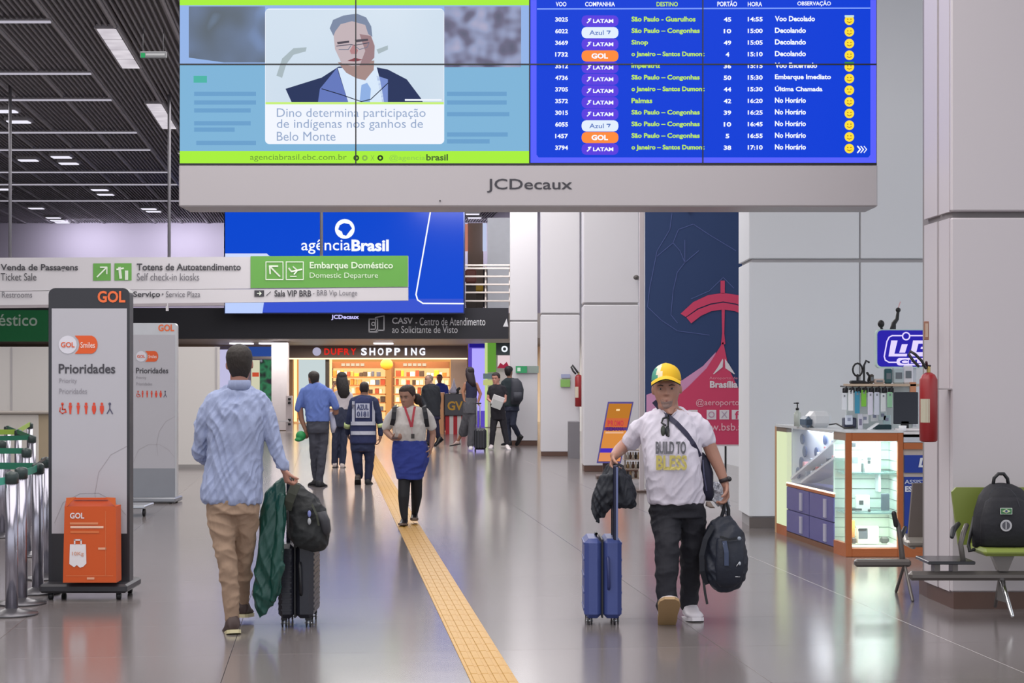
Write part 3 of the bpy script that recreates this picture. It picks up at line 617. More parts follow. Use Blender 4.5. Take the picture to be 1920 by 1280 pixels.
# ------------------------------------------------------------------ blue LED screen
D = 45.0
t = thing('led_screen', (X(645, D), D, Z(587, D)), 'large blue LED screen lettered agênciaBrasil above the dark fascia', 'display')
q = MB(); q.pbox(420, 871, 392, 588, D, .5, M('#1a2a55', .5)); q.build('cabinet', t)
q = MB(); q.flat([(422, 380), (869, 380), (869, 586), (422, 586)], D-.01, E('#0a48d0', 1)); q.flat([(422, 560), (869, 560), (869, 586), (422, 586)], D-.015, E('#3a55d0', 1)); q.build('screen', t)
q = MB(); q.flat([(422, 475), (500, 475), (508, 482), (508, 490), (422, 490)], D-.02, E('#d0dcff', 1)); q.build('pale_shape', t)
q = MB(); q.flat([(422, 566), (495, 566), (492, 587), (422, 587)], D-.02, E('#bcd0ff', 1)); q.build('pale_shape', t)
WB = E('#f2f6ff', 1.1)
for px in (470, 640, 820): q = MB(); q.box(X(px, D)-.05, X(px, D)+.05, D+.5, D+.9, 3.29, 3.42, M('#3a3a44', .5)); q.build('bracket', t)
q = MB(); q.disc(646.5, 429, 18.5, D-.02, WB, 28); q.flat([(637, 422), (645, 418), (655, 420), (660, 428), (655, 434), (649, 442), (643, 440), (641, 434), (634, 430)], D-.03, E('#0a48d0', 1)); q.build('round_emblem', t)
q = MB(); q.text('agência', 565, 657, 449, 476, D-.02, WB, .005); q.text('Brasil', 659, 729, 449, 471, D-.02, WB, .035); q.build('lettering', t)
q = MB(); q.line([(810, 380), (780, 552), (783, 562), (793, 568.5), (869, 569)], 2.6, D-.02, WB); q.build('outline_shape', t)
# ------------------------------------------------------------------ hanging wayfinding sign
s0, s1 = 28.6, 30.9
def SP(px, py):                                 # a point of the slightly turned panel
    A_ = (X(-100, s0), s0); B_ = (X(765, s1), s1); k = (px-960)/K      # where the sight line meets the panel's plane
    u = (k*A_[1]-A_[0])/((B_[0]-A_[0])-k*(B_[1]-A_[1])); return P(px, py, A_[1]+u*(B_[1]-A_[1]))
def up_f(px): return 483-3*px/765.
t = thing('wayfinding_sign', SP(330, 485), 'long white hanging direction board with green departure section', 'sign')
def quad(q, a, b, c, d, m, off=0.):
    # a,b px; c,d fractions of the board height
    vs_ = []
    for px, fr_ in ((a, d), (b, d), (b, c), (a, c)):
        top = up_f(px); bot = 572-9.*px/765; v = SP(px, top+(bot-top)*fr_); v.y -= off; vs_.append(v)
    if off: q.add(vs_, [(0, 1, 2, 3)], m)
    else:
        vs2 = [v+Vector((0, .12, 0)) for v in vs_]; q.add(vs_+vs2, [(0, 1, 2, 3), (7, 6, 5, 4), (0, 4, 5, 1), (1, 5, 6, 2), (2, 6, 7, 3), (3, 7, 4, 0)], m)
GRN = M('#62a347', .5, var=.02); SW = M('#cdcacf', .5, var=.01); INK = M('#3c3b42', .5)
q = MB(); quad(q, -100, 765, 0, .70, SW); quad(q, -100, 765, .71, 1, SW); q.build('board', t)
q = MB(); quad(q, 470, 765, -.01, .69, GRN, .01); q.build('green_section', t)
q = MB(); quad(q, -100, 420, 1.0, 1.06, M('#9c9499', .5)); q.build('lower_rail', t)
def stext(q, s_, px0, px1, py0, py1, m, bold=0.):
    d = s0+(s1-s0)*((px0+px1)/2+100)/865.; p0 = SP(px0, py1); p1 = SP(px1, py1); top = SP(px0, py0)
    u = (p1-p0); L = u.length; u.normalize(); o = p0-Vector((0, .025, 0)); q.text3(s_, o, u, (0, 0, 1), 0, L, 0, top.z-p0.z, m, bold)
for a in ((('Venda de Passagens'), 2, 147, 495, 510.5, .02), ('Ticket Sale', 2, 69, 512, 526, 0), ('Totens de Autoatendimento', 257, 452, 494, 507, .02), ('Self check-in kiosks', 257, 374, 512, 526, 0), ('• Restrooms', -4, 61, 547, 558, 0), ('Praça de Serviço', 186, 301, 546, 559, .02), ('• Service Plaza', 304, 376, 546, 557, 0), ('Sala VIP BRB', 515, 584, 544, 556, .02), ('- BRB Vip Lounge', 587, 670, 544, 557, 0)):
    q = MB(); stext(q, *a[:5], INK if a[5] or a[0] in ('Ticket Sale',) else M('#6a6870', .5), a[5]); q.build('lettering', t)
q = MB(); LW = M('#d5e8cc', .5, var=.01)
stext(q, 'Embarque Doméstico', 581, 737, 491, 507, LW, .02); q.build('lettering', t)
q = MB(); stext(q, 'Domestic Departure', 581, 709, 511, 524, LW, 0); q.build('lettering', t)
def sline(q, pts, w, m, off=.03):
    for (a, b), (c, d) in zip(pts[:-1], pts[1:]):
        p, r = SP(a, b), SP(c, d); p.y -= off; r.y -= off; u = (r-p).normalized(); n = Vector((-u.z, 0, u.x))*w*.0047; e = u*w*.0028
        q.add([p-e-n, r+e-n, r+e+n, p-e+n], [(0, 1, 2, 3)], m)
q = MB(); quad(q, 175, 208, .13, .50, GRN, .01); quad(q, 215, 247, .13, .50, GRN, .01)
LW2 = M('#e6f0e0', .5)
sline(q, [(183, 519), (200, 502)], 2.5, LW2); sline(q, [(189, 501), (201, 501), (201, 513)], 2.5, LW2)
sline(q, [(225, 502), (227, 521)], 5, LW2); sline(q, [(220, 505), (232, 503)], 3, LW2); sline(q, [(238, 509), (238, 523)], 6, LW2); q.build('pictogram', t)
q = MB()
for a in (499, 537): sline(q, [(a, 491), (a+32, 491), (a+32, 524), (a, 524), (a, 491)], 1.6, LW2)
sline(q, [(507, 500), (525, 518)], 3, LW2); sline(q, [(507, 513), (506, 499), (521, 499)], 3, LW2)
sline(q, [(542, 503), (547, 509), (566, 505)], 3, LW2); sline(q, [(550, 500), (558, 507), (552, 514)], 2.4, LW2); sline(q, [(545, 518), (556, 518)], 2, LW2); q.build('departure_pictogram', t)
q = MB(); sline(q, [(481, 550), (492, 550)], 12, INK, .02); sline(q, [(483, 550), (490, 550)], 1.8, LW2, .03); sline(q, [(487, 547), (490, 550), (487, 553)], 1.8, LW2, .03); sline(q, [(500, 554), (508, 547)], 1.5, INK); q.build('small_pictogram', t)
for px in (17, 316, 602):
    p = SP(px, 484); q = MB(); q.tube([(p.x, p.y+.06, p.z-.05), (p.x, p.y+.06, CZ+.02)], .028, M('#77757b', .35, .6), 10); q.build('rod', t)
q = MB(); p = SP(313, 572); q.box(p.x-.02, p.x+.02, p.y, p.y+.05, p.z-.1, p.z+.05, SW); q.build('bracket', t)
# ------------------------------------------------------------------ tall banner
D = 23.5
t = thing('banner', (X(1357, D), D, 0), 'tall navy and crimson airport banner on posts between white columns', 'banner')
NV = M('#263f6e', .6, var=.03, scale=1); CRI = M('#d3426a', .6, var=.02); PK = M('#d79ac4', .6)
q = MB(); q.pbox(1210, 1504, 392, 833, D, .05, NV); q.build('cloth', t)
q = MB(); q.flat([(1356, 640), (1366, 690), (1400, 760), (1440, 800), (1504, 833), (1210, 833), (1210, 775), (1250, 760), (1290, 725), (1325, 690), (1347, 655)], D-.012, CRI); q.build('crimson_shape', t)
q = MB(); q.flat([(1212, 778), (1212, 740), (1240, 730), (1280, 712), (1318, 686), (1342, 660), (1340, 690), (1300, 730), (1255, 765)], D-.006, PK); q.build('pink_shape', t)
q = MB()
arc = lambda r0, r1, a0, a1: [(1356+r0*math.cos(math.radians(a)), 650+r0*.93*math.sin(math.radians(a))) for a in range(a0, a1+1, 8)]+[(1356+r1*math.cos(math.radians(a)), 650+r1*.93*math.sin(math.radians(a))) for a in range(a1, a0-1, -8)]
q.flat([(1276, 588), (1300, 566), (1328, 553), (1356, 549), (1384, 553), (1412, 566), (1436, 588), (1428, 596), (1400, 577), (1380, 569), (1356, 565), (1332, 569), (1308, 578), (1286, 594)], D-.012, CRI)
q.flat([(1287, 595), (1309, 580), (1333, 571), (1356, 567), (1379, 571), (1403, 580), (1425, 597), (1416, 606), (1398, 592), (1378, 583), (1356, 580), (1334, 583), (1314, 592), (1296, 606)], D-.012, CRI)
q.flat([(1351, 526), (1359, 526), (1359, 550), (1351, 550)], D-.012, CRI); q.flat([(1353, 580), (1359, 580), (1358, 625), (1360, 645), (1352, 645), (1354, 625)], D-.012, CRI); q.build('tower_emblem', t)
q = MB(); LN = M('#5464a0', .6)
q.line([(1260, 400), (1256, 430), (1232, 470), (1218, 540), (1214, 575), (1240, 600), (1270, 620), (1330, 628)], 1.2, D-.008, LN)
q.line([(1284, 450), (1284, 492), (1270, 510), (1262, 545), (1258, 590), (1270, 605)], 1.2, D-.008, LN); q.line([(1232, 480), (1262, 455), (1272, 430), (1300, 420), (1330, 440), (1380, 470)], 1.2, D-.008, LN)
q.line([(1262, 455), (1275, 470), (1284, 492), (1310, 470)], 1.2, D-.008, LN); q.line([(1296, 560), (1330, 545), (1356, 520), (1376, 540)], 1.2, D-.008, LN); q.build('line_drawing', t)
q = MB(); WN = M('#e4dfe6', .6, var=.01)
q.flat([(1355, 672), (1356, 676), (1355, 688), (1339, 701), (1337, 701), (1346, 688)], D-.018, WN); q.flat([(1359, 672), (1367, 683), (1378, 701), (1376, 701), (1360, 690)], D-.018, WN)
q.text('Aeroporto de', 1330, 1383, 706, 712, D-.018, M('#e79ab0', .6)); q.text('Brasília', 1331, 1383, 714, 727, D-.018, WN, .035)
q.text('@aeroporto', 1305, 1386, 748, 763, D-.018, M('#ecb8c6', .6), .005); q.text('bsb', 1389, 1420, 748, 760, D-.018, M('#ecb8c6', .6), .005); q.text('www.bsb.aero', 1304, 1420, 793, 807, D-.018, M('#ecb8c6', .6), .005)
for px in (1290, 1325, 1349, 1372): q.flat([(px, 768), (px+18, 768), (px+18, 786), (px, 786)], D-.018, WN)
q.text('f', 1378, 1386, 770, 785, D-.022, CRI, .03); q.text('X', 1352, 1364, 771, 783, D-.022, M('#b9a4bc', .6)); q.disc(1334, 777, 6, D-.022, M('#c79ab4', .6), 14, 4); q.build('lettering', t)
q = MB(); q.pbox(1208, 1506, 386, 393, D-.01, .07, M('#c77a88', .5)); q.pbox(1208, 1506, 832, 836, D-.01, .07, M('#d9cdd2', .5)); q.build('hem_bar', t)
for px, h, w in ((1199, '#c9c0c4', 9), (1505, '#c9c0c4', 9)):
    q = MB(); q.box(X(px, D), X(px+w, D), D, D+.08, .02, Z(386, D), M(h, .4), .005); q.box(X(px-6, D), X(px+w+4, D), D-.1, D+.2, 0, .03, M('#5a4a44', .5)); q.build('post', t)
q = MB(); q.tube([(X(1361, D), D+.03, 0), (X(1361, D), D+.03, Z(833, D))], .014, BLACK, 8); q.build('rear_pole', t)
q = MB(); q.ell(P(1291, 393, D-.03), .03, STEEL, 8, 6); q.build('fixing', t)
# ------------------------------------------------------------------ two priority totems
def totem(px0, px1, ptop, pbot, D, dark, label, pgray):
    w = (X(px1, D)-X(px0, D)); cx = (X(px0, D)+X(px1, D))/2
    ox = px0; sc = (px1-px0)/152.; u = lambda a: px0+(a-91)*sc; v = lambda b: ptop+(b-540)*(pbot-ptop)/(1095-540)
    t = thing('totem_sign', (cx, D, 0), label, 'sign', 'priority lane totems')
    fc = M('#2e2e34', .35) if dark else M('#c3c4c8', .3, .3); pf = M('#b9b7be', .45, var=.01)
    q = MB(); rr = []
    for (c0, c1, a0) in ((u(231), v(552), -90), (u(103), v(552), 180)):
        for k in range(6): an = math.radians(a0+18*k); rr.append((c0+12*sc*math.cos(an), c1+12*sc*math.sin(an)))
    rr = [(u(243), v(1095))]+[r for r in rr[5::-1]]+[r for r in rr[11:5:-1]]+[(u(91), v(1095))]
    q.pprism(rr, D, .12, fc); q.build('frame', t)
    q = MB(); q.flat([(u(97), v(578)), (u(238), v(578)), (u(238), v(1000)), (u(97), v(1000))], D-.004, pf); q.build('face', t)
    q = MB(); O = M('#e05a22', .5)
    for k in range(10):
        pass
    q.flat([(u(140), v(629)), (u(172), v(629))]+[(u(170+13*math.cos(math.radians(a))), v(646+17*math.sin(math.radians(a)))) for a in range(-80, 81, 20)]+[(u(140), v(663)), (u(147), v(655)), (u(149), v(646)), (u(147), v(637))], D-.008, O)
    q.add([P(u(127+17*math.cos(a*.3142)), v(646+17*math.sin(a*.3142)), D-.0075) for a in range(20)], [tuple(range(20))], M('#d9d7e0', .5))
    q.text('GOL', u(114), u(140), v(641), v(651), D-.012, O, .02); q.text('Smiles', u(151), u(178), v(641), v(652), D-.012, M('#f0d6cc', .5), .01); q.build('round_badge', t)
    q = MB(); q.text('GOL', u(183), u(235), v(545), v(567), D-.008, M('#f0703a', .5), .03); q.build('orange_lettering', t)
    q = MB(); q.text('Prioridades', u(110), u(216), v(682), v(700), D-.008, M('#45434a', .5), .02); q.text('Priority', u(111), u(144), v(709), v(720), D-.008, M('#95929a', .5)); q.text('Prioridades', u(111), u(163), v(728), v(738), D-.008, M('#95929a', .5)); q.build('lettering', t)
    q = MB()
    for k in range(7):
        c = M('#d9472e', .5) if k < 6 else M('#55526a', .5); a = 117+k*14.8
        q.add([P(u(a+2.6*math.cos(j*.785)), v(757+2.8*math.sin(j*.785)), D-.008) for j in range(8)], [tuple(range(8))], c)
        if k == 0: q.line([(u(a), v(759)), (u(a), v(767)), (u(a+5), v(767)), (u(a+7), v(773))], 2.2*sc, D-.008, c); q.line([(u(a-4), v(764)), (u(a-5), v(771)), (u(a), v(775)), (u(a+5), v(772))], 1.8*sc, D-.009, c)
        elif k == 6: q.line([(u(a), v(760)), (u(a), v(766)), (u(a-5), v(775))], 2*sc, D-.008, c); q.line([(u(a), v(766)), (u(a+5), v(775))], 2*sc, D-.009, c)
        else: q.flat([(u(a-3.5), v(760)), (u(a+3.5), v(760)), (u(a+(4 if k > 3 else 2)), v(768)), (u(a+1.5), v(776)), (u(a-1.5), v(776)), (u(a-(4 if k > 3 else 2)), v(768))], D-.008, c)
    q.build('pictogram', t)
    q = MB(); th = M('#a49ea4', .5)
    q.line([(u(238), v(836)), (u(208), v(852)), (u(185), v(885)), (u(178), v(925)), (u(182), v(960))], .8*sc, D-.006, th); q.line([(u(102), v(980)), (u(118), v(942)), (u(150), v(925)), (u(185), v(924)), (u(215), v(940)), (u(236), v(965))], .8*sc, D-.006, th); q.build('curve_print', t)
    q = MB(); q.flat([(u(97), v(1000)), (u(238), v(1000)), (u(238), v(1090)), (u(97), v(1090))], D-.004, M('#2a292e', .4) if dark else M('#8d8f96', .3, .3)); q.build('lower_face', t)
    s_ = K/D; bh = .09
    bm = M('#343338', .4) if dark else M('#8e9096', .3, .5)
    q = MB(); x0 = cx-w/2-(.02); x1 = cx+w/2+.02; q.box(x0, x1, D-.18, D+.3, Z(pbot, D)-.042, Z(pbot, D)+.02, bm, .015); q.build('foot', t)
    zt_ = Z(pbot, D)-.045; r = max(.022, min(.03, zt_/1.8))
    for a in (x0+.07, x1-.07):
        for b in (D-.12, D+.24):
            q = MB(); q.lathe((a-.018, b, r), [(r*.3, 0), (r, .004), (r, .032), (r*.3, .036)], BLACK, 14, 'x'); q.box(a-.014, a+.014, b-.02, b+.02, r*1.2, zt_+.02, bm, .004); q.build('castor', t)
    return t
totem(91, 243, 540, 1095, 12.35, True, 'near tall black framed priority totem with orange bag box at its foot', 0)
totem(244, 331, 605, 934, 21.6, False, 'farther silver framed priority totem behind the near black one', 0)
D = 21.0
t = thing('wheeled_stand', (X(262, 19.4), 19.4, 0), 'silver wheeled base end sticking out behind the near totem', 'stand')
q = MB(); q.box(X(225, 19.4), X(272, 19.4), 19.4, 19.9, .09, .13, STEEL, .01); q.build('bar', t)
q = MB(); q.lathe((X(264, 19.4), 19.5, .045), [(.01, 0), (.045, .004), (.045, .03), (.01, .034)], BLACK, 14, 'x'); q.box(X(262, 19.4), X(268, 19.4), 19.5, 19.54, .045, .1, STEEL); q.build('castor', t)
q = MB(); q.lathe((X(236, 19.4), 19.5, .045), [(.01, 0), (.045, .004), (.045, .03), (.01, .034)], BLACK, 14, 'x'); q.box(X(234, 19.4), X(240, 19.4), 19.5, 19.54, .045, .1, STEEL); q.build('castor', t)
# orange cabin bag sizer box standing on the totem foot
D = 12.10; OR = M('#cf5418', .5, var=.03)
t = thing('bag_sizer', (X(168, D), D, Z(1092, D)), 'orange cardboard cabin bag sizer box with white suitcase print', 'box')
q = MB(); q.pprism([(118, 1092), (218, 1092), (217, 949), (121, 949)], D, .16, OR); q.build('body', t)
q = MB(); q.add([P(121, 949, D), P(217, 949, D), P(216, 933, D+.17), P(125, 933, D+.17)], [(0, 1, 2, 3)], M('#a8401a', .5)); q.pprism([(125, 950), (142, 932), (124, 933)], D-.002, .01, M('#d9652a', .5)); q.pprism([(217, 950), (198, 932), (216, 933)], D-.002, .01, M('#d9652a', .5)); q.pprism([(138, 936), (202, 936), (202, 933), (138, 933)], D+.1, .02, OR); q.build('flap', t)
q = MB(); LWc = M('#e6e0e2', .5); q.text('GOL', 131, 158, 961, 972, D-.004, LWc, .03)
for a, b, y, h in ((131, 184, 981, '#dd8a60'), (132, 194, 988, '#ecc0a8'), (132, 186, 997, '#d9743f'), (184, 199, 1028, '#e6a888'), (163, 177, 1084, '#e6a888')): q.flat([(a, y-2), (b, y-2), (b, y+2), (a, y+2)], D-.004, M(h, .5))
q.line([(198, 958), (198, 1080)], .8, D-.004, M('#dd8050', .5)); q.line([(124, 1079), (212, 1079)], .8, D-.004, M('#dd8050', .5)); q.build('lettering', t)
q = MB(); q.flat([(131, 1020), (161, 1020), (162, 1056), (156, 1062), (150, 1064), (144, 1059), (139, 1063), (130, 1057)], D-.004, LWc); q.line([(140, 1020), (140, 1012), (152, 1012), (152, 1020)], 2.6, D-.004, LWc); q.text('10Kg', 135, 157, 1034, 1043, D-.008, M('#d9a088', .5), .01); q.build('suitcase_print', t)
# ------------------------------------------------------------------ queue posts with belts
GRB = M('#17694f', .5); TEAL = M('#3f9a84', .5)
def stanchion(px, py, D, label, w=.042):
    x = X(px, D); t = thing('queue_post', (x, D, 0), label, 'queue post', 'silver queue posts at the left')
    q = MB(); q.lathe((x, D, 0), [(.17, 0), (.175, .008), (.17, .016), (.08, .03), (.045, .045), (.03, .05)], M('#6e6c70', .3, .7), 28); q.build('base', t)
    q = MB(); q.cyl((x, D, .04), w, .84, M('#aaa8b4', .22, .85), 20); q.build('tube', t)
    q = MB(); q.lathe((x, D, .88), [(.02, 0), (w+.002, .002), (w+.003, .06), (w-.006, .075), (.01, .082)], M('#33403f', .35), 18); q.build('belt_head', t)
    return t
def belt(a, b, zf=.955, m=None, h=.05, sag=.0, label='', cat='belt'):
    a = Vector((a[0], a[1], zf-h)); b = Vector((b[0], b[1], zf-h)); q = MB(); n = 8; pr = []
    for i in range(n+1):
        u = i/n; p = a.lerp(b, u); p.z -= sag*4*u*(1-u); pr.append(p)
    d = (b-a).normalized(); nn = Vector((-d.y, d.x, 0))*.002
    q.loft([[p-nn, p+nn, p+nn+Vector((0, 0, h)), p-nn+Vector((0, 0, h))] for p in pr], m or GRB, False)
    return tag(q.build('queue_belt', None, a), label, 'belt', 'green queue belts')
pp = {}
for nm, px, py, D, lb in (('a', 22, 0, 11.45, 'nearest silver queue post at the bottom left corner'), ('b', 40, 0, 12.0, 'silver queue post just behind the nearest one at bottom left'), ('c', 71, 0, 12.6, 'silver queue post directly left of the near black totem'),
                      ('d', 87, 0, 13.5, 'silver queue post half hidden by the near black totem'), ('e', 50, 0, 15.2, 'queue post behind the front rows, with greenish reflection'), ('f', 4, 0, 17.0, 'queue post at the left picture edge in the middle rows'),
                      ('g', 60, 0, 18.5, 'rear queue post in front of the beige counter'), ('h', 34, 0, 20.5, 'rear queue post left of the counter corner'), ('i', 14, 0, 22.0, 'farthest queue post near the left picture edge'), ('j', 56, 0, 23.5, 'farthest queue post before the beige counter')):
    stanchion(px, 0, D, lb); pp[nm] = (X(px, D), D)
LGB = M('#8fae3c', .5)
belt((-4.6, 11.2), pp['a'], .93, TEAL, .05, .05, 'teal belt running out of the left picture edge from the nearest post')
belt((-5.0, 12.9), pp['c'], .96, GRB, .05, 0, 'dark green belt ending at the post beside the near totem')
belt(pp['b'], pp['c'], .95, TEAL, .05, .01, 'short teal belt between the two posts left of the near totem')
belt(pp['c'], pp['d'], .965, BLACK, .02, .0, 'short black strap from the post to the near totem')
belt((-6.0, 15.2), pp['e'], .96, GRB, .05, 0, 'dark green belt ending at the middle queue post')
belt((-6.6, 17.4), pp['g'], .96, GRB, .05, 0, 'dark green belt of the rear row before the counter')
belt((-7.6, 20.4), pp['h'], .96, LGB, .06, 0, 'light green belt at the left edge of the rear rows')
belt(pp['h'], pp['j'], .97, LGB, .06, 0, 'light green belt stretched before the beige counter')
belt(pp['i'], pp['g'], .96, GRB, .05, 0, 'dark green belt crossing the rear posts')
# ------------------------------------------------------------------ phone accessory kiosk at the right
WOOD = M('#b5683c', .4, var=.12, scale=4, bump=.1, bscale=12, stretch=(1, 1, 6)); PUR = M('#5f5c9c', .25, var=.03); MINT = M('#c9dcd2', .4, var=.02)
kA, kB = Vector((2.744, 17.05)), Vector((2.911, 15.45)); kd = (kB-kA).normalized(); kn = Vector((-kd.y, kd.x))
def FP(u, z, off=0.):                       # on the slanting left face, off>0 goes inward
    p = kA.lerp(kB, u)+kn*off; return Vector((p.x, p.y, z))
t = thing('display_counter', (3.1, 16.2, 0), 'slanting glass display counter with violet drawers left of the showcase', 'counter')
q = MB(); q.hprism([tuple(kA+kn*.012), tuple(kB+kn*.012), (2.945, 15.65), (3.40, 15.68), (3.35, 17.1)], .05, .53, M('#4d4a80', .4)); q.build('cabinet', t)
q = MB(); q.hprism([(2.705, 17.5), tuple(kA), tuple(kB), (2.945, 15.64), (3.42, 15.64), (3.5, 17.5)], 0, .05, M('#7c5238', .5)); q.build('plinth', t)
q = MB(); q.hprism([(2.70, 17.5), tuple(kA-kn*.01), tuple(kB-kn*.01), (2.945, 15.64), (3.5, 15.64), (3.5, 17.5)], 1.085, 1.11, M('#dfe3e6', .25)); q.build('top_slab', t)
for (u0, u1) in ((.0, .5), (.51, 1.)):
    for (z0, z1) in ((.06, .27), (.28, .50)):
        q = MB(); a = FP(u0, 0); b = FP(u1, 0); q.seg((a.x, a.y), (b.x, b.y), z0, z1, .012, PUR); d_ = q.build('drawer', t)
        q = MB(); um = u0+(u1-u0)*.62; a = FP(um, 0, -.012); b = FP(um+.05, 0, -.012); q.seg((a.x, a.y), (b.x, b.y), z0+.02, z1-.03, .012, M('#b9b8cc', .3)); q.build('handle', d_)
q = MB(); a = FP(0, 0, -.004); b = FP(1, 0, -.004); q.seg((a.x, a.y), (b.x, b.y), .505, .53, .02, WOOD); q.build('rail', t)
q = MB(); q.seg((a.x, a.y), (b.x, b.y), .532, .545, .02, E('#fff2dc', 1.6)); q.build('light_strip', t)
q = MB(); a = FP(0, 0, .42); b = FP(1, 0, .42); q.seg((a.x, a.y), (b.x, b.y), .55, 1.08, .02, M('#e6ebf2', .4)); q.build('back_panel', t)
q = MB(); a = FP(0, 0, .06); b = FP(.62, 0, .3); q.seg((a.x, a.y), (b.x, b.y), .56, 1.08, .01, M('#dfe7f4', .4)); po = q.build('poster', t)
q = MB(); HB = M('#3f5584', .5)
for (u, z, r) in ((.13, .98, .045), (.16, .86, .05), (.30, .86, .045), (.12, .74, .055), (.26, .74, .05), (.4, .99, .045), (.08, .64, .05)):
    c = Vector((a.x, a.y)).lerp(Vector((b.x, b.y)), u/.62); q.ell((c.x-.012, c.y-.004, z), (.012, r*2.8, r*1.15), HB, 12, 7)
q.build('headphone_print', t)
for i, (u0, z0, u1, z1, off) in enumerate(((.02, .57, 1.0, 1.02, .03), (.28, .56, 1.0, .86, .016))):
    q = MB(); A_, B_ = FP(u0, z0, off), FP(u1, z1, off); n3 = Vector((kn.x, kn.y, 0))*.22
    up = Vector((0, 0, .022)); vs_ = [A_, B_, B_+n3, A_+n3]; q.add(vs_+[v+up for v in vs_], [(0, 1, 5, 4), (1, 2, 6, 5), (2, 3, 7, 6), (3, 0, 4, 7), (4, 5, 6, 7), (3, 2, 1, 0)], M('#eef0f4', .3)); q.build('sloped_shelf', t)
    for k in range(6):
        u = (k+.6)/6.6; c = A_.lerp(B_, u)+n3*.25; q = MB(); w = random.uniform(.02, .05)
        q.box(-.03, .05, -w, w, 0, random.uniform(.03, .07), M(['#3c4658', '#d9a0a8', '#8e98a8', '#c8ccd6', '#b04a50', '#6f7d96'][(k+2*i) % 6], .4), .004)
        tag(q.build('gadget', None), ['dark blue', 'pink', 'grey', 'pale', 'red', 'steel blue'][(k+2*i) % 6]+' phone accessory, '+['lowest', 'second', 'third', 'fourth', 'fifth', 'highest'][k]+' on the '+['upper', 'lower'][i]+' sloped shelf in the glass counter', 'accessory', 'accessories in the glass counter').location = c+up
q = MB(); a = FP(0, 0, -.002); b = FP(1, 0, -.002); q.seg((a.x, a.y), (b.x, b.y), .55, 1.085, .006, glass('#eef6ff')); q.build('glass_pane', t)
q = MB(); q.seg((2.705, 17.5), tuple(kA), .1, 1.04, .05, E('#e9f5c8', .85)); q.build('glowing_end', t)
q = MB(); q.seg((2.703, 17.5), tuple(kA), 1.04, 1.09, .05, M('#7a6a5c', .5)); q.seg((2.703, 17.5), tuple(kA), 0, .1, .05, WOOD); q.seg((2.70, 17.53), (2.706, 17.46), 0, 1.09, .05, M('#c49a72', .5)); q.build('end_frame', t)
area('counter_lamp', (3.05, 16.2, 1.07), .3, 1.2, 9, (.95, .98, 1))
D = 15.1
t = thing('showcase', (X(1635, D), D, 0), 'lit glass showcase in orange brown wood frame on the shop counter front', 'showcase')
x0, x1 = X(1586, D), X(1694, D)
q = MB()
q.box(x0, x0+.055, D, D+.05, 0, 1.10, WOOD, .004); q.box(x1-.05, x1, D, D+.05, 0, 1.10, WOOD, .004); q.box(x0+.055, x1-.05, D, D+.05, Z(827, D), 1.10, WOOD, .004); q.box(x0+.055, x1-.05, D, D+.05, .0, Z(1028, D), WOOD, .004)
q.build('wood_frame', t)
q = MB(); q.hprism([(2.911, 15.45), (x0, D+.01), (x0+.03, D+.06), (2.95, 15.47)], 0, .12, WOOD); q.hprism([(2.911, 15.45), (x0, D+.01), (x0+.03, D+.06), (2.95, 15.47)], 1.03, 1.10, M('#a08a7c', .5)); q.build('corner_frame', t)
q = MB(); q.hprism([(2.918, 15.45), (x0, D+.03), (x0+.01, D+.035), (2.928, 15.455)], .12, 1.03, glass('#d8efe6', .02, .3)); q.build('corner_glass', t)
q = MB(); q.box(2.94, x1, D+.50, D+.52, .05, 1.08, MINT)
q.box(x1-.02, x1, D+.05, D+.5, .05, 1.08, MINT); q.build('back_panel', t)
q = MB()
for k in range(11): z_ = .13+k*.088; q.box(2.95, x1-.02, D+.494, D+.501, z_, z_+.007, M('#6d807c', .5)); q.box(x1-.024, x1-.019, D+.06, D+.5, z_, z_+.006, M('#6d807c', .5))
tag(q.build('slatwall_grooves', t), kind='stuff')
for zz in (.74, .385): q = MB(); q.box(2.97, x1-.03, D+.08, D+.49, zz-.012, zz, glass('#8fc4c4', .05, .75)); q.build('glass_shelf', t)
q = MB(); q.box(2.95, x1-.02, D+.05, D+.5, .06, .085, M('#e6ece6', .4)); q.build('floor_board', t)
q = MB(); q.box(2.95, x1-.02, D+.05, D+.5, 1.05, 1.08, M('#eef2ee', .4)); q.build('roof_board', t)
q = MB(); q.hprism([(2.905, 15.46), (x0-.004, D-.004), (x1, D-.004), (x1, 15.635), (2.935, 15.635)], 1.10, 1.112, M('#dfe3e6', .25)); q.build('top_slab', t)
q = MB(); q.box(x0+.06, x1-.055, D+.052, D+.06, Z(1028, D), Z(1028, D)+.014, E('#eaffff', 1.3)); q.box(x0+.06, x1-.055, D+.06, D+.075, 1.02, 1.035, E('#eaffff', 1.8)); q.build('light_strip', t)
q = MB(); q.box(x0+.05, x1-.045, D+.02, D+.026, Z(1030, D), Z(825, D), glass('#f2fff8')); q.build('glass_pane', t)
area('showcase_lamp', (3.2, D+.2, 1.04), .4, .25, 7, (.9, 1, .95)); area('showcase_lamp', (3.2, D+.2, .36), .4, .25, 3, (.95, 1, .85)); area('showcase_lamp', (3.2, D+.2, .70), .4, .25, 3, (.9, 1, .97))
def item(nm, lb, cat, px0, px1, py0, py1, D, dep, h, extra=None, grp=None, b=.006):
    q = MB(); q.pbox(px0, px1, py0, py1, D, dep, M(h, .4), b); o = thing(nm, P((px0+px1)/2, py1, D), lb, cat, grp); q.build('body', o)
    if extra:
        q = MB()
        for (a, b_, c, d, hh) in extra: q.pbox(a, b_, c, d, D-.003, .003, M(hh, .4))
        q.build('print', o)
    return o
DI = D+.22
item('phone_box', 'white phone box at the left on the upper glass shelf of the showcase', 'box', 1594, 1615, 845, 885, DI, .06, '#eceef0', [(1598, 1609, 856, 868, '#8fa0ac')])
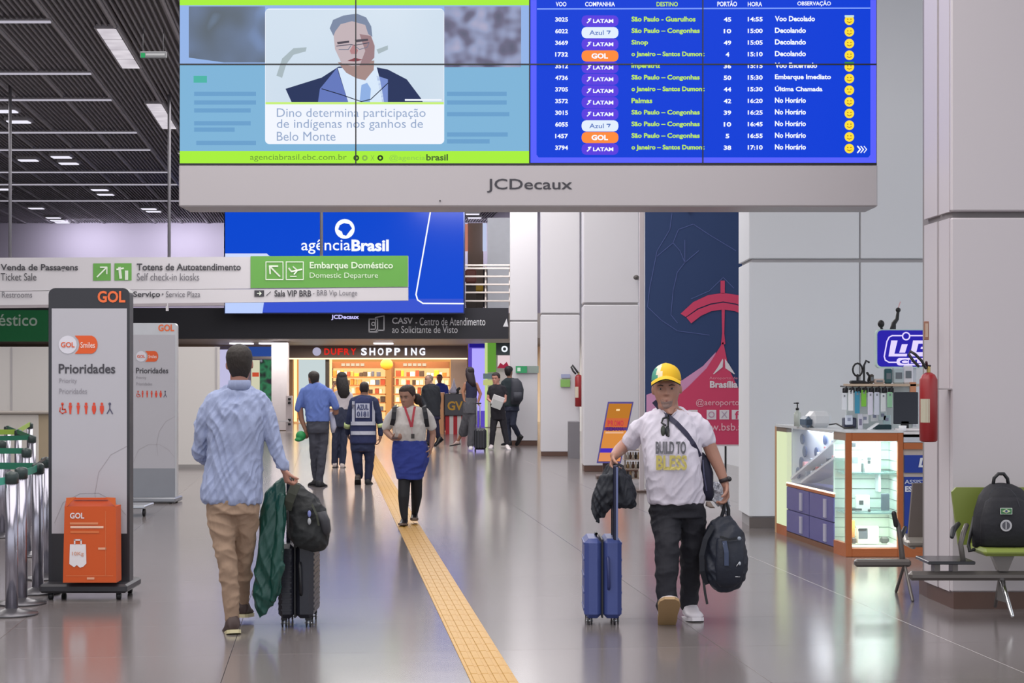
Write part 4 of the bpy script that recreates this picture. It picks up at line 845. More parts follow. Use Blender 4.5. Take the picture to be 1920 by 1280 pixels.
item('phone_box', 'white phone box with dark dots at the right on the upper glass shelf', 'box', 1621, 1652, 840, 885, DI+.02, .06, '#f0f0f0', [(1626, 1633, 857, 862, '#5c6a70'), (1627, 1632, 863, 869, '#3f4a50')])
item('small_gadget', 'tiny dark gadget between the white boxes on the upper glass shelf', 'accessory', 1616, 1619, 868, 885, DI, .03, '#5a6468')
item('phone_box', 'white phone box leaning on the lower glass shelf with dark print', 'box', 1605, 1631, 928, 959, DI, .05, '#f2f4f4', [(1611, 1619, 938, 946, '#4b5558'), (1598, 1616, 953, 957, '#3c4448')])
item('smartphone', 'dark blue grey smartphone standing on the lower glass shelf of the showcase', 'phone', 1652, 1668, 925, 957, DI, .015, '#4c6272')
item('tiny_speaker', 'tiny dark cube on the lower glass shelf between box and phone', 'accessory', 1628, 1633, 954, 959, DI-.05, .03, '#46504f')
item('camera_box', 'white box with grey camera picture on the showcase floor', 'box', 1608, 1648, 987, 1019, DI, .08, '#eef0e4', [(1610, 1627, 990, 1010, '#5c6674'), (1609, 1625, 991, 995, '#3c4450')])
item('small_speaker', 'dark round-edged speaker at the right on the showcase floor', 'speaker', 1651, 1668, 1006, 1019, DI, .06, '#434a48', b=.02)
item('small_speaker', 'dark small speaker at the left on the showcase floor', 'speaker', 1597, 1606, 1008, 1019, DI, .05, '#4a3f3c', b=.01)
item('orange_box', 'tall orange box at the left end of the showcase floor', 'box', 1593, 1603, 975, 1018, DI+.1, .05, '#e8a252')
item('small_camera', 'small dark camera hanging under the showcase roof', 'camera', 1594, 1605, 829, 838, DI, .04, '#39424c')
# right hand counter part with blue posters
t = thing('poster_counter', (X(1740, D), D, 0), 'counter front with blue advertising posters partly hidden by the near column', 'counter')
q = MB(); q.box(x1+.002, 4.9, D+.02, D+.6, 0, 1.06, M('#c3b8ae', .5)); q.build('body', t)
q = MB(); q.box(x1+.002, 4.9, D, D+.6, 1.06, 1.105, M('#e4e2e4', .3)); q.box(x1+.002, 4.9, D, D+.02, Z(842, D), Z(830, D), WOOD); q.box(x1+.002, 4.9, D, D+.02, 0, .12, WOOD); q.box(x1+.002, 4.9, D+.0, D+.02, Z(829, D), Z(814, D), M('#c6ccd6', .4)); q.build('trim', t)
BLU = M('#233f9c', .4)
q = MB(); q.box(x1+.01, 4.2, D+.005, D+.02, Z(886, D), Z(853, D), BLU); q.text('LiG', 1722, 1760, 858, 876, D, M('#dfe4ee', .4), .04, .2); q.build('poster', t)
q = MB(); q.box(x1+.01, 4.2, D+.005, D+.02, Z(1000, D), Z(894, D), BLU); q.text('ASSISTÊNCIA', 1696, 1775, 897, 907, D, M('#c8d0e4', .4), .02); q.text('ESPECIALIZADA', 1697, 1800, 911, 922, D, M('#e4e8f0', .4), .04); q.build('poster', t)
# things on the counter
def onc(py, D): return P(0, py, D).z
ct = 1.11
D2 = 16.6
t = thing('pump_bottle', (X(1495, D2), D2, ct), 'clear pump bottle with black top on the left end of the counter', 'bottle'); c = (X(1495, D2), D2, ct)
q = MB(); q.lathe(c, [(.005, 0), (.033, .004), (.033, .13), (.012, .155), (.012, .165)], M('#c8d0c8', .15, spec=.8), 16); q.build('bottle', t)
q = MB(); q.lathe(c, [(.016, .16), (.016, .18), (.006, .185), (.006, .22), (.016, .222), (.014, .235)], BLACK, 12); q.box(c[0]-.035, c[0], c[1]-.006, c[1]+.006, c[2]+.222, c[2]+.232, BLACK); q.build('pump', t)
t = thing('label_printer', (X(1532, 16.3), 16.3, ct), 'white rounded label printer on the slanting counter beside the pump bottle', 'printer')
q = MB(); q.M = Matrix.Translation((X(1532, 16.3), 16.3, ct)) @ Matrix.Rotation(.25, 4, 'Z'); q.box(-.10, .12, -.1, .1, 0, .155, M('#e8eaee', .35), .045); q.build('body', t)
q = MB(); q.M = Matrix.Translation((X(1532, 16.3), 16.3, ct)) @ Matrix.Rotation(.25, 4, 'Z'); q.box(-.15, -.085, -.09, .09, .0, .11, M('#5b7086', .35), .03); q.box(-.148, -.09, -.092, -.08, .03, .08, M('#3c4a5c', .4)); q.build('paper_door', t)
q = MB(); q.tube([(X(1555, 16.2), 16.2, ct+.03), (X(1568, 16), 16., ct+.045), (X(1583, 15.9), 15.9, ct+.008), (X(1600, 15.8), 15.8, ct+.02)], .007, BLACK, 6); tag(q.build('cable', None, (X(1568, 16), 16, ct)), 'black cable running from the white printer along the counter', 'cable')
item('cash_box', 'dark box with picture beside the hanging phone cases on the counter', 'box', 1583, 1606, 783, 802, 15.9, .12, '#3c4058', [(1586, 1603, 786, 798, '#5a6078')])
item('photo_card', 'white folded card standing next to the dark counter box', 'card', 1609, 1618, 775, 805, 15.8, .02, '#e2e2ee', [(1611, 1616, 785, 797, '#8a86a0')])
q = MB(); q.M = Matrix.Translation((X(1630, 15.6), 15.6, ct)) @ Matrix.Rotation(-.6, 4, 'Y'); q.box(-.1, .1, -.05, .05, 0, .012, M('#eceef2', .3), .004); tag(q.build('tablet', None, (X(1630, 15.6), 15.6, ct)), 'white tablet propped at a slant on the counter', 'tablet')
t = thing('monitor', (X(1698, 15.5), 15.5, ct), 'black computer monitor seen from behind on the counter', 'monitor')
q = MB(); q.pbox(1676, 1722, 735, 795, 15.5, .03, M('#2c303a', .45), .006); q.build('screen_case', t)
q = MB(); q.box(X(1690, 15.5), X(1704, 15.5), 15.5, 15.53, ct, ct+.08, BLACK); q.box(X(1682, 15.5), X(1712, 15.5), 15.45, 15.62, ct, ct+.012, BLACK, .004); q.build('stand', t)
q = MB(); q.box(X(1683, 15.3), X(1735, 15.3), 15.28, 15.42, ct, ct+.02, M('#e6e2e4', .4), .005); tag(q.build('keyboard', None, (X(1700, 15.3), 15.3, ct)), 'white keyboard lying in front of the black monitor', 'keyboard')
q = MB(); q.lathe((X(1690, 15.25), 15.2, ct+.0), [(.005, 0), (.03, .003), (.035, .05), (.03, .05), (.02, .01)], M('#eeeef2', .3), 14); tag(q.build('cup', None, (X(1690, 15.25), 15.25, ct)), 'small white cup on the counter before the keyboard', 'cup')
item('card_terminal', 'dark teal card terminal on the counter below the phone cases', 'terminal', 1641, 1672, 796, 805, 15.7, .1, '#234048')
# hanging phone case rack
t = thing('case_rack', (X(1630, 16), 16, ct), 'wall rack with black prongs holding hanging phone cases', 'rack')
q = MB(); q.box(X(1588, 16), X(1712, 16), 16.02, 16.05, ct, Z(720, 16), M('#dfe9ea', .3)); q.build('back_board', t)
q = MB(); q.box(X(1583, 16), X(1712, 16), 15.75, 16.05, Z(724, 16), Z(719, 16), M('#c9b39c', .4), .003); q.box(X(1695, 16), X(1706, 16), 15.75, 15.78, Z(735, 16), Z(716, 16), M('#d18f6a', .4)); q.build('top_shelf', t)
for k in range(8):
    px = 1585+k*12.2; q = MB(); q.tube([(X(px, 15.8), 16.02, Z(724, 15.8)), (X(px, 15.8), 15.75, Z(725, 15.8)), (X(px-5, 15.8), 15.72, Z(733, 15.8))], .008, BLACK, 6)
    q.box(X(px-6, 15.8), X(px+4, 15.8), 15.76, 15.79, Z(736, 15.8), Z(727, 15.8), BLACK, .004); q.build('prong', t)
for k, (h, a, b) in enumerate((('#e8ecf2', 744, 768), ('#f2f4f6', 738, 770), ('#4a9ab8', 740, 775), ('#86cc4c', 738, 762), ('#e4e2f2', 742, 778), ('#dfe4f2', 742, 778), ('#eef2f4', 744, 772), ('#a8dcb4', 742, 764))):
    px = 1583+k*12.2; q = MB(); q.pbox(px-4.5, px+5, a-7, b, 15.74, .015, M(h, .25), .004); q.pbox(px-1, px+2, a-4, a, 15.738, .003, M('#8a9098', .4))
    tag(q.build('phone_case', None, P(px, b, 15.74)), ['white phone case hanging first from the left on the rack', 'white long phone case hanging second from the left on the rack', 'blue phone case hanging on the rack', 'bright green phone case hanging on the rack', 'lilac white phone case right of the green one', 'pale long phone case hanging fifth to right on rack', 'white phone case beside the pale green one', 'pale green phone case hanging beside the monitor'][k], 'phone case', 'hanging phone cases')
for k, (px, py, h) in enumerate(((1592, 778, '#dfe6f4'), (1622, 776, '#f0f2f6'), (1640, 772, '#f4f6f8'), (1655, 770, '#e2f0f0'), (1663, 778, '#bfd8dc'))):
    q = MB(); q.pbox(px-7, px+7, py, py+18, 15.85, .02, M(h, .3), .004); q.pbox(px-3, px+3, py+5, py+11, 15.847, .003, M('#9aa0b8', .4)); tag(q.build('accessory_pack', None, P(px, py+18, 15.85)), ['pale blue accessory pack low on the rack at the left', 'white accessory pack low on the rack below the lilac case', 'white accessory pack under the long pale case', 'mint white accessory pack near the monitor', 'grey blue accessory pack beside the monitor edge'][k], 'pack', 'accessory packs on the rack')
# objects on top of the rack
zt = Z(719, 16)
def rk(px, dz=0, dy=15.9): return (X(px, dy), dy, zt+dz)
t = thing('ring_lamp', rk(1608), 'black ring shaped lamp on top of the case rack', 'lamp')
q = MB(); c = rk(1608, .13); q.tube([(c[0]+.045*math.cos(a*.5236), c[1], c[2]+.06*math.sin(a*.5236)) for a in range(13)], .009, BLACK, 6, False); q.build('ring', t)
q = MB(); c = rk(1608); q.box(c[0]-.07, c[0]+.07, c[1]-.05, c[1]+.05, c[2], c[2]+.03, BLK2, .01); q.tube([(c[0], c[1], c[2]+.02), (c[0], c[1], c[2]+.08)], .012, BLACK, 6); q.build('foot', t)
t = thing('headset_stand', rk(1622), 'black hooked headset stand right of the ring lamp', 'stand')
q = MB(); c = rk(1620); q.tube([c, (c[0], c[1], c[2]+.17), (c[0]+.02, c[1], c[2]+.215), (c[0]+.045, c[1], c[2]+.2)], .01, BLK2, 6); q.box(c[0]-.04, c[0]+.05, c[1]-.04, c[1]+.04, c[2], c[2]+.02, BLACK, .006); q.tube([(c[0]+.03, c[1], c[2]+.1), (c[0]+.05, c[1], c[2]+.07), (c[0]+.04, c[1], c[2]+.03)], .012, BLK2, 6); q.build('frame', t)
for k, (px, w, h_, hh, lb) in enumerate(((1634, .018, .09, '#4a4440', 'small dark upright gadget on the rack top'), (1648, .05, .045, '#cbb9b0', 'beige flat gadget on the rack top'), (1665, .035, .14, '#2f5a60', 'dark teal upright box on the rack top'), (1684, .05, .15, '#b9c9cf', 'pale blue upright box on the rack top'), (1702, .045, .17, '#dfe0e8', 'white tall box below the lit sign'))):
    q = MB(); c = rk(px); q.box(c[0]-w, c[0]+w, c[1]-.03, c[1]+.03, c[2], c[2]+h_, M(hh, .4), .012); q.box(c[0]-w*.6, c[0]+w*.6, c[1]-.033, c[1]-.028, c[2]+h_*.3, c[2]+h_*.7, M('#6f7880', .4)); tag(q.build('boxed_gadget', None, c), lb, 'gadget', 'gadgets on the rack top')
# lit sign
DS = 15.9
t = thing('lit_sign', P(1700, 688, DS), 'blue rounded light box sign lettered LiG above the phone case rack', 'sign')
def rrect(x0, x1, y0, y1, r):
    o = []
    for cx, cy, a0 in ((x1-r, y0+r, -90), (x1-r, y1-r, 0), (x0+r, y1-r, 90), (x0+r, y0+r, 180)):
        for k in range(5): an = math.radians(a0+22.5*k); o.append((cx+r*math.cos(an), cy+r*math.sin(an)))
    return o
q = MB(); q.pprism(rrect(1643, 1812, 617, 690, 8), DS, .08, M('#cfe8e0', .4)); q.build('case', t)
q = MB(); q.flat(rrect(1645, 1810, 619, 687, 8), DS-.002, E('#2a22a8', 1)); q.build('face', t)
LW3 = E('#d8ccff', 1.15)
q = MB(); q.line([(1800, 629), (1673, 629), (1667, 632), (1663, 640), (1658, 668), (1660, 675), (1667, 679), (1800, 679)], 2.4, DS-.004, LW3)
q.flat([(1671, 638), (1683, 638), (1677, 663), (1701, 663), (1700, 668), (1666, 668)], DS-.006, LW3); q.flat([(1691, 645), (1702, 645), (1697, 661), (1686, 661)], DS-.006, LW3); q.disc(1699, 630, 8, DS-.008, LW3, 18); q.disc(1699, 630, 5.5, DS-.010, E('#2a22a8', 1), 16)
q.flat([(1712, 638), (1740, 638), (1739, 644), (1722, 644), (1718, 660), (1730, 660), (1731, 654), (1726, 654), (1727, 650), (1737, 650), (1733, 668), (1706, 668)], DS-.006, LW3)
q.flat(rrect(1681, 1790, 671, 685, 6), DS-.008, LW3); q.text('CELULAR', 1687, 1785, 674, 682, DS-.011, E('#2a22a8', 1), .03); q.build('lettering', t)
q = MB(); q.box(X(1715, DS), X(1722, DS), DS+.08, DS+.1, Z(800, DS), Z(640, DS), STEEL); q.build('pole', t)
for (px, py, pts, lb) in ((1652, 607, None, 'round black ball webcam standing on top of the lit blue sign'), (1674, 600, [(1674, 618), (1676, 606), (1682, 598), (1684, 583)], 'bent black gooseneck arm rising from the lit blue sign')):
    q = MB()
    if pts: q.tube([P(a, b, DS+.04) for a, b in pts], [.03, .022, .018, .014], BLACK, 8); q.ell(P(1684, 581, DS+.04), .024, BLACK); q.tube([P(1684, 578, DS+.04), P(1688, 566, DS+.04)], .004, M('#e8b0b4', .5), 6)
    else: q.ell(P(px, py, DS+.04), (.032, .032, .036), BLACK); q.tube([P(1652, 613, DS+.04), P(1654, 618, DS+.04)], .012, BLACK, 8)
    tag(q.build('sign_top_gadget', None, P(px, 618, DS+.04)), lb, 'gadget')
# ------------------------------------------------------------------ fire extinguishers
def extinguisher(px, pt, pb, D, r, label, hose, frame):
    c = (X(px, D), D, Z(pb, D)); h = Z(pt, D)-c[2]; t = thing('fire_extinguisher', c, label, 'fire extinguisher', 'wall fire extinguishers')
    RD = M('#932428', .35, var=.03)
    q = MB(); q.lathe(c, [(r*.8, 0), (r, .01), (r, h-.05), (r*.7, h-.015), (r*.3, h)], RD, 24); q.build('cylinder', t)
    q = MB(); q.tube([(c[0], D, c[2]+h-.01), (c[0], D, c[2]+h+.035)], r*.22, M('#b49a60', .35, .7), 10); q.build('valve', t)
    q = MB(); q.tube([(c[0]-.01, D, c[2]+h+.03), (c[0]-.02, D-.02, c[2]+h+.07)], r*.15, M('#3a1520', .4), 8); q.box(c[0]-.045, c[0]+.015, D-.012, D+.012, c[2]+h+.04, c[2]+h+.052, BLACK, .003); q.build('lever', t)
    q = MB(); q.tube([P(a, b, D-.03) for a, b in hose], .010 if D < 20 else .018, BLACK, 8); q.build('hose', t)
    q = MB(); lab = [(c[0]+r*1.01*math.sin(a), D-r*1.01*math.cos(a)) for a in (-1.3, -1.0, -.7, -.4, -.1)]
    for (u, w) in zip(lab[:-1], lab[1:]): q.add([(u[0], u[1], c[2]+h*.28), (w[0], w[1], c[2]+h*.28), (w[0], w[1], c[2]+h*.62), (u[0], u[1], c[2]+h*.62)], [(0, 1, 2, 3)], M('#b9b4a0' if D < 20 else '#c9bfae', .5))
    q.build('paper_label', t)
    q = MB(); q.box(c[0]-r*.5, (c[0]+r+.02 if D > 20 else 3.025), D+.02 if D > 20 else D+.035, D+(r+.1 if D > 20 else .11), c[2]+h*.75, c[2]+h*.77, M('#a59c9e', .4)); q.build('bracket', t)
extinguisher(1741, 698, 828, 11.7, .061, 'large red fire extinguisher on the side of the near right column', [(1736, 690), (1728, 676), (1716, 664), (1706, 658), (1704, 664), (1712, 676), (1722, 686)], 1)
extinguisher(1085, 702, 762, 33.95, .075, 'small far red fire extinguisher on the middle white column', [(1083, 698), (1079, 692), (1073, 684), (1071, 688), (1075, 696), (1079, 700)], 0)
t = thing('wall_notice', P(1738, 636, 11.95), 'narrow brownish framed notice above the large fire extinguisher', 'sign')
q = MB(); q.pbox(1733, 1742, 602, 637, 11.95, .02, M('#9a6c58', .5), .003); q.build('frame', t); q = MB(); q.pbox(1735, 1740, 606, 632, 11.947, .004, M('#c0a896', .5)); q.build('paper', t)
q = MB(); q.ell(P(1193, 520, 28.4), (.05, .08, .04), M('#55504e', .5)); q.tube([P(1194, 521, 28.5), P(1199, 524, 28.7)], .02, M('#8a8688', .5)); tag(q.build('camera', None, P(1195, 522, 28.5)), 'small dark security camera on the column left of the navy banner', 'camera')
# ------------------------------------------------------------------ orange advertising totem, leaning display
D = 26.6
t = thing('advert_panel', (X(1150, D), D, 0), 'leaning orange advertising panel with violet border before the white column', 'sign')
tl, tr, br, bl = (1140, 753), (1188, 753), (1164, 868), (1119, 868)
q = MB()
f_ = [P(tl[0], tl[1], D+.35), P(tr[0], tr[1], D+.35), P(br[0], br[1], D), P(bl[0], bl[1], D)]
q.add(f_+[v+Vector((0, .06, 0)) for v in f_], [(0, 1, 2, 3), (7, 6, 5, 4), (0, 4, 5, 1), (1, 5, 6, 2), (2, 6, 7, 3), (3, 7, 4, 0)], M('#4a3f8c', .4)); q.build('frame', t)
def LP(u, v, o=.004): a = f_[0].lerp(f_[1], u); b = f_[3].lerp(f_[2], u); r = a.lerp(b, v); r.y -= o; return r
def lq(q, u0, u1, v0, v1, m, o=.006): q.add([LP(u0, v0, o), LP(u1, v0, o), LP(u1, v1, o), LP(u0, v1, o)], [(0, 1, 2, 3)], m)
q = MB(); lq(q, .05, .95, .03, .27, E('#c07a28', .9)); lq(q, .05, .95, .27, .42, E('#d0683a', .9)); lq(q, .05, .95, .47, .76, E('#e09040', .9)); lq(q, .05, .95, .83, .97, E('#e8955c', .9)); q.build('orange_field', t)
q = MB(); lq(q, .05, .95, .76, .83, E('#4a2cc0', .9), .008); lq(q, .08, .9, .43, .47, E('#6a3a80', .8), .008); q.build('violet_band', t)
q = MB(); lq(q, .38, .52, .12, .15, E('#ffd9a0', 1), .01); lq(q, .12, .85, .49, .52, E('#f0b890', .9), .01)
for i, ch in enumerate('SEMANA'):
    p = LP(.13+i*.12, .475, .012); q.text3(ch, p, (1, 0, 0), (0, 0, 1), 0, .045, 0, .06, E('#5a2a78', .8), .03)
for i, ch in enumerate('PROMO'):
    p = LP(.16+i*.13, .40, .012); q.text3(ch, p, (1, 0, 0), (0, 0, 1), 0, .045, 0, .09, E('#c8404a', .9), .03)
q.build('lettering', t)
q = MB(); q.box(f_[3].x, f_[2].x, D-.05, D+.4, 0, .05, M('#5c4a46', .5), .01); q.box(f_[3].x+.1, f_[2].x-.1, D+.1, D+.2, .05, f_[3].z+.05, M('#5c4a46', .5)); q.build('foot', t)
# market stall with trinkets between column and banner
D = 25.2
t = thing('trinket_stand', (X(1186, D), D, 0), 'small open stand crowded with trinkets behind the man in the cap', 'stand')
q = MB()
for px in (1172, 1200): q.box(X(px, D)-.012, X(px, D)+.012, D, D+.03, 0, Z(836, D), M('#8c8078', .4))
q.build('post', t)
for z_ in (.08, .22, .36, .50): q = MB(); q.box(X(1170, D), X(1202, D), D-.02, D+.3, z_, z_+.015, M('#a09084', .4)); q.build('tier', t)
ci = 0
for z_ in (.095, .235, .375):
    for px in (1173, 1178, 1183, 1188, 1193, 1198):
        q = MB(); q.lathe((0, 0, 0), [(.006, 0), (.018, .003), (.02, .05), (.012, .075), (.014, .09), (.004, .1)], M(['#e8dcc8', '#2c2624', '#b89a70', '#d8d4cc', '#6a4a38'][ci % 5], .5), 8); ci += 1
        tag(q.build('trinket', None), ['cream', 'black', 'tan', 'pale grey', 'brown'][(ci-1) % 5]+' trinket, '+['first', 'second', 'third', 'fourth', 'fifth', 'sixth'][(ci-1) % 6]+' from left on the '+['lowest', 'second', 'third'][(ci-1)//6]+' tier of the crowded stand', 'trinket', 'trinkets on the small stand').location = (X(px, D), D+.1, z_)
# ------------------------------------------------------------------ benches
OLV = M('#7d8a3e', .45, var=.03); BG = M('#67625f', .35, .4); 
D = 11.05
t = thing('bench', (X(1860, D), D, 0), 'near beam bench with olive green seat and back carrying the black backpack', 'bench')
q = MB(); q.box(X(1704, D), X(2130, D), D-.02, D+.05, Z(1088, D), Z(1071, D), BG, .02); q.build('beam', t)
def rquad(q, pts, y0, y1, m): q.prism(pts, y0, y1, m)
for k in range(2):
    a = X(1787, 11.4)+k*.56; q = MB(); zt_, zb_ = Z(914, 11.4), Z(1022, 11.4); w = .54
    q.M = Matrix.Identity(4); q.prism([(a+.03, zt_), (a+w-.03, zt_), (a+w, zt_-.03), (a+w-.02, zb_), (a+.045, zb_), (a, zt_-.03)], 11.43, 11.46, OLV); q.build('backrest', t)
    q = MB(); q.box(a+.09, a+w-.02, 10.98, 11.42, Z(1041, 11.05), Z(1027, 11.05), OLV, .02); q.build('seat', t)
    q = MB(); q.prism([(a+.16, Z(1042, 11.05)), (a+.30, Z(1042, 11.05)), (a+.26, Z(1070, 11.05)), (a+.20, Z(1070, 11.05))], 11.03, 11.1, BG); q.build('seat_bracket', t)
q = MB(); q.tube([P(1806, 1052, 11.1), P(1801, 1020, 11.08), P(1806, 1000, 11.1), P(1812, 985, 11.2)], .018, BG, 8); q.build('armrest', t)
q = MB(); q.tube([P(1785, 1006, 10.95), P(1788, 992, 11.0), P(1797, 982, 11.15)], [.014, .02, .016], BLACK, 8); q.build('arm_pad', t)
q = MB(); q.tube([P(1878, 1086, 11.08), P(1898, 1154, 10.86)], [.018, .012], CHROME, 8); q.tube([P(1876, 1086, 11.12), P(1868, 1125, 11.35), P(1866, 1136, 11.45)], [.018, .012, .012], BG, 8); q.prism([(X(1873, 11.1), Z(1086, 11.1)), (X(1885, 11.1), Z(1086, 11.1)), (X(1889, 11.1), Z(1130, 11.1)), (X(1870, 11.1), Z(1125, 11.1))], 11.10, 11.12, BG); q.build('leg', t)
q = MB(); q.box(X(1720, 11.3), X(1806, 11.3), 11.0, 11.35, Z(1052, 11.2), Z(1046, 11.2), M('#2a2a2e', .25), .004); q.box(X(1742, 11.2), X(1752, 11.2), 11.05, 11.15, Z(1070, 11.2), Z(1052, 11.2), BG); q.box(X(1775, 11.2), X(1785, 11.2), 11.05, 11.15, Z(1070, 11.2), Z(1052, 11.2), BG); q.build('side_table', t)
D = 12.35
t = thing('bench', (X(1680, D), D, 0), 'rear beam bench with grey brown backrest beside the blue posters', 'bench')
q = MB(); q.box(X(1602, D), 2.885, D-.03, D+.04, Z(1062, D), Z(1048, D), BG, .015); q.build('beam', t)
q = MB(); a = 12.95; q.prism([(X(1712, a), Z(906, a)), (X(1800, a), Z(903, a)), (X(1800, a), Z(1012, a)), (X(1703, a), Z(1010, a))], a, a+.04, M('#6b625e', .5)); q.build('backrest', t)
q = MB(); q.box(X(1698, 12.7), X(1800, 12.7), 12.62, 12.93, Z(1024, 12.7), Z(1012, 12.7), M('#9a948c', .35, .4), .015); q.tube([P(1696, 1004, 12.8), P(1700, 1018, 12.75), P(1712, 1024, 12.7)], .022, M('#c9c6c0', .3, .6), 8); q.build('seat', t)
q = MB(); q.tube([P(1692, 1048, 12.4), P(1688, 1010, 12.4), P(1684, 985, 12.42), P(1676, 966, 12.42)], [.022, .018, .018, .015], BG, 8); q.tube([P(1676, 962, 12.41), P(1680, 984, 12.41)], .018, BLACK, 8); q.build('armrest', t)
q = MB(); q.tube([P(1690, 1005, 12.5), P(1697, 990, 12.6)], .018, BLACK, 8); q.build('arm_pad', t)
q = MB(); q.tube([(2.84, D, .24), (2.84, 12.1, 0.01)], .012, BG, 6); q.tube([(2.84, D, .24), (2.84, 12.62, 0.01)], .012, BG, 6); q.build('leg', t)
# backpack resting on the near bench
D = 11.22
t = thing('backpack', P(1880, 1027, D), 'black backpack with small flag patch and round badge on the olive bench', 'bag')
BKB = M('#1b1b22', .7, var=.12, scale=14, bump=.25, bscale=20)
def sect(rows, D, m, n=20, p=2.6):
    """stack of rounded cross sections: (px centre, py, half width px, depth offset, half thickness m)"""
    rings = []
    for (cx, cy, hw, dd, th) in rows:
        c = P(cx, cy, D+dd); w = hw*(D+dd)/K; r = []
        for k in range(n):
            a = 2*math.pi*k/n; ca, sa = math.cos(a), math.sin(a)
            r.append(Vector((c.x+w*abs(ca)**(2/p)*(1 if ca > 0 else -1), c.y+th*abs(sa)**(2/p)*(1 if sa > 0 else -1), c.z)))
        rings.append(r)
    return rings
q = MB(); q.loft(sect([(1884, 1027, 52, 0, .05), (1884, 1024, 60, 0, .1), (1884, 1000, 62, 0, .12), (1883, 960, 56, 0, .12), (1882, 930, 46, .02, .11), (1880, 915, 34, .04, .085), (1877, 907, 20, .05, .05), (1877, 905, 6, .05, .02)], D, BKB), BKB); q.build('body', t)
q = MB(); q.loft(sect([(1886, 1025, 40, -.1, .03), (1886, 1020, 48, -.1, .05), (1886, 975, 48, -.1, .05), (1885, 940, 38, -.085, .04), (1884, 932, 26, -.08, .02)], D, BKB), BKB); q.build('front_pocket', t)
q = MB(); q.tube([P(1862, 908, D+.04), P(1864, 896, D+.03), P(1872, 888, D+.03), P(1882, 888, D+.03), P(1889, 897, D+.03), P(1891, 910, D+.04)], .012, BLACK, 8); q.build('handle', t)
q = MB(); q.tube([P(1826, 970, D+.05), P(1820, 1000, D+.0), P(1816, 1020, D-.08), P(1818, 1033, D-.12), P(1826, 1030, D-.1)], .012, BLACK, 8); q.build('strap', t)
yb = D-.158
q = MB(); q.pbox(1876, 1898, 952, 964, yb, .006, M('#dfe6dc', .5)); q.pbox(1877, 1897, 953, 963, yb-.002, .003, M('#3f7a4c', .5)); q.flat([(1879, 958), (1887, 954), (1895, 958), (1887, 962)], yb-.006, M('#cfd8b0', .5)); q.disc(1887, 958, 2.4, yb-.009, M('#3a4a78', .5), 10); q.build('flag_patch', t)
q = MB(); q.disc(1886.5, 985, 11, yb-.004, M('#b9b8bc', .5), 20); q.disc(1886.5, 985, 7.5, yb-.006, M('#55545c', .5), 18); q.line([(1886.5, 979), (1886.5, 991)], 2, yb-.009, M('#b9b8bc', .5)); q.text('DELTA', 1880, 1893, 1004, 1009, yb, M('#6c6a70', .5)) if False else None; q.build('round_badge', t)
q = MB(); q.line([(1854, 940), (1856, 925), (1866, 915), (1880, 912), (1894, 916), (1906, 930), (1912, 950)], 1.2, D-.13, M('#3a3a42', .4)); q.build('zip', t)
# ------------------------------------------------------------------ people
SKIN_L = M('#a87866', .5, var=.05, scale=9, bump=.05, bscale=60)
SKIN_P = M('#a47866', .5, var=.05, scale=9, bump=.05, bscale=60)
SKIN_D = M('#8d6450', .5, var=.05, scale=9)
def head_pt(th, t, grow=1.0, face=True):
    """surface point of a head of height 1, chin at z=0, facing -y; th from the face axis"""
    tab = [(0, .12, .34, -.05), (.04, .18, .39, .04), (.1, .225, .40, .13), (.18, .255, .395, .21), (.3, .29, .385, .31), (.42, .315, .38, .38), (.55, .33, .385, .42), (.68, .335, .385, .44), (.8, .31, .355, .42), (.9, .245, .28, .34), (.96, .165, .18, .23), (1, .05, .05, .07)]
    for i in range(len(tab)-1):
        if t <= tab[i+1][0]: break
    a, b = tab[i], tab[i+1]; u = (t-a[0])/(b[0]-a[0]); w, f, k = [a[j]+(b[j]-a[j])*u for j in (1, 2, 3)]
    s, c = math.sin(th), math.cos(th); p = 2.3
    x = w*abs(s)**(2/p)*(1 if s > 0 else -1)
    y = -(f if c > 0 else k)*abs(c)**(2/p)*(1 if c > 0 else -1)
    if face and c > 0:
        for sx in (-1, 1): y += .05*math.exp(-((x-sx*.14)**2/.006+(t-.50)**2/.0035)); y -= .022*math.exp(-((x-sx*.2)**2/.008+(t-.36)**2/.006))
        y -= .03*math.exp(-(x*x/.03+(t-.61)**2/.002)); y -= .03*math.exp(-(x*x/.012+(t-.2)**2/.004)); y += .018*math.exp(-(x*x/.02+(t-.125)**2/.0008)); y -= .03*math.exp(-(x*x/.01+(t-.04)**2/.004))
    return Vector((x*grow, y*grow, .5+(t-.5)*grow))
def head_M(c, h, yaw, pitch=0, roll=0):
    return Matrix.Translation(c) @ Euler((math.radians(pitch), math.radians(roll), math.radians(yaw))).to_matrix().to_4x4() @ Matrix.Diagonal((h, h, h, 1)) @ Matrix.Translation((0, 0, -.5))
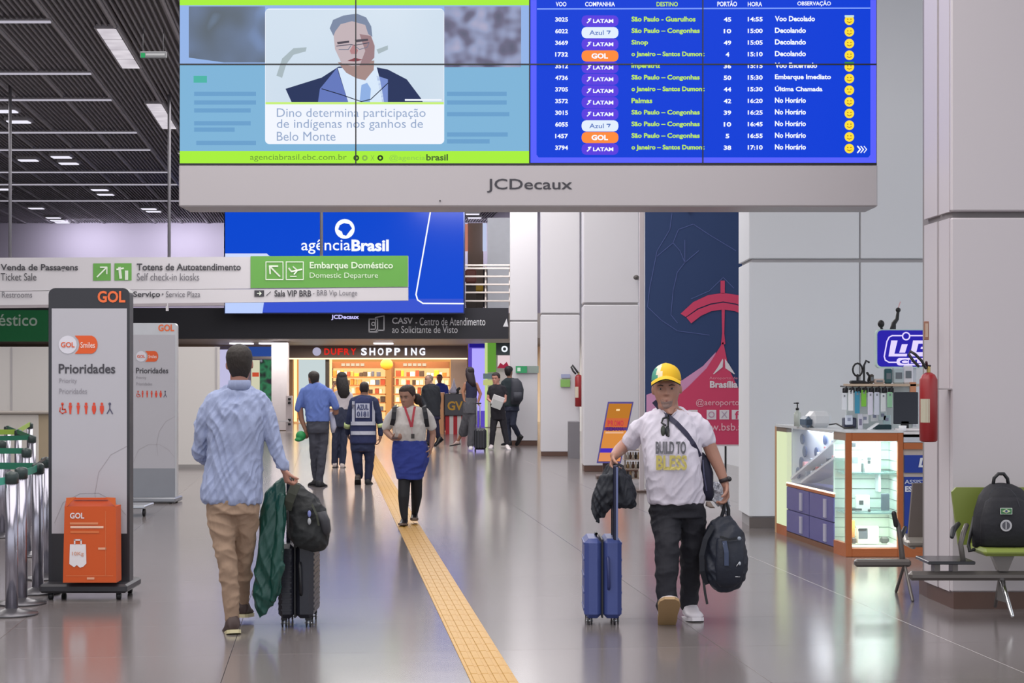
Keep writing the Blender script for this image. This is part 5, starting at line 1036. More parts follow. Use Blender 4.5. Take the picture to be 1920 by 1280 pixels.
def head_mesh(q, HM, m, n=28):
    old = q.M; q.M = HM
    q.loft([[head_pt(2*math.pi*k/n, t) for k in range(n)] for t in [0, .04, .08, .12, .16, .2, .25, .3, .36, .42, .46, .5, .54, .58, .62, .68, .74, .8, .86, .91, .95, .98, 1]], m)
    q.loft([[(sx*w, -.37-d, z) for sx, dz in ((0, 0), (.5, 0), (1, 0))][0:0] or [(w*math.cos(a), -.36-d*.5+(-d*.5-.02)*(-math.sin(a)) if False else -.36-d*max(0, math.sin(a)), z+.0*a) for a in [2*math.pi*k/10 for k in range(10)]] for (w, d, z) in ((.03, .02, .56), (.038, .05, .48), (.05, .10, .41), (.062, .12, .375), (.06, .08, .345), (.03, .02, .335))], m)
    for sx in (-1, 1):
        q.ell((sx*.045, -.40, .365), (.028, .04, .022), m, 8, 6)
        q.ell((sx*.345, .03, .45), (.035, .065, .12), m, 10, 7)
    q.tube([(-.075, -.378, .228), (0, -.405, .235), (.075, -.378, .228)], .018, m, 6); q.tube([(-.065, -.375, .205), (0, -.402, .196), (.065, -.375, .205)], .02, m, 6)
    q.M = old
def face_parts(p, HM, brow='#3a2c26', lips='#8f5550', eye='#2e2220'):
    q = MB(); q.M = HM
    for sx in (-1, 1): q.ell((sx*.14, -.318, .50), (.045, .04, .016), M('#a8988f', .3), 10, 7)
    for sx in (-1, 1): q.ell((sx*.14, -.347, .498), (.022, .016, .017), M(eye, .2), 8, 6)
    q.build('eyes', p)
    q = MB(); q.M = HM
    for sx in (-1, 1): q.tube([(sx*.075, -.40, .575), (sx*.14, -.385, .592), (sx*.21, -.34, .572)], [.012, .014, .008], M(brow, .8), 6)
    q.build('eyebrows', p)
    q = MB(); q.M = HM; q.tube([(-.07, -.386, .222), (0, -.412, .229), (.07, -.386, .222)], .011, M(lips, .5), 6); q.tube([(-.055, -.387, .206), (0, -.412, .2), (.055, -.387, .206)], .013, M(lips, .5), 6); q.build('lips', p)
def beard(p, HM, col):
    q = MB(); q.M = HM; rings = []
    for t in [.0+.3*i/10 for i in range(11)]:
        r = []
        for k in range(24):
            th = 2*math.pi*k/24; v = head_pt(th, t, 1.0, True); a = abs((th+math.pi) % (2*math.pi)-math.pi)
            g = 1/(1+math.exp((a-.62)/.05))/(1+math.exp((t-.27)/.01))*(1-math.exp(-(v.x**2/.006+(t-.215)**2/.0006)))
            ax = Vector((0, .03, .3)); r.append(ax+(v-ax)*(.93+.085*g))
        rings.append(r)
    q.loft(rings, M(col, .9, var=.3, scale=50)); return q.build('beard', p)
def hair_mesh(p, HM, col, front=.84, side=.55, back=.12, thick=1.07, bump=True, extra=None, name='hair'):
    q = MB(); q.M = HM; m = M(col, .65, var=.25, scale=40, bump=.5, bscale=90, stretch=(1, 1, .3)); n = 40; rings = []
    for t in [.02+.98*i/30 for i in range(31)]:
        r = []
        for k in range(n):
            th = 2*math.pi*k/n; a = abs((th+math.pi) % (2*math.pi)-math.pi)       # 0 = face, pi = back
            lim = front if a < .8 else front+(side-front)*(a-.8)/.75 if a < 1.55 else side+(back-side)*min(1, (a-1.55)/.7)
            g = 1/(1+math.exp(-(t-lim)/.022)); k_ = (.93+(thick-.93)*g)
            v = head_pt(th, t, 1.0, False); ax = Vector((0, .03, .55)); v = ax+(v-ax)*k_; r.append(v)
        rings.append(r)
    q.loft(rings, m)
    if extra: extra(q, m)
    return q.build(name, p)
def hand(q, wrist, fwd, nrm, side, size, m, curl=60, spread=.0, thumb=40):
    """palm, four unequal bent fingers and a thumb from the side near the palm's base"""
    w = Vector(wrist); f = Vector(fwd).normalized(); n = Vector(nrm); n = (n-f*n.dot(f)).normalized(); s = f.cross(n).normalized()*side; k = size
    rings = []
    for (d, hw, ht) in ((-.01, .026, .018), (.02, .034, .017), (.055, .041, .015), (.088, .042, .013), (.098, .038, .009)):
        rings.append([w+f*d*k+s*math.cos(a)*hw*k+n*math.sin(a)*ht*k for a in [2*math.pi*j/12 for j in range(12)]])
    q.loft(rings, m)
    for i, (o, L, r) in enumerate(((.031, .95, .0092), (.0105, 1.05, .0095), (-.0105, .98, .009), (-.0305, .78, .0078))):
        b = w+f*.085*k+s*o*k; pts = [b-f*.02*k, b]; a = math.radians(curl*.55); d0 = f+s*o*spread*6
        for seg, dl in ((.043, 1), (.027, .9), (.021, .55)):
            d = (d0*math.cos(a)+n*math.sin(a)).normalized(); pts.append(pts[-1]+d*seg*L*k); a += math.radians(curl*dl*.75)
        q.tube(pts, [r*k*1.05, r*k*1.05, r*k, r*k*.92, r*k*.8], m, 8)
    b = w+f*.022*k+s*.024*k; a = math.radians(thumb)
    d1 = (f*math.cos(a)+s*math.sin(a)+n*.35).normalized(); d2 = (d1+n*.5+f*.2).normalized(); d3 = (d2+n*.5-s*.2).normalized()
    q.tube([b, b+d1*.04*k, b+(d1*.04+d2*.032)*k, b+(d1*.04+d2*.032+d3*.024)*k], [.014*k, .0115*k, .0105*k, .0085*k], m, 8)
class Fig:
    def __init__(s, D, px, label, voxel=.008):
        s.D = D; s.p = thing('person', (X(px, D), D, 0), label, 'person'); s.g = {}; s.voxel = voxel
    def mb(s, g): return s.g.setdefault(g, MB())
    def J(s, j): return P(j[0], j[1], s.D+(j[2] if len(j) > 2 else 0))
    def limb(s, g, pts, r, m, n=14, skin=None, skf=.8):
        skf = min(skf, .72); s.mb(g).tube([s.J(j) for j in pts], r, m, n)
        if skin: s.mb('body').tube([s.J(j) for j in pts], [a*skf for a in r], skin, 10)
    def torso(s, g, rows, m, skin=None, p=2.4, skf=.9):
        s.mb(g).loft(sect(rows, s.D, m, 28, p), m)
        if skin: s.mb('body').loft(sect([(a, b, c*skf*.9, d, e*skf*.86) for a, b, c, d, e in rows], s.D, skin, 20, p), skin)
    def done(s, g, m, name=None, disp=0., smooth=4, voxel=None, dscale=.16, stretch=(.6, .6, 1.6)):
        return remesh(s.g[g], name or g, s.p, voxel or s.voxel, m, smooth, disp, dscale, stretch)
    def shoe(s, ankle, d, L, up, sole, pitch=0., w=.048, h=.085, name='shoe', yaw0=None):
        """ankle px joint; d = ground direction of the toe (x,y); pitch raises the toe"""
        a = s.J(ankle); yw = math.atan2(d[0], -d[1]); k = L/.28
        MM = Matrix.Translation(a) @ Euler((0, 0, yw)).to_matrix().to_4x4() @ Euler((math.radians(-pitch), 0, 0)).to_matrix().to_4x4()
        q = MB(); q.M = MM; rings = []
        # length axis -y, sole at z=-h
        for (y, wd, top) in ((.07, .6, .0), (.06, .85, .02), (.02, .95, .03), (-.03, .95, .02), (-.08, 1.0, -.02), (-.13, 1.1, -.035), (-.17, 1.05, -.045), (-.20, .8, -.055), (-.212, .45, -.062)):
            hz = (top+h)/2*.98; r = []
            for j in range(14):
                an = 2*math.pi*j/14; r.append((w*wd*math.cos(an)*k**.5, y*k, -h+.012+hz*(1+math.sin(an))*(1 if math.sin(an) > 0 else 1)))
            rings.append(r)
        q.loft(rings, up); o = q.build(name, s.p)
        q = MB(); q.M = MM; out = []
        for (y, wd) in ((.074, .55), (.055, .9), (0, .98), (-.05, .95), (-.1, 1.06), (-.15, 1.12), (-.19, .95), (-.214, .5)): out.append((w*wd*k**.5*1.03, y*k))
        pts = [(x_, y_) for x_, y_ in out]+[(-x_, y_) for x_, y_ in reversed(out)]
        q.hprism(pts, -h, -h+.022, sole); q.build('sole', o)
def cloth(h, b=.35, sc=7, st=(1.6, 1.6, .5), var=.05): return M(h, .8, var=var, scale=5, bump=b, bscale=sc, stretch=st)
# --- A: man walking away, pale blue shirt
f = Fig(10.6, 440, 'man walking away in pale blue shirt and beige trousers pulling a black suitcase', .0065)
SH = cloth('#96a0c0', .5, 14, (2.2, 2.2, .55)); TR = cloth('#a08671', .6, 8, (2, 2, .7)); sk = SKIN_L
hc = P(449, 681, 10.6); HM = head_M(hc, .225, 188, 0, 3)
head_mesh(f.mb('body'), HM, sk)
f.mb('body').tube([f.J((449, 695, .0)), f.J((448, 722, 0.01)), f.J((447, 733, .0))], [.056, .056, .05], sk, 14)
f.torso('shirt', [(447, 722, 24, .02, .06), (447, 728, 32, .02, .075), (446, 738, 52, .01, .09), (445, 752, 60, 0, .105), (444, 775, 57, -.01, .12), (443, 810, 53, -.01, .125), (441, 850, 51, 0, .12), (438, 885, 54, 0, .13), (434, 915, 57, 0, .135), (434, 934, 58, 0, .135), (438, 944, 53, 0, .125)], SH, sk)
f.limb('shirt', [(400, 754, 0), (385, 785, .0), (378, 822, .02), (375, 850, .06), (392, 862, .22)], [.062, .062, .056, .05, .042], SH, 14, sk)
f.limb('shirt', [(488, 752, 0), (501, 785, 0), (512, 822, 0), (522, 850, 0), (530, 872, 0)], [.06, .058, .05, .042, .036], SH, 14, sk)
f.mb('body').tube([f.J((526, 860, 0)), f.J((534, 882, 0))], [.028, .025], sk, 10)
f.mb('body').tube([f.J((392, 862, .22)), f.J((402, 858, .38))], [.03, .027], sk, 10)
hand(f.mb('body'), f.J((402, 858, .38)), (.3, 1, 0), (0, 0, 1), 1, 1.0, sk, 50)
hand(f.mb('body'), f.J((533, 878, 0)), (.22, 0, -1), (.9, .5, .2), 1, .95, sk, 85)
f.done('shirt', SH, 'shirt', .021, 3, None, .13, (.5, .5, 2.6))
q = MB(); q.M = Matrix.Identity(4); q.loft(sect([(448, 730, 25, .01, .08), (449, 720, 21, .0, .072), (449, 713, 20, -.005, .07), (449, 712, 17, -.005, .062)], 10.6, SH), SH); q.build('collar', f.p)
q = MB(); q.loft([[f.J((530, 872, 0))+Vector((.4*0, 0, 0))+Vector((r*math.cos(a), r*math.sin(a)*.9, z-.12*r*math.cos(a)*2)) for a in [2*math.pi*k/16 for k in range(16)]] for r, z in ((.038, .035), (.041, .0), (.041, -.025), (.034, -.026))], SH); q.build('cuff', f.p)
f.torso('trousers', [(438, 925, 46, 0, .12), (436, 950, 48, 0, .125), (436, 962, 46, 0, .12)], TR, sk)
f.limb('trousers', [(414, 950, 0), (417, 985, -.01), (423, 1034, -.02), (430, 1090, .0), (436, 1138, .02), (437, 1157, .03)], [.095, .088, .068, .058, .052, .05], TR, 16, sk, .75)
f.limb('trousers', [(461, 950, 0), (461, 985, .06), (457, 1034, .14), (457, 1080, .22), (456, 1115, .34), (455, 1128, .38)], [.09, .08, .062, .055, .046, .046], TR, 16, sk, .75)
f.done('trousers', TR, 'trousers', .015, 3, None, .13, (1.2, 1, .8))
f.shoe((436, 1163, .04), (-.3, 1), .27, M('#4a3b38', .6), M('#c9bf98', .5), -14)
f.shoe((455, 1132, .40), (.0, 1), .27, M('#4a3b38', .6), M('#c9bf98', .5), -6)
f.done('body', sk, 'body', 0, 2)
def longer(q, m): pass
hair_mesh(f.p, HM, '#2b2420', .8, .5, .08, 1.09)
# --- B: man in white t-shirt and yellow cap
f = Fig(11.1, 1262, 'man in yellow cap and white BUILD TO BLESS t-shirt walking towards the camera', .0065)
TS_ = cloth('#cfc9d6', .6, 7, (1.6, 1.6, .8)); BJ = cloth('#22222a', .5, 9, (2, 2, .8)); sk = SKIN_P
hc = P(1250, 727, 11.1); HM = head_M(hc, .265, -7, 3, -2)
head_mesh(f.mb('body'), HM, sk); face_parts(f.p, HM, '#3a2c2a', '#8d5a55'); beard(f.p, HM, '#87706a')
f.mb('body').tube([f.J((1251, 748, .02)), f.J((1254, 772, .03)), f.J((1255, 786, .03))], [.066, .068, .08], sk, 14)
f.mb('body').ell(f.J((1250, 760, -.03)), (.06, .07, .04), sk)
f.torso('t_shirt', [(1255, 762, 20, .03, .06), (1255, 767, 30, .02, .08), (1255, 776, 46, .01, .10), (1256, 792, 55, 0, .12), (1258, 815, 57, -.02, .135), (1260, 845, 54, -.04, .15), (1262, 880, 52, -.05, .165), (1265, 912, 53, -.04, .16), (1268, 934, 54, -.03, .15), (1268, 943, 52, -.03, .145)], TS_, sk)
f.limb('t_shirt', [(1213, 790, .0), (1197, 806, .03), (1184, 827, .07)], [.056, .062, .06], TS_, 16)
f.limb('t_shirt', [(1303, 787, 0), (1315, 803, .0), (1325, 824, 0)], [.056, .062, .058], TS_, 16)
f.mb('body').tube([f.J((1205, 790, .02)), f.J((1188, 820, .07)), f.J((1170, 836, .10)), f.J((1160, 845, .02)), f.J((1152, 854, -.1))], [.03, .046, .044, .04, .03], sk, 14)
hand(f.mb('body'), f.J((1153, 852, -.08)), (-.25, -.35, -.8), (.9, -.3, -.1), 1, 1.0, sk, 80)
f.mb('body').tube([f.J((1312, 790, 0)), f.J((1325, 822, 0)), f.J((1336, 850, 0)), f.J((1350, 880, -.02)), f.J((1360, 908, -.04))], [.03, .046, .045, .036, .026], sk, 14)
hand(f.mb('body'), f.J((1360, 905, -.04)), (.08, -.1, -1), (-.9, -.2, 0), -1, 1.05, sk, 62)
ts = f.done('t_shirt', TS_, 't_shirt', .019, 3, None, .16, (.6, .6, 1.7))
q = MB(); q.add([f.J((1232, 758, -.105)), f.J((1278, 756, -.105)), f.J((1259, 779, -.12))], [(0, 1, 2)], sk)
f.mb('body').loft([[f.J((1255+a*r, 762+b, -.0-c)) for a, b, c in ((-20, 0, .03), (-10, 2, .085), (0, 3, .10), (10, 2, .085), (20, 0, .03), (0, 2, -.03))] for r in (1.0,)]+[[f.J((1257+a*.35, 776+b*.2, -.0-c)) for a, b, c in ((-20, 0, .05), (-10, 2, .105), (0, 3, .12), (10, 2, .105), (20, 0, .05), (0, 2, -.03))]], sk)
# print on the shirt, laid on the chest
def bellyproj(px, py):
    o = Vector((0, 0, HC)); d = (P(px, py, 1)-o).normalized(); inv = f.p.matrix_world.inverted()
    ok, loc, nn, i = ts.ray_cast(o-parent_world(f.p), d); w = (loc+parent_world(f.p)) if ok else P(px, py, f.D-.2)
    return w-d*.009
def printed(st, x0, x1, y0, y1, m, bold, nm):
    vs_, fs, a0, a1, b0, b1 = text_tris(st, bold); q = MB()
    q.add([bellyproj(x0+(a-a0)*(x1-x0)/(a1-a0), y1-(b-b0)*(y1-y0)/(b1-b0))+Vector((0, -.010, 0)) for a, b in vs_], fs, m); return q.build(nm, f.p)
bpy.context.view_layer.update()
q = MB(); N_ = 8; g = []
for r_ in range(N_+1):
    v_ = r_/N_; xa_ = 1238+(1257-1238)*v_; xb_ = 1274+(1259-1274)*v_; g.append([bellyproj(xa_+(xb_-xa_)*c_/N_, 763+17*v_)+Vector((0, .003, 0)) for c_ in range(N_+1)])
q.add([v for r_ in g for v in r_], [(a*(N_+1)+b, a*(N_+1)+b+1, (a+1)*(N_+1)+b+1, (a+1)*(N_+1)+b) for a in range(N_) for b in range(N_)], sk, True); q.build('bare_chest', f.p)
q = MB(); q.tube([bellyproj(a, b)+Vector((0, .002, 0)) for a, b in ((1236, 763), (1243, 769), (1250, 775), (1258, 781), (1266, 773), (1275, 763))], .0045, TS_, 6); q.build('neckline', f.p)
printed('BUILD TO', 1229, 1286, 827, 851, M('#55555c', .6), .04, 'dark_lettering'); printed('BLESS', 1230, 1288, 853, 881, M('#b3a65a', .5), .04, 'gold_lettering')
f.torso('trousers', [(1268, 936, 51, -.02, .14), (1268, 952, 52, -.01, .14), (1269, 968, 51, 0, .13)], BJ, sk)
f.limb('trousers', [(1247, 958, -.0), (1250, 985, -.05), (1252, 1020, -.12), (1250, 1070, -.14), (1249, 1110, -.13), (1250, 1133, -.13)], [.105, .098, .082, .074, .07, .068], BJ, 16, sk, .7)
f.limb('trousers', [(1295, 958, 0), (1298, 985, .03), (1298, 1020, .05), (1295, 1070, .13), (1293, 1110, .2), (1292, 1131, .22)], [.098, .092, .08, .07, .062, .06], BJ, 16, sk, .7)
f.done('trousers', BJ, 'trousers', .015, 3, None, .13, (1.2, 1, .8))
f.shoe((1250, 1142, -.1), (-.0, -1), .30, M('#d9d3da', .5), M('#a98a62', .5), 42, .06, .08)
f.shoe((1294, 1136, .22), (.08, -1), .29, M('#d9d3da', .5), M('#e2dde2', .5), 6, .052, .09)
f.done('body', sk, 'body', 0, 2)
hair_mesh(f.p, HM, '#5a4a44', .86, .42, .15, 1.03)
q = MB(); q.M = HM; CAPY = M('#e0b41c', .7, var=.05); CAPG = M('#4f9a86', .7); cap = [[None]]; n = 36; rings = []
for ph in (-8, 0, 15, 30, 45, 60, 74, 86):
    pr_ = math.radians(ph); r = []
    for k in range(n):
        th = 2*math.pi*k/n; v = head_pt(th, .74, 1.0, False); c0 = max(.06, math.cos(max(0, pr_))**.75)*1.13; r.append(Vector((v.x*c0, (v.y-.02)*c0+.02, .715+.035*math.cos(th)+.37*math.sin(pr_))))
    rings.append(r)
q.loft(rings, CAPY); c_ = q.build('cap', f.p)
c_.data.materials.append(CAPG); c_.data.materials.append(M('#e6dcc0', .7))
for pl in c_.data.polygons:
    x_ = (HM.inverted() @ (pl.center+parent_world(f.p))).x
    pl.material_index = 1 if x_ < -.22 else 2 if x_ < -.1 else 0
q = MB(); q.M = HM; n_ = 15; top = []; 
for row, (ex, dz) in enumerate(((0, 0), (.10, .012), (.19, -.01), (.255, -.05))):
    for k in range(n_):
        a = -1.25+2.5*k/(n_-1); top.append((.375*math.sin(a), -.30-.12*math.cos(a)-ex*math.cos(a*.85), .80+dz*1.5-.17*abs(math.sin(a))**1.8+ex*.12))
fs = [(r*n_+k, r*n_+k+1, (r+1)*n_+k+1, (r+1)*n_+k) for r in range(3) for k in range(n_-1)]
q.add(top, fs, CAPY, True); q.add([(a*.99, b*.995, c-.03) for a, b, c in top], fs, M('#1c2420', .8), True)
edge = [3*n_+k for k in range(n_)]; q.build('cap_brim', c_)
STR = M('#2c2a44', .6); f2 = f
q = MB()
sp = [(1226, 752), (1236, 764), (1250, 778), (1268, 793), (1286, 812), (1300, 832), (1312, 856)]
pr = [bellyproj(a, b) if i > 0 else P(a, b, f.D-.02) for i, (a, b) in enumerate(sp)]
def ribbon(q, pts, wv, m, th=.004):
    L = []
    for i, p in enumerate(pts):
        d = (pts[min(i+1, len(pts)-1)]-pts[max(0, i-1)]).normalized(); s_ = d.cross(Vector((0, -1, 0))).normalized()*wv
        L.append([p-s_, p+s_, p+s_+Vector((0, -th, 0)), p-s_+Vector((0, -th, 0))])
    q.loft(L, m, False)
ribbon(q, pr, .016, STR, .006)
bag = thing('shoulder_bag', P(1322, 930, 11.1), 'dark navy crossbody bag hanging at the hip of the man in the cap', 'bag')
q.build('strap', bag)
q = MB(); NB = M('#25263c', .7, var=.1, bump=.3, bscale=14); q.loft(sect([(1314, 848, 5, .0, .02), (1318, 858, 10, .0, .05), (1322, 885, 15, .02, .08), (1322, 910, 15, .02, .085), (1326, 928, 12, .02, .07), (1330, 938, 8, .02, .04)], 11.14, NB), NB); q.build('body', bag)
q = MB(); ribbon(q, [P(1318, 862, 11.03), P(1320, 890, 11.02), P(1325, 920, 11.04)], .004, M('#4a4a66', .5)); q.build('zip', bag)
t = thing('sunglasses', bellyproj(1248, 800), 'black sunglasses hanging folded from the neckline of the white t-shirt', 'glasses'); GL = M('#16181c', .15)
q = MB(); c = bellyproj(1248, 806)
for px, py, rx, rz in ((1243, 807, .016, .034), (1251, 808, .015, .036)): p_ = bellyproj(px, py); p_.y -= .012; q.ell(p_, (rx, .005, rz), M('#3a3f36', .15) if px < 1250 else GL, 12, 8)
q.build('lens', t)
q = MB()
for pts in ([(1252, 779), (1252, 800), (1253, 817)], [(1252, 782), (1243, 784), (1240, 792), (1247, 797)]): q.tube([bellyproj(a, b)+Vector((0, -.016, 0)) for a, b in pts], .007, GL, 6)
q.build('frame', t)
t = thing('watch', P(1361, 897, 11.05), 'dark wristwatch on the forearm of the man in the cap', 'watch')
q = MB(); c = P(1358.5, 899, 11.06)
q.loft([[c+Vector((r*math.cos(a), r*math.sin(a), z+.35*r*math.cos(a)))+Vector((z*-.35, 0, 0)) for a in [2*math.pi*k/18 for k in range(18)]] for r, z in ((.031, -.012), (.035, -.011), (.035, .011), (.031, .012))], M('#2a2022', .5)); q.build('strap', t)
q = MB(); q.ell(c+Vector((.028, -.022, .005)), (.016, .012, .016), M('#1c1a1e', .2)); q.build('case', t)
# clear plastic bag crumpled at his hand
q = MB(); q.loft(sect([(1345, 905, 6, 0, .02), (1342, 915, 12, 0, .04), (1346, 930, 16, 0, .04), (1356, 945, 12, -.02, .04), (1364, 958, 5, -.02, .03), (1362, 964, 3, 0, .01)], 11.15, STEEL), STEEL)
t = remesh(q, 'plastic_bag', None, .006, M('#b9bcc6', .15, .3, .3, 30, .8, 40), 1, .03, .05, (1, 1, 1)); tag(t, 'crumpled silvery clear plastic wrap at the hand holding the dark backpack', 'bag')
q = MB(); q.loft(sect([(1328, 940, 4, 0, .015), (1330, 948, 7, 0, .02), (1336, 952, 5, 0, .015)], 11.1, SKIN_P), M('#9a8a80', .5)); tag(q.build('key_pouch', None, P(1330, 945, 11.1)), 'small beige and dark pouch hanging at the crossbody bag tip', 'pouch')
# ------------------------------------------------------------------ suitcases
def suitcase(px0, px1, ptop, pbot, D, h, label, pole, ribs):
    x0, x1 = X(px0, D), X(px1, D); c = ((x0+x1)/2, D+.2, 0); t = thing('suitcase', c, label, 'suitcase'); sh = M(h, .35, var=.04, bump=.06, bscale=30)
    zb = Z(pbot, D); zt = Z(ptop, D); mid = (x0+x1)/2-.005
    for a, b in ((x0, mid-.004), (mid+.004, x1)):
        q = MB(); q.box(a, b, D, D+.40, zb, zt, sh, .028); q.build('shell', t)
    q = MB(); q.box(mid-.006, mid+.006, D+.006, D+.394, zb+.005, zt-.004, BLACK, .002); q.build('zip', t)
    q = MB()
    for k in range(ribs):
        z = zb+.05+(zt-zb-.09)*k/max(1, ribs-1)
        for sx, xx in ((1, x0), (-1, x1)): q.box(xx-.004, xx+.004, D+.04, D+.36, z, z+.014, sh)
        if ribs > 8: q.box(x0+.02, mid-.02, D-.003, D+.01, z, z+.012, sh)
    q.build('rib', t)
    q = MB(); gx = mid+.035; q.tube([(gx, D, zt-.12), (gx, D-.022, zt-.14), (gx+.006, D-.022, zt-.30), (gx+.006, D, zt-.32)], .010, M('#2a3468' if ribs < 9 else '#16161c', .4), 8); q.build('side_handle', t)
    q = MB(); q.tube([(mid-.03, D+.2, zt-.004), (mid-.03, D+.15, zt+.02), (mid-.03, D+.25, zt+.02), (mid-.03, D+.29, zt-.004)], .009, BLACK, 8); q.build('top_handle', t)
    for wx in (x0+.035, x1-.035):
        for wy in (D+.045, D+.355):
            q = MB()
            for o in (-.017, .007): q.lathe((wx+o, wy, .026), [(.006, 0), (.026, .002), (.026, .009), (.006, .011)], M('#2c2c30', .5), 16, 'x')
            q.box(wx-.02, wx+.02, wy-.012, wy+.012, .04, zb+.01, BLACK, .006); q.tube([(wx-.018, wy, .026), (wx+.018, wy, .026)], .006, STEEL, 8); q.build('wheel', t)
    pxp, pty = pole
    q = MB()
    for yy in (D+.12, D+.28): q.box(X(pxp, D)-.012, X(pxp, D)+.012, yy-.01, yy+.01, zt-.03, Z(pty, D)-.02, M('#2b2c38', .3, .5), .004)
    q.build('pull_tube', t)
    q = MB(); q.box(X(pxp, D)-.016, X(pxp, D)+.016, D+.09, D+.31, Z(pty, D)-.03, Z(pty, D), BLACK, .01); q.build('grip', t)
    return t
suitcase(1096, 1166, 1010, 1160, 10.95, '#3f4c86', 'blue hard shell suitcase standing beside the man in the cap', (1154, 868), 5)
suitcase(521, 587, 1020, 1160, 10.85, '#24252f', 'black ribbed suitcase pulled by the man in the pale blue shirt', (536, 896), 12)
# jacket draped over the blue suitcase handle
JK = M('#1b1f29', .65, var=.12, bump=.6, bscale=11, stretch=(2, 2, .6))
q = MB(); q.loft(sect([(1152, 868, 5, .1, .05), (1153, 874, 14, .1, .12), (1153, 890, 22, .1, .16), (1154, 915, 30, .1, .17), (1153, 940, 38, .1, .16), (1172, 946, 20, .1, .12), (1174, 950, 14, .1, .08)], 10.95, JK), JK)
q.loft(sect([(1140, 890, 14, .02, .06), (1132, 925, 18, .02, .07), (1127, 950, 18, .02, .06), (1122, 965, 12, .02, .05), (1120, 980, 4, .02, .02)], 10.95, JK), JK)
q.loft(sect([(1168, 890, 14, .1, .06), (1178, 925, 13, .1, .07), (1182, 942, 9, .1, .05), (1184, 950, 4, .1, .02)], 10.95, JK), JK)
o = remesh(q, 'jacket', None, .007, JK, 2, .028, .12, (.5, .5, 1.8)); tag(o, 'black jacket draped over the raised handle of the blue suitcase', 'jacket')
q = MB(); q.box(X(1154, 10.75)-.008, X(1154, 10.75)+.012, 10.70, 10.71, Z(1000, 10.75), Z(872, 10.75), M('#7d84a8', .25, .6), .003)
# the pull tubes of the blue case show in front of the jacket
q = MB(); q.box(X(1150, 10.85), X(1159, 10.85), 10.86, 10.885, Z(1012, 10.87), Z(872, 10.87), M('#23253a', .3, .4), .006); q.box(X(1155, 10.85), X(1159, 10.85), 10.855, 10.865, Z(1012, 10.87), Z(876, 10.87), M('#7078a0', .3, .6), .002)
tag(q.build('handle_tube', bpy.data.objects['suitcase']), 'front pull tube with a bright edge')
# green garment bag
GM = M('#17473f', .3, var=.15, scale=5, bump=.5, bscale=8, stretch=(3, 3, .6))
q = MB(); q.loft(sect([(531, 896, 3, 0, .01), (524, 905, 12, 0, .025), (516, 925, 20, 0, .035), (513, 945, 23, 0, .04), (509, 1000, 26, 0, .045), (504, 1060, 27, 0, .045), (500, 1110, 26, 0, .04), (494, 1135, 18, 0, .03), (487, 1160, 2, 0, .01)], 10.72, GM, 24, 2.2), GM)
q.tube([P(528, 930, 10.68), P(524, 1000, 10.67), P(517, 1080, 10.67), P(512, 1125, 10.68)], [.02, .03, .03, .02], GM, 8)
q.tube([P(512, 1030, 10.68), P(528, 1060, 10.67), P(520, 1100, 10.68)], [.01, .022, .01], GM, 8)
t = thing('garment_bag', P(505, 1160, 10.72), 'dark green garment bag hanging beside the black suitcase', 'bag'); remesh(q, 'body', t, .006, GM, 2, .018, .16, (.5, .5, 3))
q = MB(); q.tube([P(531, 898, 10.72), P(533, 888, 10.72), P(538, 884, 10.72), P(542, 888, 10.72)], .006, CHROME, 6); q.build('hanger_hook', t)
# backpack riding on the black suitcase
t = thing('backpack', P(575, 1030, 10.8), 'black olive strapped backpack resting on top of the black suitcase', 'bag')
BK1 = M('#1c1e20', .7, var=.2, scale=16, bump=.6, bscale=12)
q = MB(); q.loft(sect([(553, 906, 5, 0, .02), (556, 916, 17, 0, .06), (566, 935, 30, 0, .1), (574, 955, 36, 0, .12), (578, 980, 39, 0, .13), (580, 1003, 38, 0, .13), (582, 1020, 32, 0, .11), (588, 1029, 20, 0, .07), (590, 1032, 8, 0, .03)], 10.85, BK1), BK1)
remesh(q, 'body', t, .007, BK1, 3, .02, .12, (1, 1, 1))
q = MB(); q.loft(sect([(600, 958, 10, -.03, .08), (608, 975, 10, -.03, .09), (612, 995, 8, -.03, .08), (612, 1003, 5, -.03, .04)], 10.85, BK1), M('#333338', .7, var=.15)); q.build('side_pocket', t)
q = MB(); OLS = M('#3f4238', .7); ribbon(q, [P(556, 906, 10.72), P(548, 925, 10.70), P(542, 940, 10.71), P(538, 955, 10.74)], .03, OLS, .02); q.build('strap', t)
q = MB(); ribbon(q, [P(556, 908, 10.78), P(552, 900, 10.78), P(545, 890, 10.78), P(538, 888, 10.80)], .008, OLS, .006); ribbon(q, [P(541, 955, 10.73), P(540, 990, 10.73), P(545, 1010, 10.75)], .004, BLACK, .004); ribbon(q, [P(585, 945, 10.72), P(594, 965, 10.70), P(598, 985, 10.71)], .006, OLS, .008); q.build('handle', t)
q = MB(); q.ell(P(580, 963, 10.715), (.012, .008, .022), M('#7f86c0', .4), 10, 6); q.ell(P(580, 977, 10.71), (.012, .008, .022), M('#a9abb0', .4), 10, 6); q.build('tag', t)
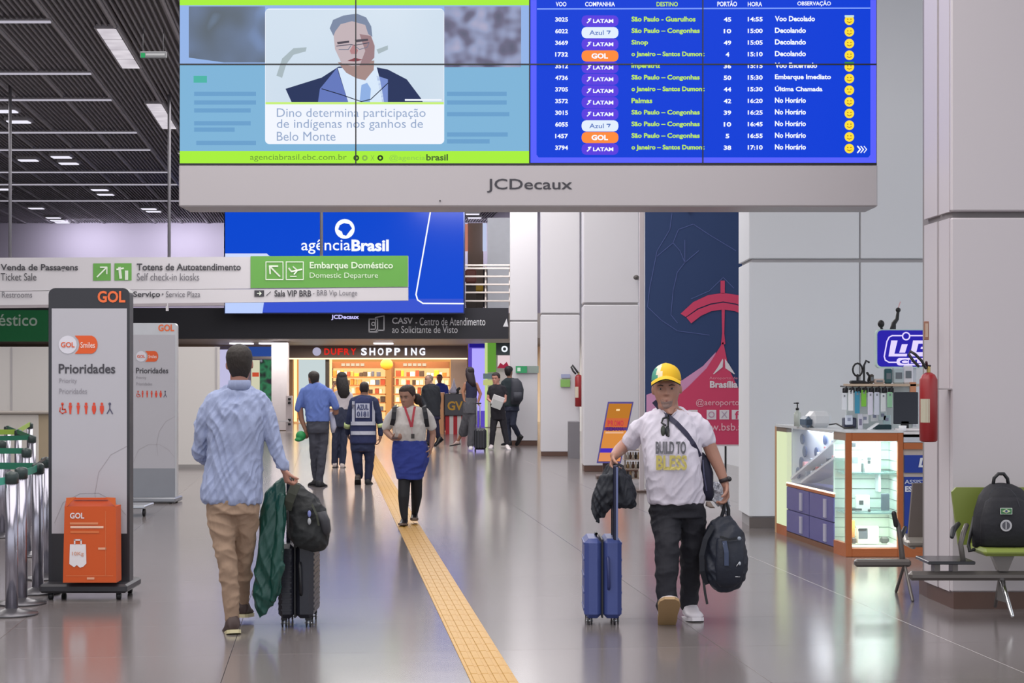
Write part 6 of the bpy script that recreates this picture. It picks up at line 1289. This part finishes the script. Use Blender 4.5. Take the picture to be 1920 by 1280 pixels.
# backpack held by the man in the cap
t = thing('backpack', P(1355, 1108, 10.95), 'navy black backpack held low in the hand of the man in the cap', 'bag')
BK2 = M('#1d2230', .6, var=.2, scale=14, bump=.5, bscale=12)
q = MB(); q.loft(sect([(1357, 966, 10, 0, .04), (1356, 978, 24, 0, .07), (1358, 995, 34, 0, .1), (1359, 1015, 40, 0, .12), (1358, 1040, 43, 0, .13), (1357, 1065, 43, 0, .135), (1358, 1085, 38, 0, .12), (1360, 1100, 26, 0, .09), (1360, 1110, 10, 0, .04)], 11.05, BK2), BK2)
remesh(q, 'body', t, .007, BK2, 3, .018, .12, (1, 1, 1))
q = MB(); q.loft(sect([(1368, 1008, 22, -.11, .02), (1369, 1014, 26, -.11, .04), (1368, 1060, 28, -.12, .045), (1366, 1090, 24, -.1, .035), (1364, 1100, 14, -.08, .02)], 11.05, BK2), BK2); q.build('front_pocket', t)
q = MB(); ribbon(q, [P(1350, 1006, 10.9), P(1366, 1011, 10.885), P(1386, 1008, 10.9)], .008, M('#15181f', .6), .01); ribbon(q, [P(1358, 1014, 10.885), P(1362, 1035, 10.875), P(1362, 1060, 10.875)], .014, M('#3a4560', .5), .008); q.build('flap_strap', t)
q = MB(); q.ell(P(1357, 1021, 10.88), (.006, .006, .02), M('#c8ccd4', .3), 8, 6); q.ell(P(1386, 1009, 10.89), (.014, .008, .012), M('#8d96a4', .3), 8, 6); q.ell(P(1387, 1056, 10.88), (.008, .006, .012), M('#b0b6c0', .3), 8, 6); q.tube([P(1381, 1061, 10.88), P(1386, 1054, 10.88)], .003, CHROME, 5); q.tube([P(1379, 1081, 10.9), P(1387, 1081, 10.9)], .003, CHROME, 5); q.build('zip_pull', t)
q = MB(); ribbon(q, [P(1336, 985, 10.96), P(1322, 1010, 10.95), P(1315, 1040, 10.95), P(1316, 1070, 10.96), P(1324, 1095, 11)], .016, M('#171a24', .6), .02); ribbon(q, [P(1319, 1088, 10.98), P(1322, 1112, 10.98), P(1326, 1132, 10.98)], .008, BLACK, .006); q.build('strap', t)
q = MB(); q.tube([P(1352, 972, 11.05), P(1357, 955, 11.05), P(1360, 932, 11.05), P(1366, 955, 11.05), P(1366, 972, 11.05)], .012, M('#15161e', .6), 8); q.build('handle', t)

# ------------------------------------------------------------------ people further away
def headset(f, px, ptop, pchin, yaw, sk, haircol, pitch=0, face=True, hair=(.84, .5, .1, 1.08), dd=0):
    h = (pchin-ptop)*(f.D+dd)/K; HM = head_M(P(px, (ptop+pchin)/2, f.D+dd), h*.96, yaw, pitch); head_mesh(f.mb('body'), HM, sk, 20)
    if face: face_parts(f.p, HM)
    hair_mesh(f.p, HM, haircol, *hair); return HM
# woman in white blouse and blue skirt
f = Fig(18.3, 768, 'woman in white blouse and blue skirt with red lanyard looking down while walking', .008); sk = M('#a57c6a', .5)
HM = headset(f, 764, 721, 763, -28, sk, '#3a2a28', 14, True, (.80, .42, .3, 1.08))
q = MB(); q.ell(f.J((783, 748, .06)), (.045, .06, .06), M('#2a1e1e', .7)); q.tube([f.J((781, 744, .05)), f.J((790, 760, .1))], [.04, .02], M('#2a1e1e', .7)); q.build('hair_bun', f.p)
WB_ = cloth('#cfcac6', .5, 9); BS = cloth('#2f3f92', .5, 8); TI = M('#17171d', .6)
f.mb('body').tube([f.J((767, 752, .02)), f.J((768, 768, .03))], [.05, .055], sk)
f.torso('blouse', [(768, 760, 12, .03, .05), (768, 765, 24, .02, .08), (768, 776, 31, 0, .11), (768, 795, 31, -.03, .14), (768, 812, 31, -.02, .14), (768, 827, 30, 0, .13)], WB_, sk)
f.limb('blouse', [(742, 772, 0), (732, 785, .02), (725, 800, .03)], [.055, .06, .056], WB_); f.limb('blouse', [(795, 772, 0), (804, 785, .02), (809, 799, .02)], [.055, .06, .056], WB_)
f.mb('body').tube([f.J((728, 795, .03)), f.J((724, 808, .04)), f.J((731, 816, -.08)), f.J((737, 822, -.16))], [.045, .04, .034, .026], sk); hand(f.mb('body'), f.J((736, 821, -.15)), (.5, -.5, -.1), (.3, .2, 1), 1, .9, sk, 60)
f.mb('body').tube([f.J((808, 795, .02)), f.J((812, 815, .03)), f.J((809, 836, -.02))], [.042, .036, .026], sk); hand(f.mb('body'), f.J((809, 836, -.02)), (-.15, -.1, -1), (-1, 0, 0), -1, .9, sk, 35)
f.done('blouse', WB_, 'blouse', .010, 3, None, .13)
f.torso('skirt', [(768, 825, 30, 0, .135), (769, 840, 34, .01, .16), (770, 860, 35, .02, .17), (769, 885, 28, .01, .14), (768, 898, 24, .0, .12)], BS, sk, 2.4, .5); f.done('skirt', BS, 'skirt', .012, 3, None, .13, (1.3, 1, .7))
f.limb('tights', [(759, 880, 0), (758, 905, -.02), (757, 931, -.04), (757, 955, -.04), (759, 974, -.05)], [.075, .066, .062, .048, .034], TI, 14, sk, .8); f.limb('tights', [(781, 880, .02), (781, 905, .05), (781, 931, .1), (779, 950, .14), (777, 966, .18)], [.072, .064, .06, .045, .033], TI, 14, sk, .8); f.done('tights', TI, 'tights')
f.shoe((758, 976, -.05), (-.1, -1), .24, M('#1c1a1e', .4), M('#6a5a50', .5), 6, .042, .05); f.shoe((777, 967, .18), (.05, -1), .24, M('#1c1a1e', .4), M('#6a5a50', .5), 8, .042, .05)
f.done('body', sk, 'body', 0, 2)
LR = M('#a8283a', .5)
q = MB(); ribbon(q, [f.J(j) for j in ((759, 762, -.09), (762, 772, -.14), (767, 786, -.19), (771, 800, -.205))], .012, LR); ribbon(q, [f.J(j) for j in ((778, 762, -.09), (776, 772, -.14), (774, 786, -.19), (772, 800, -.205))], .012, LR); q.tube([f.J((771, 800, -.205)), f.J((773, 813, -.19))], .004, M('#c9a8ac', .5), 5); q.box(*(lambda c: (c.x-.018, c.x+.018, c.y-.006, c.y+.004, c.z-.028, c.z+.022))(f.J((774, 817, -.19))), M('#3c3838', .5)); 
t = thing('lanyard', f.J((771, 800, -.2)), 'red lanyard with dark badge hanging on the white blouse', 'lanyard'); q.build('ribbon', t)
t = thing('backpack', f.J((768, 780, .2)), 'dark backpack worn by the woman in white blouse, straps over both shoulders', 'bag'); BK3 = M('#25252c', .7)
q = MB(); q.loft(sect([(768, 762, 24, .17, .05), (768, 775, 31, .19, .09), (768, 805, 32, .2, .1), (768, 825, 28, .19, .07)], 18.3, BK3), BK3); q.build('body', t)
for pts in ([(740, 760, .08), (740, 763, -.06), (739, 772, -.115), (738, 785, -.13), (735, 797, -.08)], [(795, 760, .08), (795, 763, -.06), (797, 772, -.11), (799, 785, -.12), (801, 800, -.06)]): q = MB(); ribbon(q, [f.J(j) for j in pts], .024, BK3, .012); q.build('strap', t)
q = MB(); q.box(*(lambda c: (c.x-.03, c.x+.03, c.y-.05, c.y+.02, c.z-.01, c.z+.01))(f.J((741, 821, -.22))), M('#4a3a3c', .3), .004); tag(q.build('phone', None, f.J((741, 821, -.22))), 'dark phone held at the waist by the woman in white blouse', 'phone')
# man in blue short sleeve shirt, from behind
f = Fig(24.7, 596, 'man in blue short sleeved shirt and grey trousers walking away with green cap in hand', .010); sk = M('#8e6653', .5)
headset(f, 588, 695, 724, 215, sk, '#2e2826', 0, False, (.8, .5, .12, 1.05)); f.mb('body').tube([f.J((591, 714, .01)), f.J((592, 726, 0))], [.055, .06], sk)
SB = cloth('#5d74b8', .5, 8); GT_ = cloth('#41434f', .5, 8)
f.torso('shirt', [(592, 717, 9, 0, .06), (592, 722, 18, 0, .08), (593, 731, 27, 0, .1), (593, 750, 26, 0, .12), (595, 772, 23, 0, .13), (596, 790, 22, 0, .13)], SB, sk); f.limb('shirt', [(570, 734, 0), (564, 750, 0), (560, 766, 0)], [.06, .062, .058], SB); f.limb('shirt', [(616, 734, 0), (624, 748, 0), (629, 762, .0)], [.06, .062, .058], SB)
f.mb('body').tube([f.J((562, 760, 0)), f.J((565, 785, 0)), f.J((573, 806, -.02))], [.045, .04, .028], sk); hand(f.mb('body'), f.J((573, 805, -.02)), (.15, 0, -1), (-.5, .8, 0), 1, .95, sk, 50); f.mb('body').tube([f.J((628, 758, 0)), f.J((630, 773, .02)), f.J((622, 775, .25))], [.045, .042, .03], sk); hand(f.mb('body'), f.J((622, 775, .25)), (-.3, 1, .1), (0, 0, 1), 1, .95, sk, 50)
f.done('shirt', SB, 'shirt', .012, 3, None, .15); f.torso('trousers', [(596, 787, 21, 0, .125), (596, 803, 21, 0, .13), (597, 812, 20, 0, .12)], GT_, sk)
f.limb('trousers', [(588, 808, 0), (589, 835, 0), (590, 865, .06), (593, 895, .12), (594, 902, .13)], [.088, .076, .064, .055, .052], GT_, 14, sk, .75); f.limb('trousers', [(605, 808, 0), (605, 835, 0), (603, 865, -.03), (600, 893, -.02), (599, 902, -.02)], [.088, .076, .064, .055, .052], GT_, 14, sk, .75); f.done('trousers', GT_, 'trousers', .012, 3, None, .15, (1.2, 1, .8))
f.shoe((592, 901, .12), (-.6, 1), .27, BLK2, BLACK, 0); f.shoe((600, 904, -.02), (.3, 1), .27, BLK2, BLACK, 0); f.done('body', sk, 'body', 0, 2)
q = MB(); q.ell(P(564, 817, 24.65), (.075, .07, .075), M('#1f8a4a', .6)); q.ell(P(560, 824, 24.62), (.06, .05, .03), M('#17553a', .6)); tag(remesh(q, 'cap', None, .01, M('#1f8a4a', .6), 2), 'green cap held in the left hand of the man in the blue shirt', 'cap')
q = MB(); q.loft(sect([(621, 772, 3, 0, .02), (623, 785, 5, 0, .05), (625, 800, 6, 0, .06), (624, 811, 3, 0, .03)], 24.8, WHITE), M('#b9bcd2', .5)); tag(q.build('plastic_bag', None, P(623, 800, 24.8)), 'pale bag hanging between the blue shirted man and dark haired woman', 'bag')
# woman with long dark hair
f = Fig(29.8, 640, 'woman with long dark hair, white top and dark navy trousers walking away', .011); sk = M('#a87c68', .5)
HM = headset(f, 641, 698, 723, 190, sk, '#1c1617', 0, False, (.8, .3, .0, 1.2))
q = MB(); q.loft(sect([(641, 700, 8, .0, .09), (641, 712, 11, -.02, .11), (643, 725, 12, -.06, .09), (645, 738, 11, -.08, .07), (644, 746, 6, -.08, .04)], 29.8, BLACK), M('#1c1617', .6, bump=.5, bscale=60, stretch=(2, 2, .3))); q.build('long_hair', f.p)
WT_ = cloth('#b9b2b8', .4); NP = cloth('#22283f', .4)
f.mb('body').tube([f.J((641, 720, .0)), f.J((642, 732, 0))], [.05, .05], sk); f.torso('top', [(642, 730, 8, 0, .06), (642, 734, 15, 0, .09), (643, 745, 16, 0, .11), (642, 768, 14, 0, .11)], WT_, sk); f.limb('top', [(630, 740, 0), (628, 752, 0)], [.05, .048], WT_); f.limb('top', [(656, 740, 0), (659, 752, 0)], [.05, .048], WT_); f.done('top', WT_, 'top', .01, 2)
f.mb('body').tube([f.J((629, 748, 0)), f.J((625, 760, .05)), f.J((622, 742, .2)), f.J((624, 728, .25))], [.036, .034, .03, .026], sk); f.mb('body').tube([f.J((659, 750, 0)), f.J((661, 768, 0)), f.J((657, 785, 0))], [.036, .032, .025], sk); hand(f.mb('body'), f.J((657, 785, 0)), (0, 0, -1), (1, 0, 0), 1, .9, sk, 40); hand(f.mb('body'), f.J((624, 728, .25)), (.2, .2, 1), (1, 0, 0), 1, .9, sk, 40)
f.torso('trousers', [(641, 762, 14, 0, .11), (639, 785, 16, 0, .13), (638, 800, 15, 0, .13)], NP, sk); f.limb('trousers', [(631, 800, 0), (629, 835, 0), (628, 868, .05)], [.08, .065, .06], NP, 14, sk, .7); f.limb('trousers', [(645, 800, 0), (644, 835, 0), (642, 868, 0)], [.08, .065, .06], NP, 14, sk, .7); f.done('trousers', NP, 'trousers', .014, 2)
f.shoe((628, 868, .05), (0, 1), .24, M('#c9bcb8', .5), BLACK, 0); f.shoe((642, 870, 0), (0, 1), .24, M('#c9bcb8', .5), BLACK, 0); f.done('body', sk, 'body', 0, 2)
# ground staff in navy vest
f = Fig(25.2, 683, 'ground staff in navy reflective vest lettered AZUL walking away', .010); sk = M('#86604e', .5)
headset(f, 683, 715, 741, 180, sk, '#2c2422', 0, False, (.8, .5, .12, 1.05)); f.mb('body').tube([f.J((683, 732, 0)), f.J((683, 745, 0))], [.055, .058], sk)
NV2 = cloth('#28305a', .4, 8); NV3 = cloth('#232c4c', .4, 8); SLV = M('#b9bccb', .4); YG = M('#b9c98a', .4)
f.torso('shirt', [(683, 740, 9, 0, .07), (683, 744, 20, 0, .09), (682, 752, 24, 0, .105), (681, 790, 23, 0, .12), (681, 833, 24, 0, .13)], NV3, sk); f.limb('shirt', [(662, 752, 0), (656, 778, 0), (651, 800, .03), (652, 812, .1)], [.058, .052, .046, .042], NV3, 12, sk); f.limb('shirt', [(703, 752, 0), (710, 778, 0), (714, 800, 0), (714, 814, 0)], [.058, .052, .046, .042], NV3, 12, sk); f.done('shirt', NV3, 'shirt', .007, 2)
f.torso('vest', [(683, 742, 10, 0, .09), (683, 746, 19, 0, .105), (682, 753, 21, 0, .12), (681, 790, 24.5, 0, .135), (681, 829, 25, 0, .145), (681, 831, 24, 0, .14)], NV2, None); vest = f.done('vest', NV2, 'vest', .006, 2)
bpy.context.view_layer.update()
def onto(ob, root, px, py, off=.012):
    o = Vector((0, 0, HC)); d = (P(px, py, 1)-o).normalized(); ok, loc, nn, i = ob.ray_cast(o-parent_world(root), d)
    return ((loc+parent_world(root)) if ok else P(px, py, root.location.y-.13))-d*off
def patch(ob, root, nm, rects, m, off=.014):
    q = MB()
    for (a, b, c, d) in rects:
        nx = max(1, int((b-a)/4)); ny = max(1, int((d-c)/6))
        g = [[onto(ob, root, a+(b-a)*i/nx, c+(d-c)*j/ny, off) for i in range(nx+1)] for j in range(ny+1)]
        q.add([v for r in g for v in r], [(j*(nx+1)+i, j*(nx+1)+i+1, (j+1)*(nx+1)+i+1, (j+1)*(nx+1)+i) for j in range(ny) for i in range(nx)], m)
    return q.build(nm, root)
patch(vest, f.p, 'reflective_band', [(660, 665, 752, 790), (698, 703, 752, 790), (658, 704, 790, 797), (658, 704, 808, 815)], SLV); patch(vest, f.p, 'name_panel', [(667, 693, 756, 783)], M('#b4b8cc', .5), .018)
q = MB()
for st, y0, y1 in (('AZUL', 758, 768), ('0181', 771, 781)):
    v_, fs, a0, a1, b0, b1 = text_tris(st, .03); q.add([onto(vest, f.p, 669+(a-a0)*22/(a1-a0), y1-(b-b0)*(y1-y0)/(b1-b0), .03) for a, b in v_], fs, M('#39426c', .5))
q.build('lettering', f.p)
for pts in ([(652, 794, .0), (651, 801, .03)], [(713, 794, 0), (714.5, 801, 0)]): q = MB(); q.tube([f.J(j) for j in pts], .053, YG, 12, False); q.build('cuff_band', f.p)
f.mb('body').tube([f.J((714, 812, 0)), f.J((713, 820, 0))], [.026, .026], sk); hand(f.mb('body'), f.J((713, 817, 0)), (-.1, 0, -1), (-1, 0, 0), 1, .95, sk, 45); hand(f.mb('body'), f.J((652, 812, .1)), (.1, .6, -.6), (1, 0, 0), 1, .95, sk, 45)
f.torso('trousers', [(680, 828, 23, 0, .12), (680, 840, 23, 0, .13), (680, 846, 22, 0, .12)], NV3, sk); f.limb('trousers', [(669, 842, 0), (670, 862, -.02), (673, 885, .05), (674, 892, .08)], [.088, .076, .062, .055], NV3, 14, sk, .7); f.limb('trousers', [(692, 842, 0), (693, 865, .02), (691, 888, .03), (690, 900, .03)], [.085, .07, .06, .054], NV3, 14, sk, .7); f.done('trousers', NV3, 'trousers', .011, 2, None, .15, (1.2, 1, .8))
f.shoe((671, 896, .0), (-.05, 1), .27, M('#3a302e', .5), M('#2c2626', .5), -42); f.shoe((690, 901, .03), (.1, 1), .27, BLK2, BLACK, 0); f.done('body', sk, 'body', 0, 2)
# ---- distant group, all standing on the floor at their own distance
def legs(f, g, m, sk, L, R, r=(.08, .065, .052)):
    for pts in (L, R): f.limb(g, pts, [r[0], (r[0]+r[1])/2, r[1], r[2]][:len(pts)] if len(pts) == 4 else list(r)[:len(pts)], m, 12, sk, .7)
# suited man walking left
f = Fig(39.0, 812, 'balding man in dark blazer walking past the shelves of the lit shop', .013); sk = M('#b08a78', .5)
headset(f, 804, 702, 722, -60, sk, '#8a7a70', 0, True, (.95, .7, .4, 1.03)); BZ = cloth('#20242c', .4); DT = cloth('#2b2a44', .4)
f.mb('body').tube([f.J((806, 716, 0)), f.J((807, 726, 0))], [.055, .06], sk)
f.torso('blazer', [(808, 719, 6, 0, .07), (808, 723, 14, 0, .1), (808, 730, 17, 0, .12), (809, 750, 16, 0, .13), (811, 780, 15, 0, .13)], BZ, sk); f.limb('blazer', [(796, 728, 0), (793, 745, -.02), (797, 762, -.1)], [.06, .055, .045], BZ, 12, sk); f.limb('blazer', [(820, 728, 0), (823, 748, .05), (822, 768, .05)], [.06, .055, .045], BZ, 12, sk); f.done('blazer', BZ, 'blazer', .008, 2)
hand(f.mb('body'), f.J((798, 762, -.1)), (.1, -.3, -1), (1, 0, 0), 1, 1, sk, 40); hand(f.mb('body'), f.J((822, 768, .05)), (0, 0, -1), (-1, 0, 0), 1, 1, sk, 40)
f.torso('trousers', [(811, 775, 14, 0, .12), (812, 786, 14, 0, .12)], DT, sk); legs(f, 'trousers', DT, sk, [(808, 783, 0), (806, 805, -.1), (803, 828, -.05)], [(816, 783, 0), (819, 802, .05), (822, 820, .15)], (.085, .065, .055)); f.done('trousers', DT, 'trousers', .01, 2)
f.shoe((803, 829, -.05), (-1, -.4), .28, BLACK, BLACK, 0); f.shoe((823, 822, .1), (-.8, -.5), .28, BLACK, BLACK, -35); f.done('body', sk, 'body', 0, 2)
# woman in sleeveless top
f = Fig(36.6, 880, 'woman in sleeveless navy top and wide grey trousers pulling a small black suitcase', .012); sk = M('#a9765c', .5)
headset(f, 881, 688, 710, 200, sk, '#251c22', 0, False, (.8, .3, 0, 1.12)); q = MB(); q.loft(sect([(881, 690, 7, 0, .09), (881, 702, 8.5, -.02, .1), (884, 715, 8, -.06, .07), (888, 724, 4, -.08, .04)], 36.6, BLACK), M('#2a2028', .6)); q.build('long_hair', f.p)
f.mb('body').tube([f.J((881, 708, 0)), f.J((882, 718, 0))], [.05, .05], sk); TP = cloth('#232540', .4); WG = cloth('#54545a', .5)
f.torso('top', [(883, 714, 8, 0, .08), (883, 720, 11, 0, .1), (884, 735, 10.5, 0, .11), (883, 750, 10, 0, .11)], TP, sk); f.done('top', TP, 'top', .01, 2)
f.mb('body').tube([f.J((873, 720, 0)), f.J((868, 735, 0)), f.J((871, 750, -.02))], [.045, .04, .03], sk); f.mb('body').tube([f.J((893, 720, 0)), f.J((901, 738, 0)), f.J((897, 752, -.03))], [.042, .037, .028], sk); hand(f.mb('body'), f.J((897, 752, -.03)), (0, 0, -1), (1, 0, 0), 1, .9, sk, 70); hand(f.mb('body'), f.J((871, 750, -.02)), (.5, -.3, -.6), (0, 0, 1), 1, .9, sk, 50)
f.torso('trousers', [(883, 745, 11, 0, .11), (881, 760, 13, 0, .13), (881, 775, 13, 0, .13)], WG, sk); f.limb('trousers', [(877, 775, 0), (872, 795, .1), (869, 810, .2)], [.1, .1, .11], WG, 12, sk, .6); f.limb('trousers', [(886, 775, 0), (885, 805, 0), (883, 833, 0)], [.09, .085, .08], WG, 12, sk, .6); f.done('trousers', WG, 'trousers', .012, 2)
f.mb('body').tube([f.J((869, 806, .2)), f.J((858, 828, .35))], [.045, .03], sk); f.shoe((857, 829, .35), (-.9, .4), .24, M('#b8a09a', .5), BLACK, -10, .042, .06); f.shoe((883, 835, 0), (0, -1), .25, M('#d9d4d6', .5), WHITE, 0, .045, .08); f.done('body', sk, 'body', 0, 2)
t = thing('suitcase', (X(900, 36), 36, 0), 'small black suitcase with raised silver handle beside the sleeveless woman', 'suitcase'); d = 36.
q = MB(); q.pbox(889, 912, 803, 843, d, .25, M('#1d1e26', .5), .05); q.build('shell', t)
for k in range(4): q = MB(); q.pbox(891+k*5, 892.5+k*5, 806, 840, d-.01, .02, M('#30323c', .5)); q.build('rib', t)
for px in (894, 900): q = MB(); q.tube([P(px, 803, d+.2), P(px, 756, d+.2)], .012, CHROME, 6); q.build('pull_tube', t)
q = MB(); q.tube([P(893, 756, d+.2), P(901, 756, d+.2)], .018, BLACK, 6); q.build('grip', t)
for px in (891, 909):
    for o in (.03, .22): q = MB(); q.lathe((X(px, d)-.015, d+o, .035), [(.01, 0), (.035, .004), (.035, .026), (.01, .03)], BLACK, 12, 'x'); q.build('wheel', t)
# woman with papers, facing the hall
f = Fig(37.2, 935, 'woman in black top with white papers standing beside the man with the dark backpack', .012); sk = M('#c0897a', .5)
headset(f, 930, 698, 720, -25, sk, '#2a2022', 8, True, (.8, .4, .2, 1.08)); f.mb('body').tube([f.J((932, 714, 0)), f.J((932, 724, 0))], [.048, .05], sk); BT = cloth('#24222a', .4)
f.torso('top', [(932, 720, 7, 0, .07), (932, 724, 14, 0, .09), (932, 735, 15, 0, .11), (933, 765, 13, 0, .11)], BT, sk); f.limb('top', [(920, 727, 0), (917, 738, 0)], [.05, .05], BT); f.limb('top', [(945, 727, 0), (948, 738, 0)], [.05, .05], BT); f.done('top', BT, 'top', .01, 2)
f.mb('body').tube([f.J((917, 736, 0)), f.J((915, 748, -.03)), f.J((922, 754, -.2))], [.036, .034, .026], sk); f.mb('body').tube([f.J((948, 736, 0)), f.J((947, 752, -.05)), f.J((940, 756, -.2))], [.036, .034, .026], sk); hand(f.mb('body'), f.J((922, 754, -.2)), (1, -.2, .1), (0, 1, .2), 1, .9, sk, 40); hand(f.mb('body'), f.J((940, 756, -.2)), (-1, -.2, .1), (0, 1, .2), -1, .9, sk, 40)
f.torso('trousers', [(933, 760, 13, 0, .11), (934, 775, 14, 0, .13), (935, 786, 14, 0, .12)], BLACK, sk); legs(f, 'trousers', BT, sk, [(927, 784, 0), (924, 810, -.05), (922, 833, -.05)], [(942, 784, 0), (946, 808, -.02), (951, 832, -.05)], (.088, .068, .055)); f.done('trousers', BT, 'trousers', .01, 2)
f.shoe((922, 834, -.05), (-.2, -1), .24, M('#dcd2d4', .5), WHITE, 0); f.shoe((951, 836, -.1), (.3, -1), .24, M('#e6dcdc', .5), WHITE, 0); f.done('body', sk, 'body', 0, 2)
q = MB(); q.M = Matrix.Translation(P(933, 752, 36.85)) @ Matrix.Rotation(.35, 4, 'Y'); q.box(-.13, .13, -.02, .02, -.1, .12, M('#c9c6c8', .6), .01); q.box(-.1, .12, -.03, -.021, -.16, .02, M('#b0b2b0', .6), .005); tag(q.build('papers', None, P(933, 752, 36.85)), 'white and grey papers held at the chest by the woman in black', 'papers')
# man with backpack walking to the left
f = Fig(38.6, 955, 'man with dark backpack and dark jeans striding in front of the farthest column', .013); sk = M('#8f6a58', .5)
headset(f, 954, 686, 707, 150, sk, '#1c191c', 0, False, (.8, .5, .12, 1.1)); f.mb('body').tube([f.J((955, 702, 0)), f.J((956, 714, 0))], [.052, .056], sk); DS_ = cloth('#1d2a30', .4); DJ = cloth('#2b3044', .4)
f.torso('shirt', [(956, 708, 7, 0, .07), (956, 713, 14, 0, .1), (957, 725, 16, 0, .12), (959, 762, 15, 0, .13)], DS_, sk); f.limb('shirt', [(944, 718, 0), (940, 735, 0), (944, 750, .05)], [.058, .052, .044], DS_, 12, sk); f.limb('shirt', [(970, 718, 0), (974, 735, 0), (974, 750, 0)], [.058, .052, .044], DS_, 12, sk); f.done('shirt', DS_, 'shirt', .01, 2)
hand(f.mb('body'), f.J((944, 750, .05)), (.2, .3, -1), (1, 0, 0), 1, 1, sk, 40); hand(f.mb('body'), f.J((974, 750, 0)), (0, 0, -1), (-1, 0, 0), 1, 1, sk, 40)
f.torso('trousers', [(959, 757, 14, 0, .12), (960, 770, 14, 0, .13)], DJ, sk); legs(f, 'trousers', DJ, sk, [(955, 768, 0), (953, 795, .1), (954, 825, .1)], [(964, 768, 0), (962, 795, -.05), (972, 815, .2)], (.09, .07, .058)); f.done('trousers', DJ, 'trousers', .012, 2)
f.shoe((954, 828, .1), (-.7, .6), .28, BLK2, BLACK, 0); f.shoe((973, 818, .2), (-.7, .6), .28, BLK2, BLACK, -50); f.done('body', sk, 'body', 0, 2)
t = thing('backpack', P(968, 755, 38.4), 'dark grey backpack on the back of the striding man by the farthest column', 'bag'); q = MB(); BK4 = M('#33353f', .7, bump=.4, bscale=12)
q.loft(sect([(965, 709, 6, 0, .05), (968, 716, 10, 0, .1), (970, 730, 12, 0, .13), (969, 748, 12, 0, .13), (966, 758, 8, 0, .08)], 38.35, BK4), BK4); q.build('body', t); q = MB(); q.loft(sect([(971, 735, 8, -.12, .03), (971, 752, 8, -.12, .04)], 38.35, BK4), BK4); q.build('front_pocket', t)
# clerk behind the snack kiosk
f = Fig(48.3, 826, 'clerk in bright blue shirt standing behind the dark grey kiosk', .014); sk = M('#7a4c42', .5)
headset(f, 824, 701, 717, -10, sk, '#261a20', 0, True); BB = cloth('#27358c', .4); f.mb('body').tube([f.J((824, 712, 0)), f.J((825, 722, 0))], [.05, .055], sk)
f.torso('shirt', [(826, 718, 6, 0, .07), (826, 722, 12, 0, .1), (827, 740, 12, 0, .12), (827, 765, 11, 0, .12)], BB, sk); f.limb('shirt', [(816, 724, 0), (813, 736, 0)], [.055, .055], BB, 10, sk); f.limb('shirt', [(836, 724, 0), (839, 736, 0)], [.055, .055], BB, 10, sk); f.done('shirt', BB, 'shirt')
f.mb('body').tube([f.J((813, 734, 0)), f.J((816, 750, -.1))], [.035, .028], sk); f.mb('body').tube([f.J((839, 734, 0)), f.J((838, 748, .0))], [.035, .028], sk); hand(f.mb('body'), f.J((816, 750, -.1)), (.3, -.5, -.5), (1, 0, 0), 1, 1, sk); hand(f.mb('body'), f.J((838, 748, 0)), (0, -.2, -1), (-1, 0, 0), 1, 1, sk)
f.torso('trousers', [(827, 760, 11, 0, .11), (827, 772, 11, 0, .12)], BLACK, sk); legs(f, 'trousers', BT, sk, [(823, 770, 0), (823, 790, 0), (823, 806, 0)], [(832, 770, 0), (832, 790, 0), (832, 806, 0)], (.085, .065, .055)); f.done('trousers', BT, 'trousers'); f.shoe((823, 806, 0), (0, -1), .27, BLACK, BLACK); f.shoe((832, 806, 0), (0, -1), .27, BLACK, BLACK); f.done('body', sk, 'body', 0, 2)
# tidy: no helper data left behind
for m_ in list(bpy.data.meshes):
    if m_.users == 0: bpy.data.meshes.remove(m_)
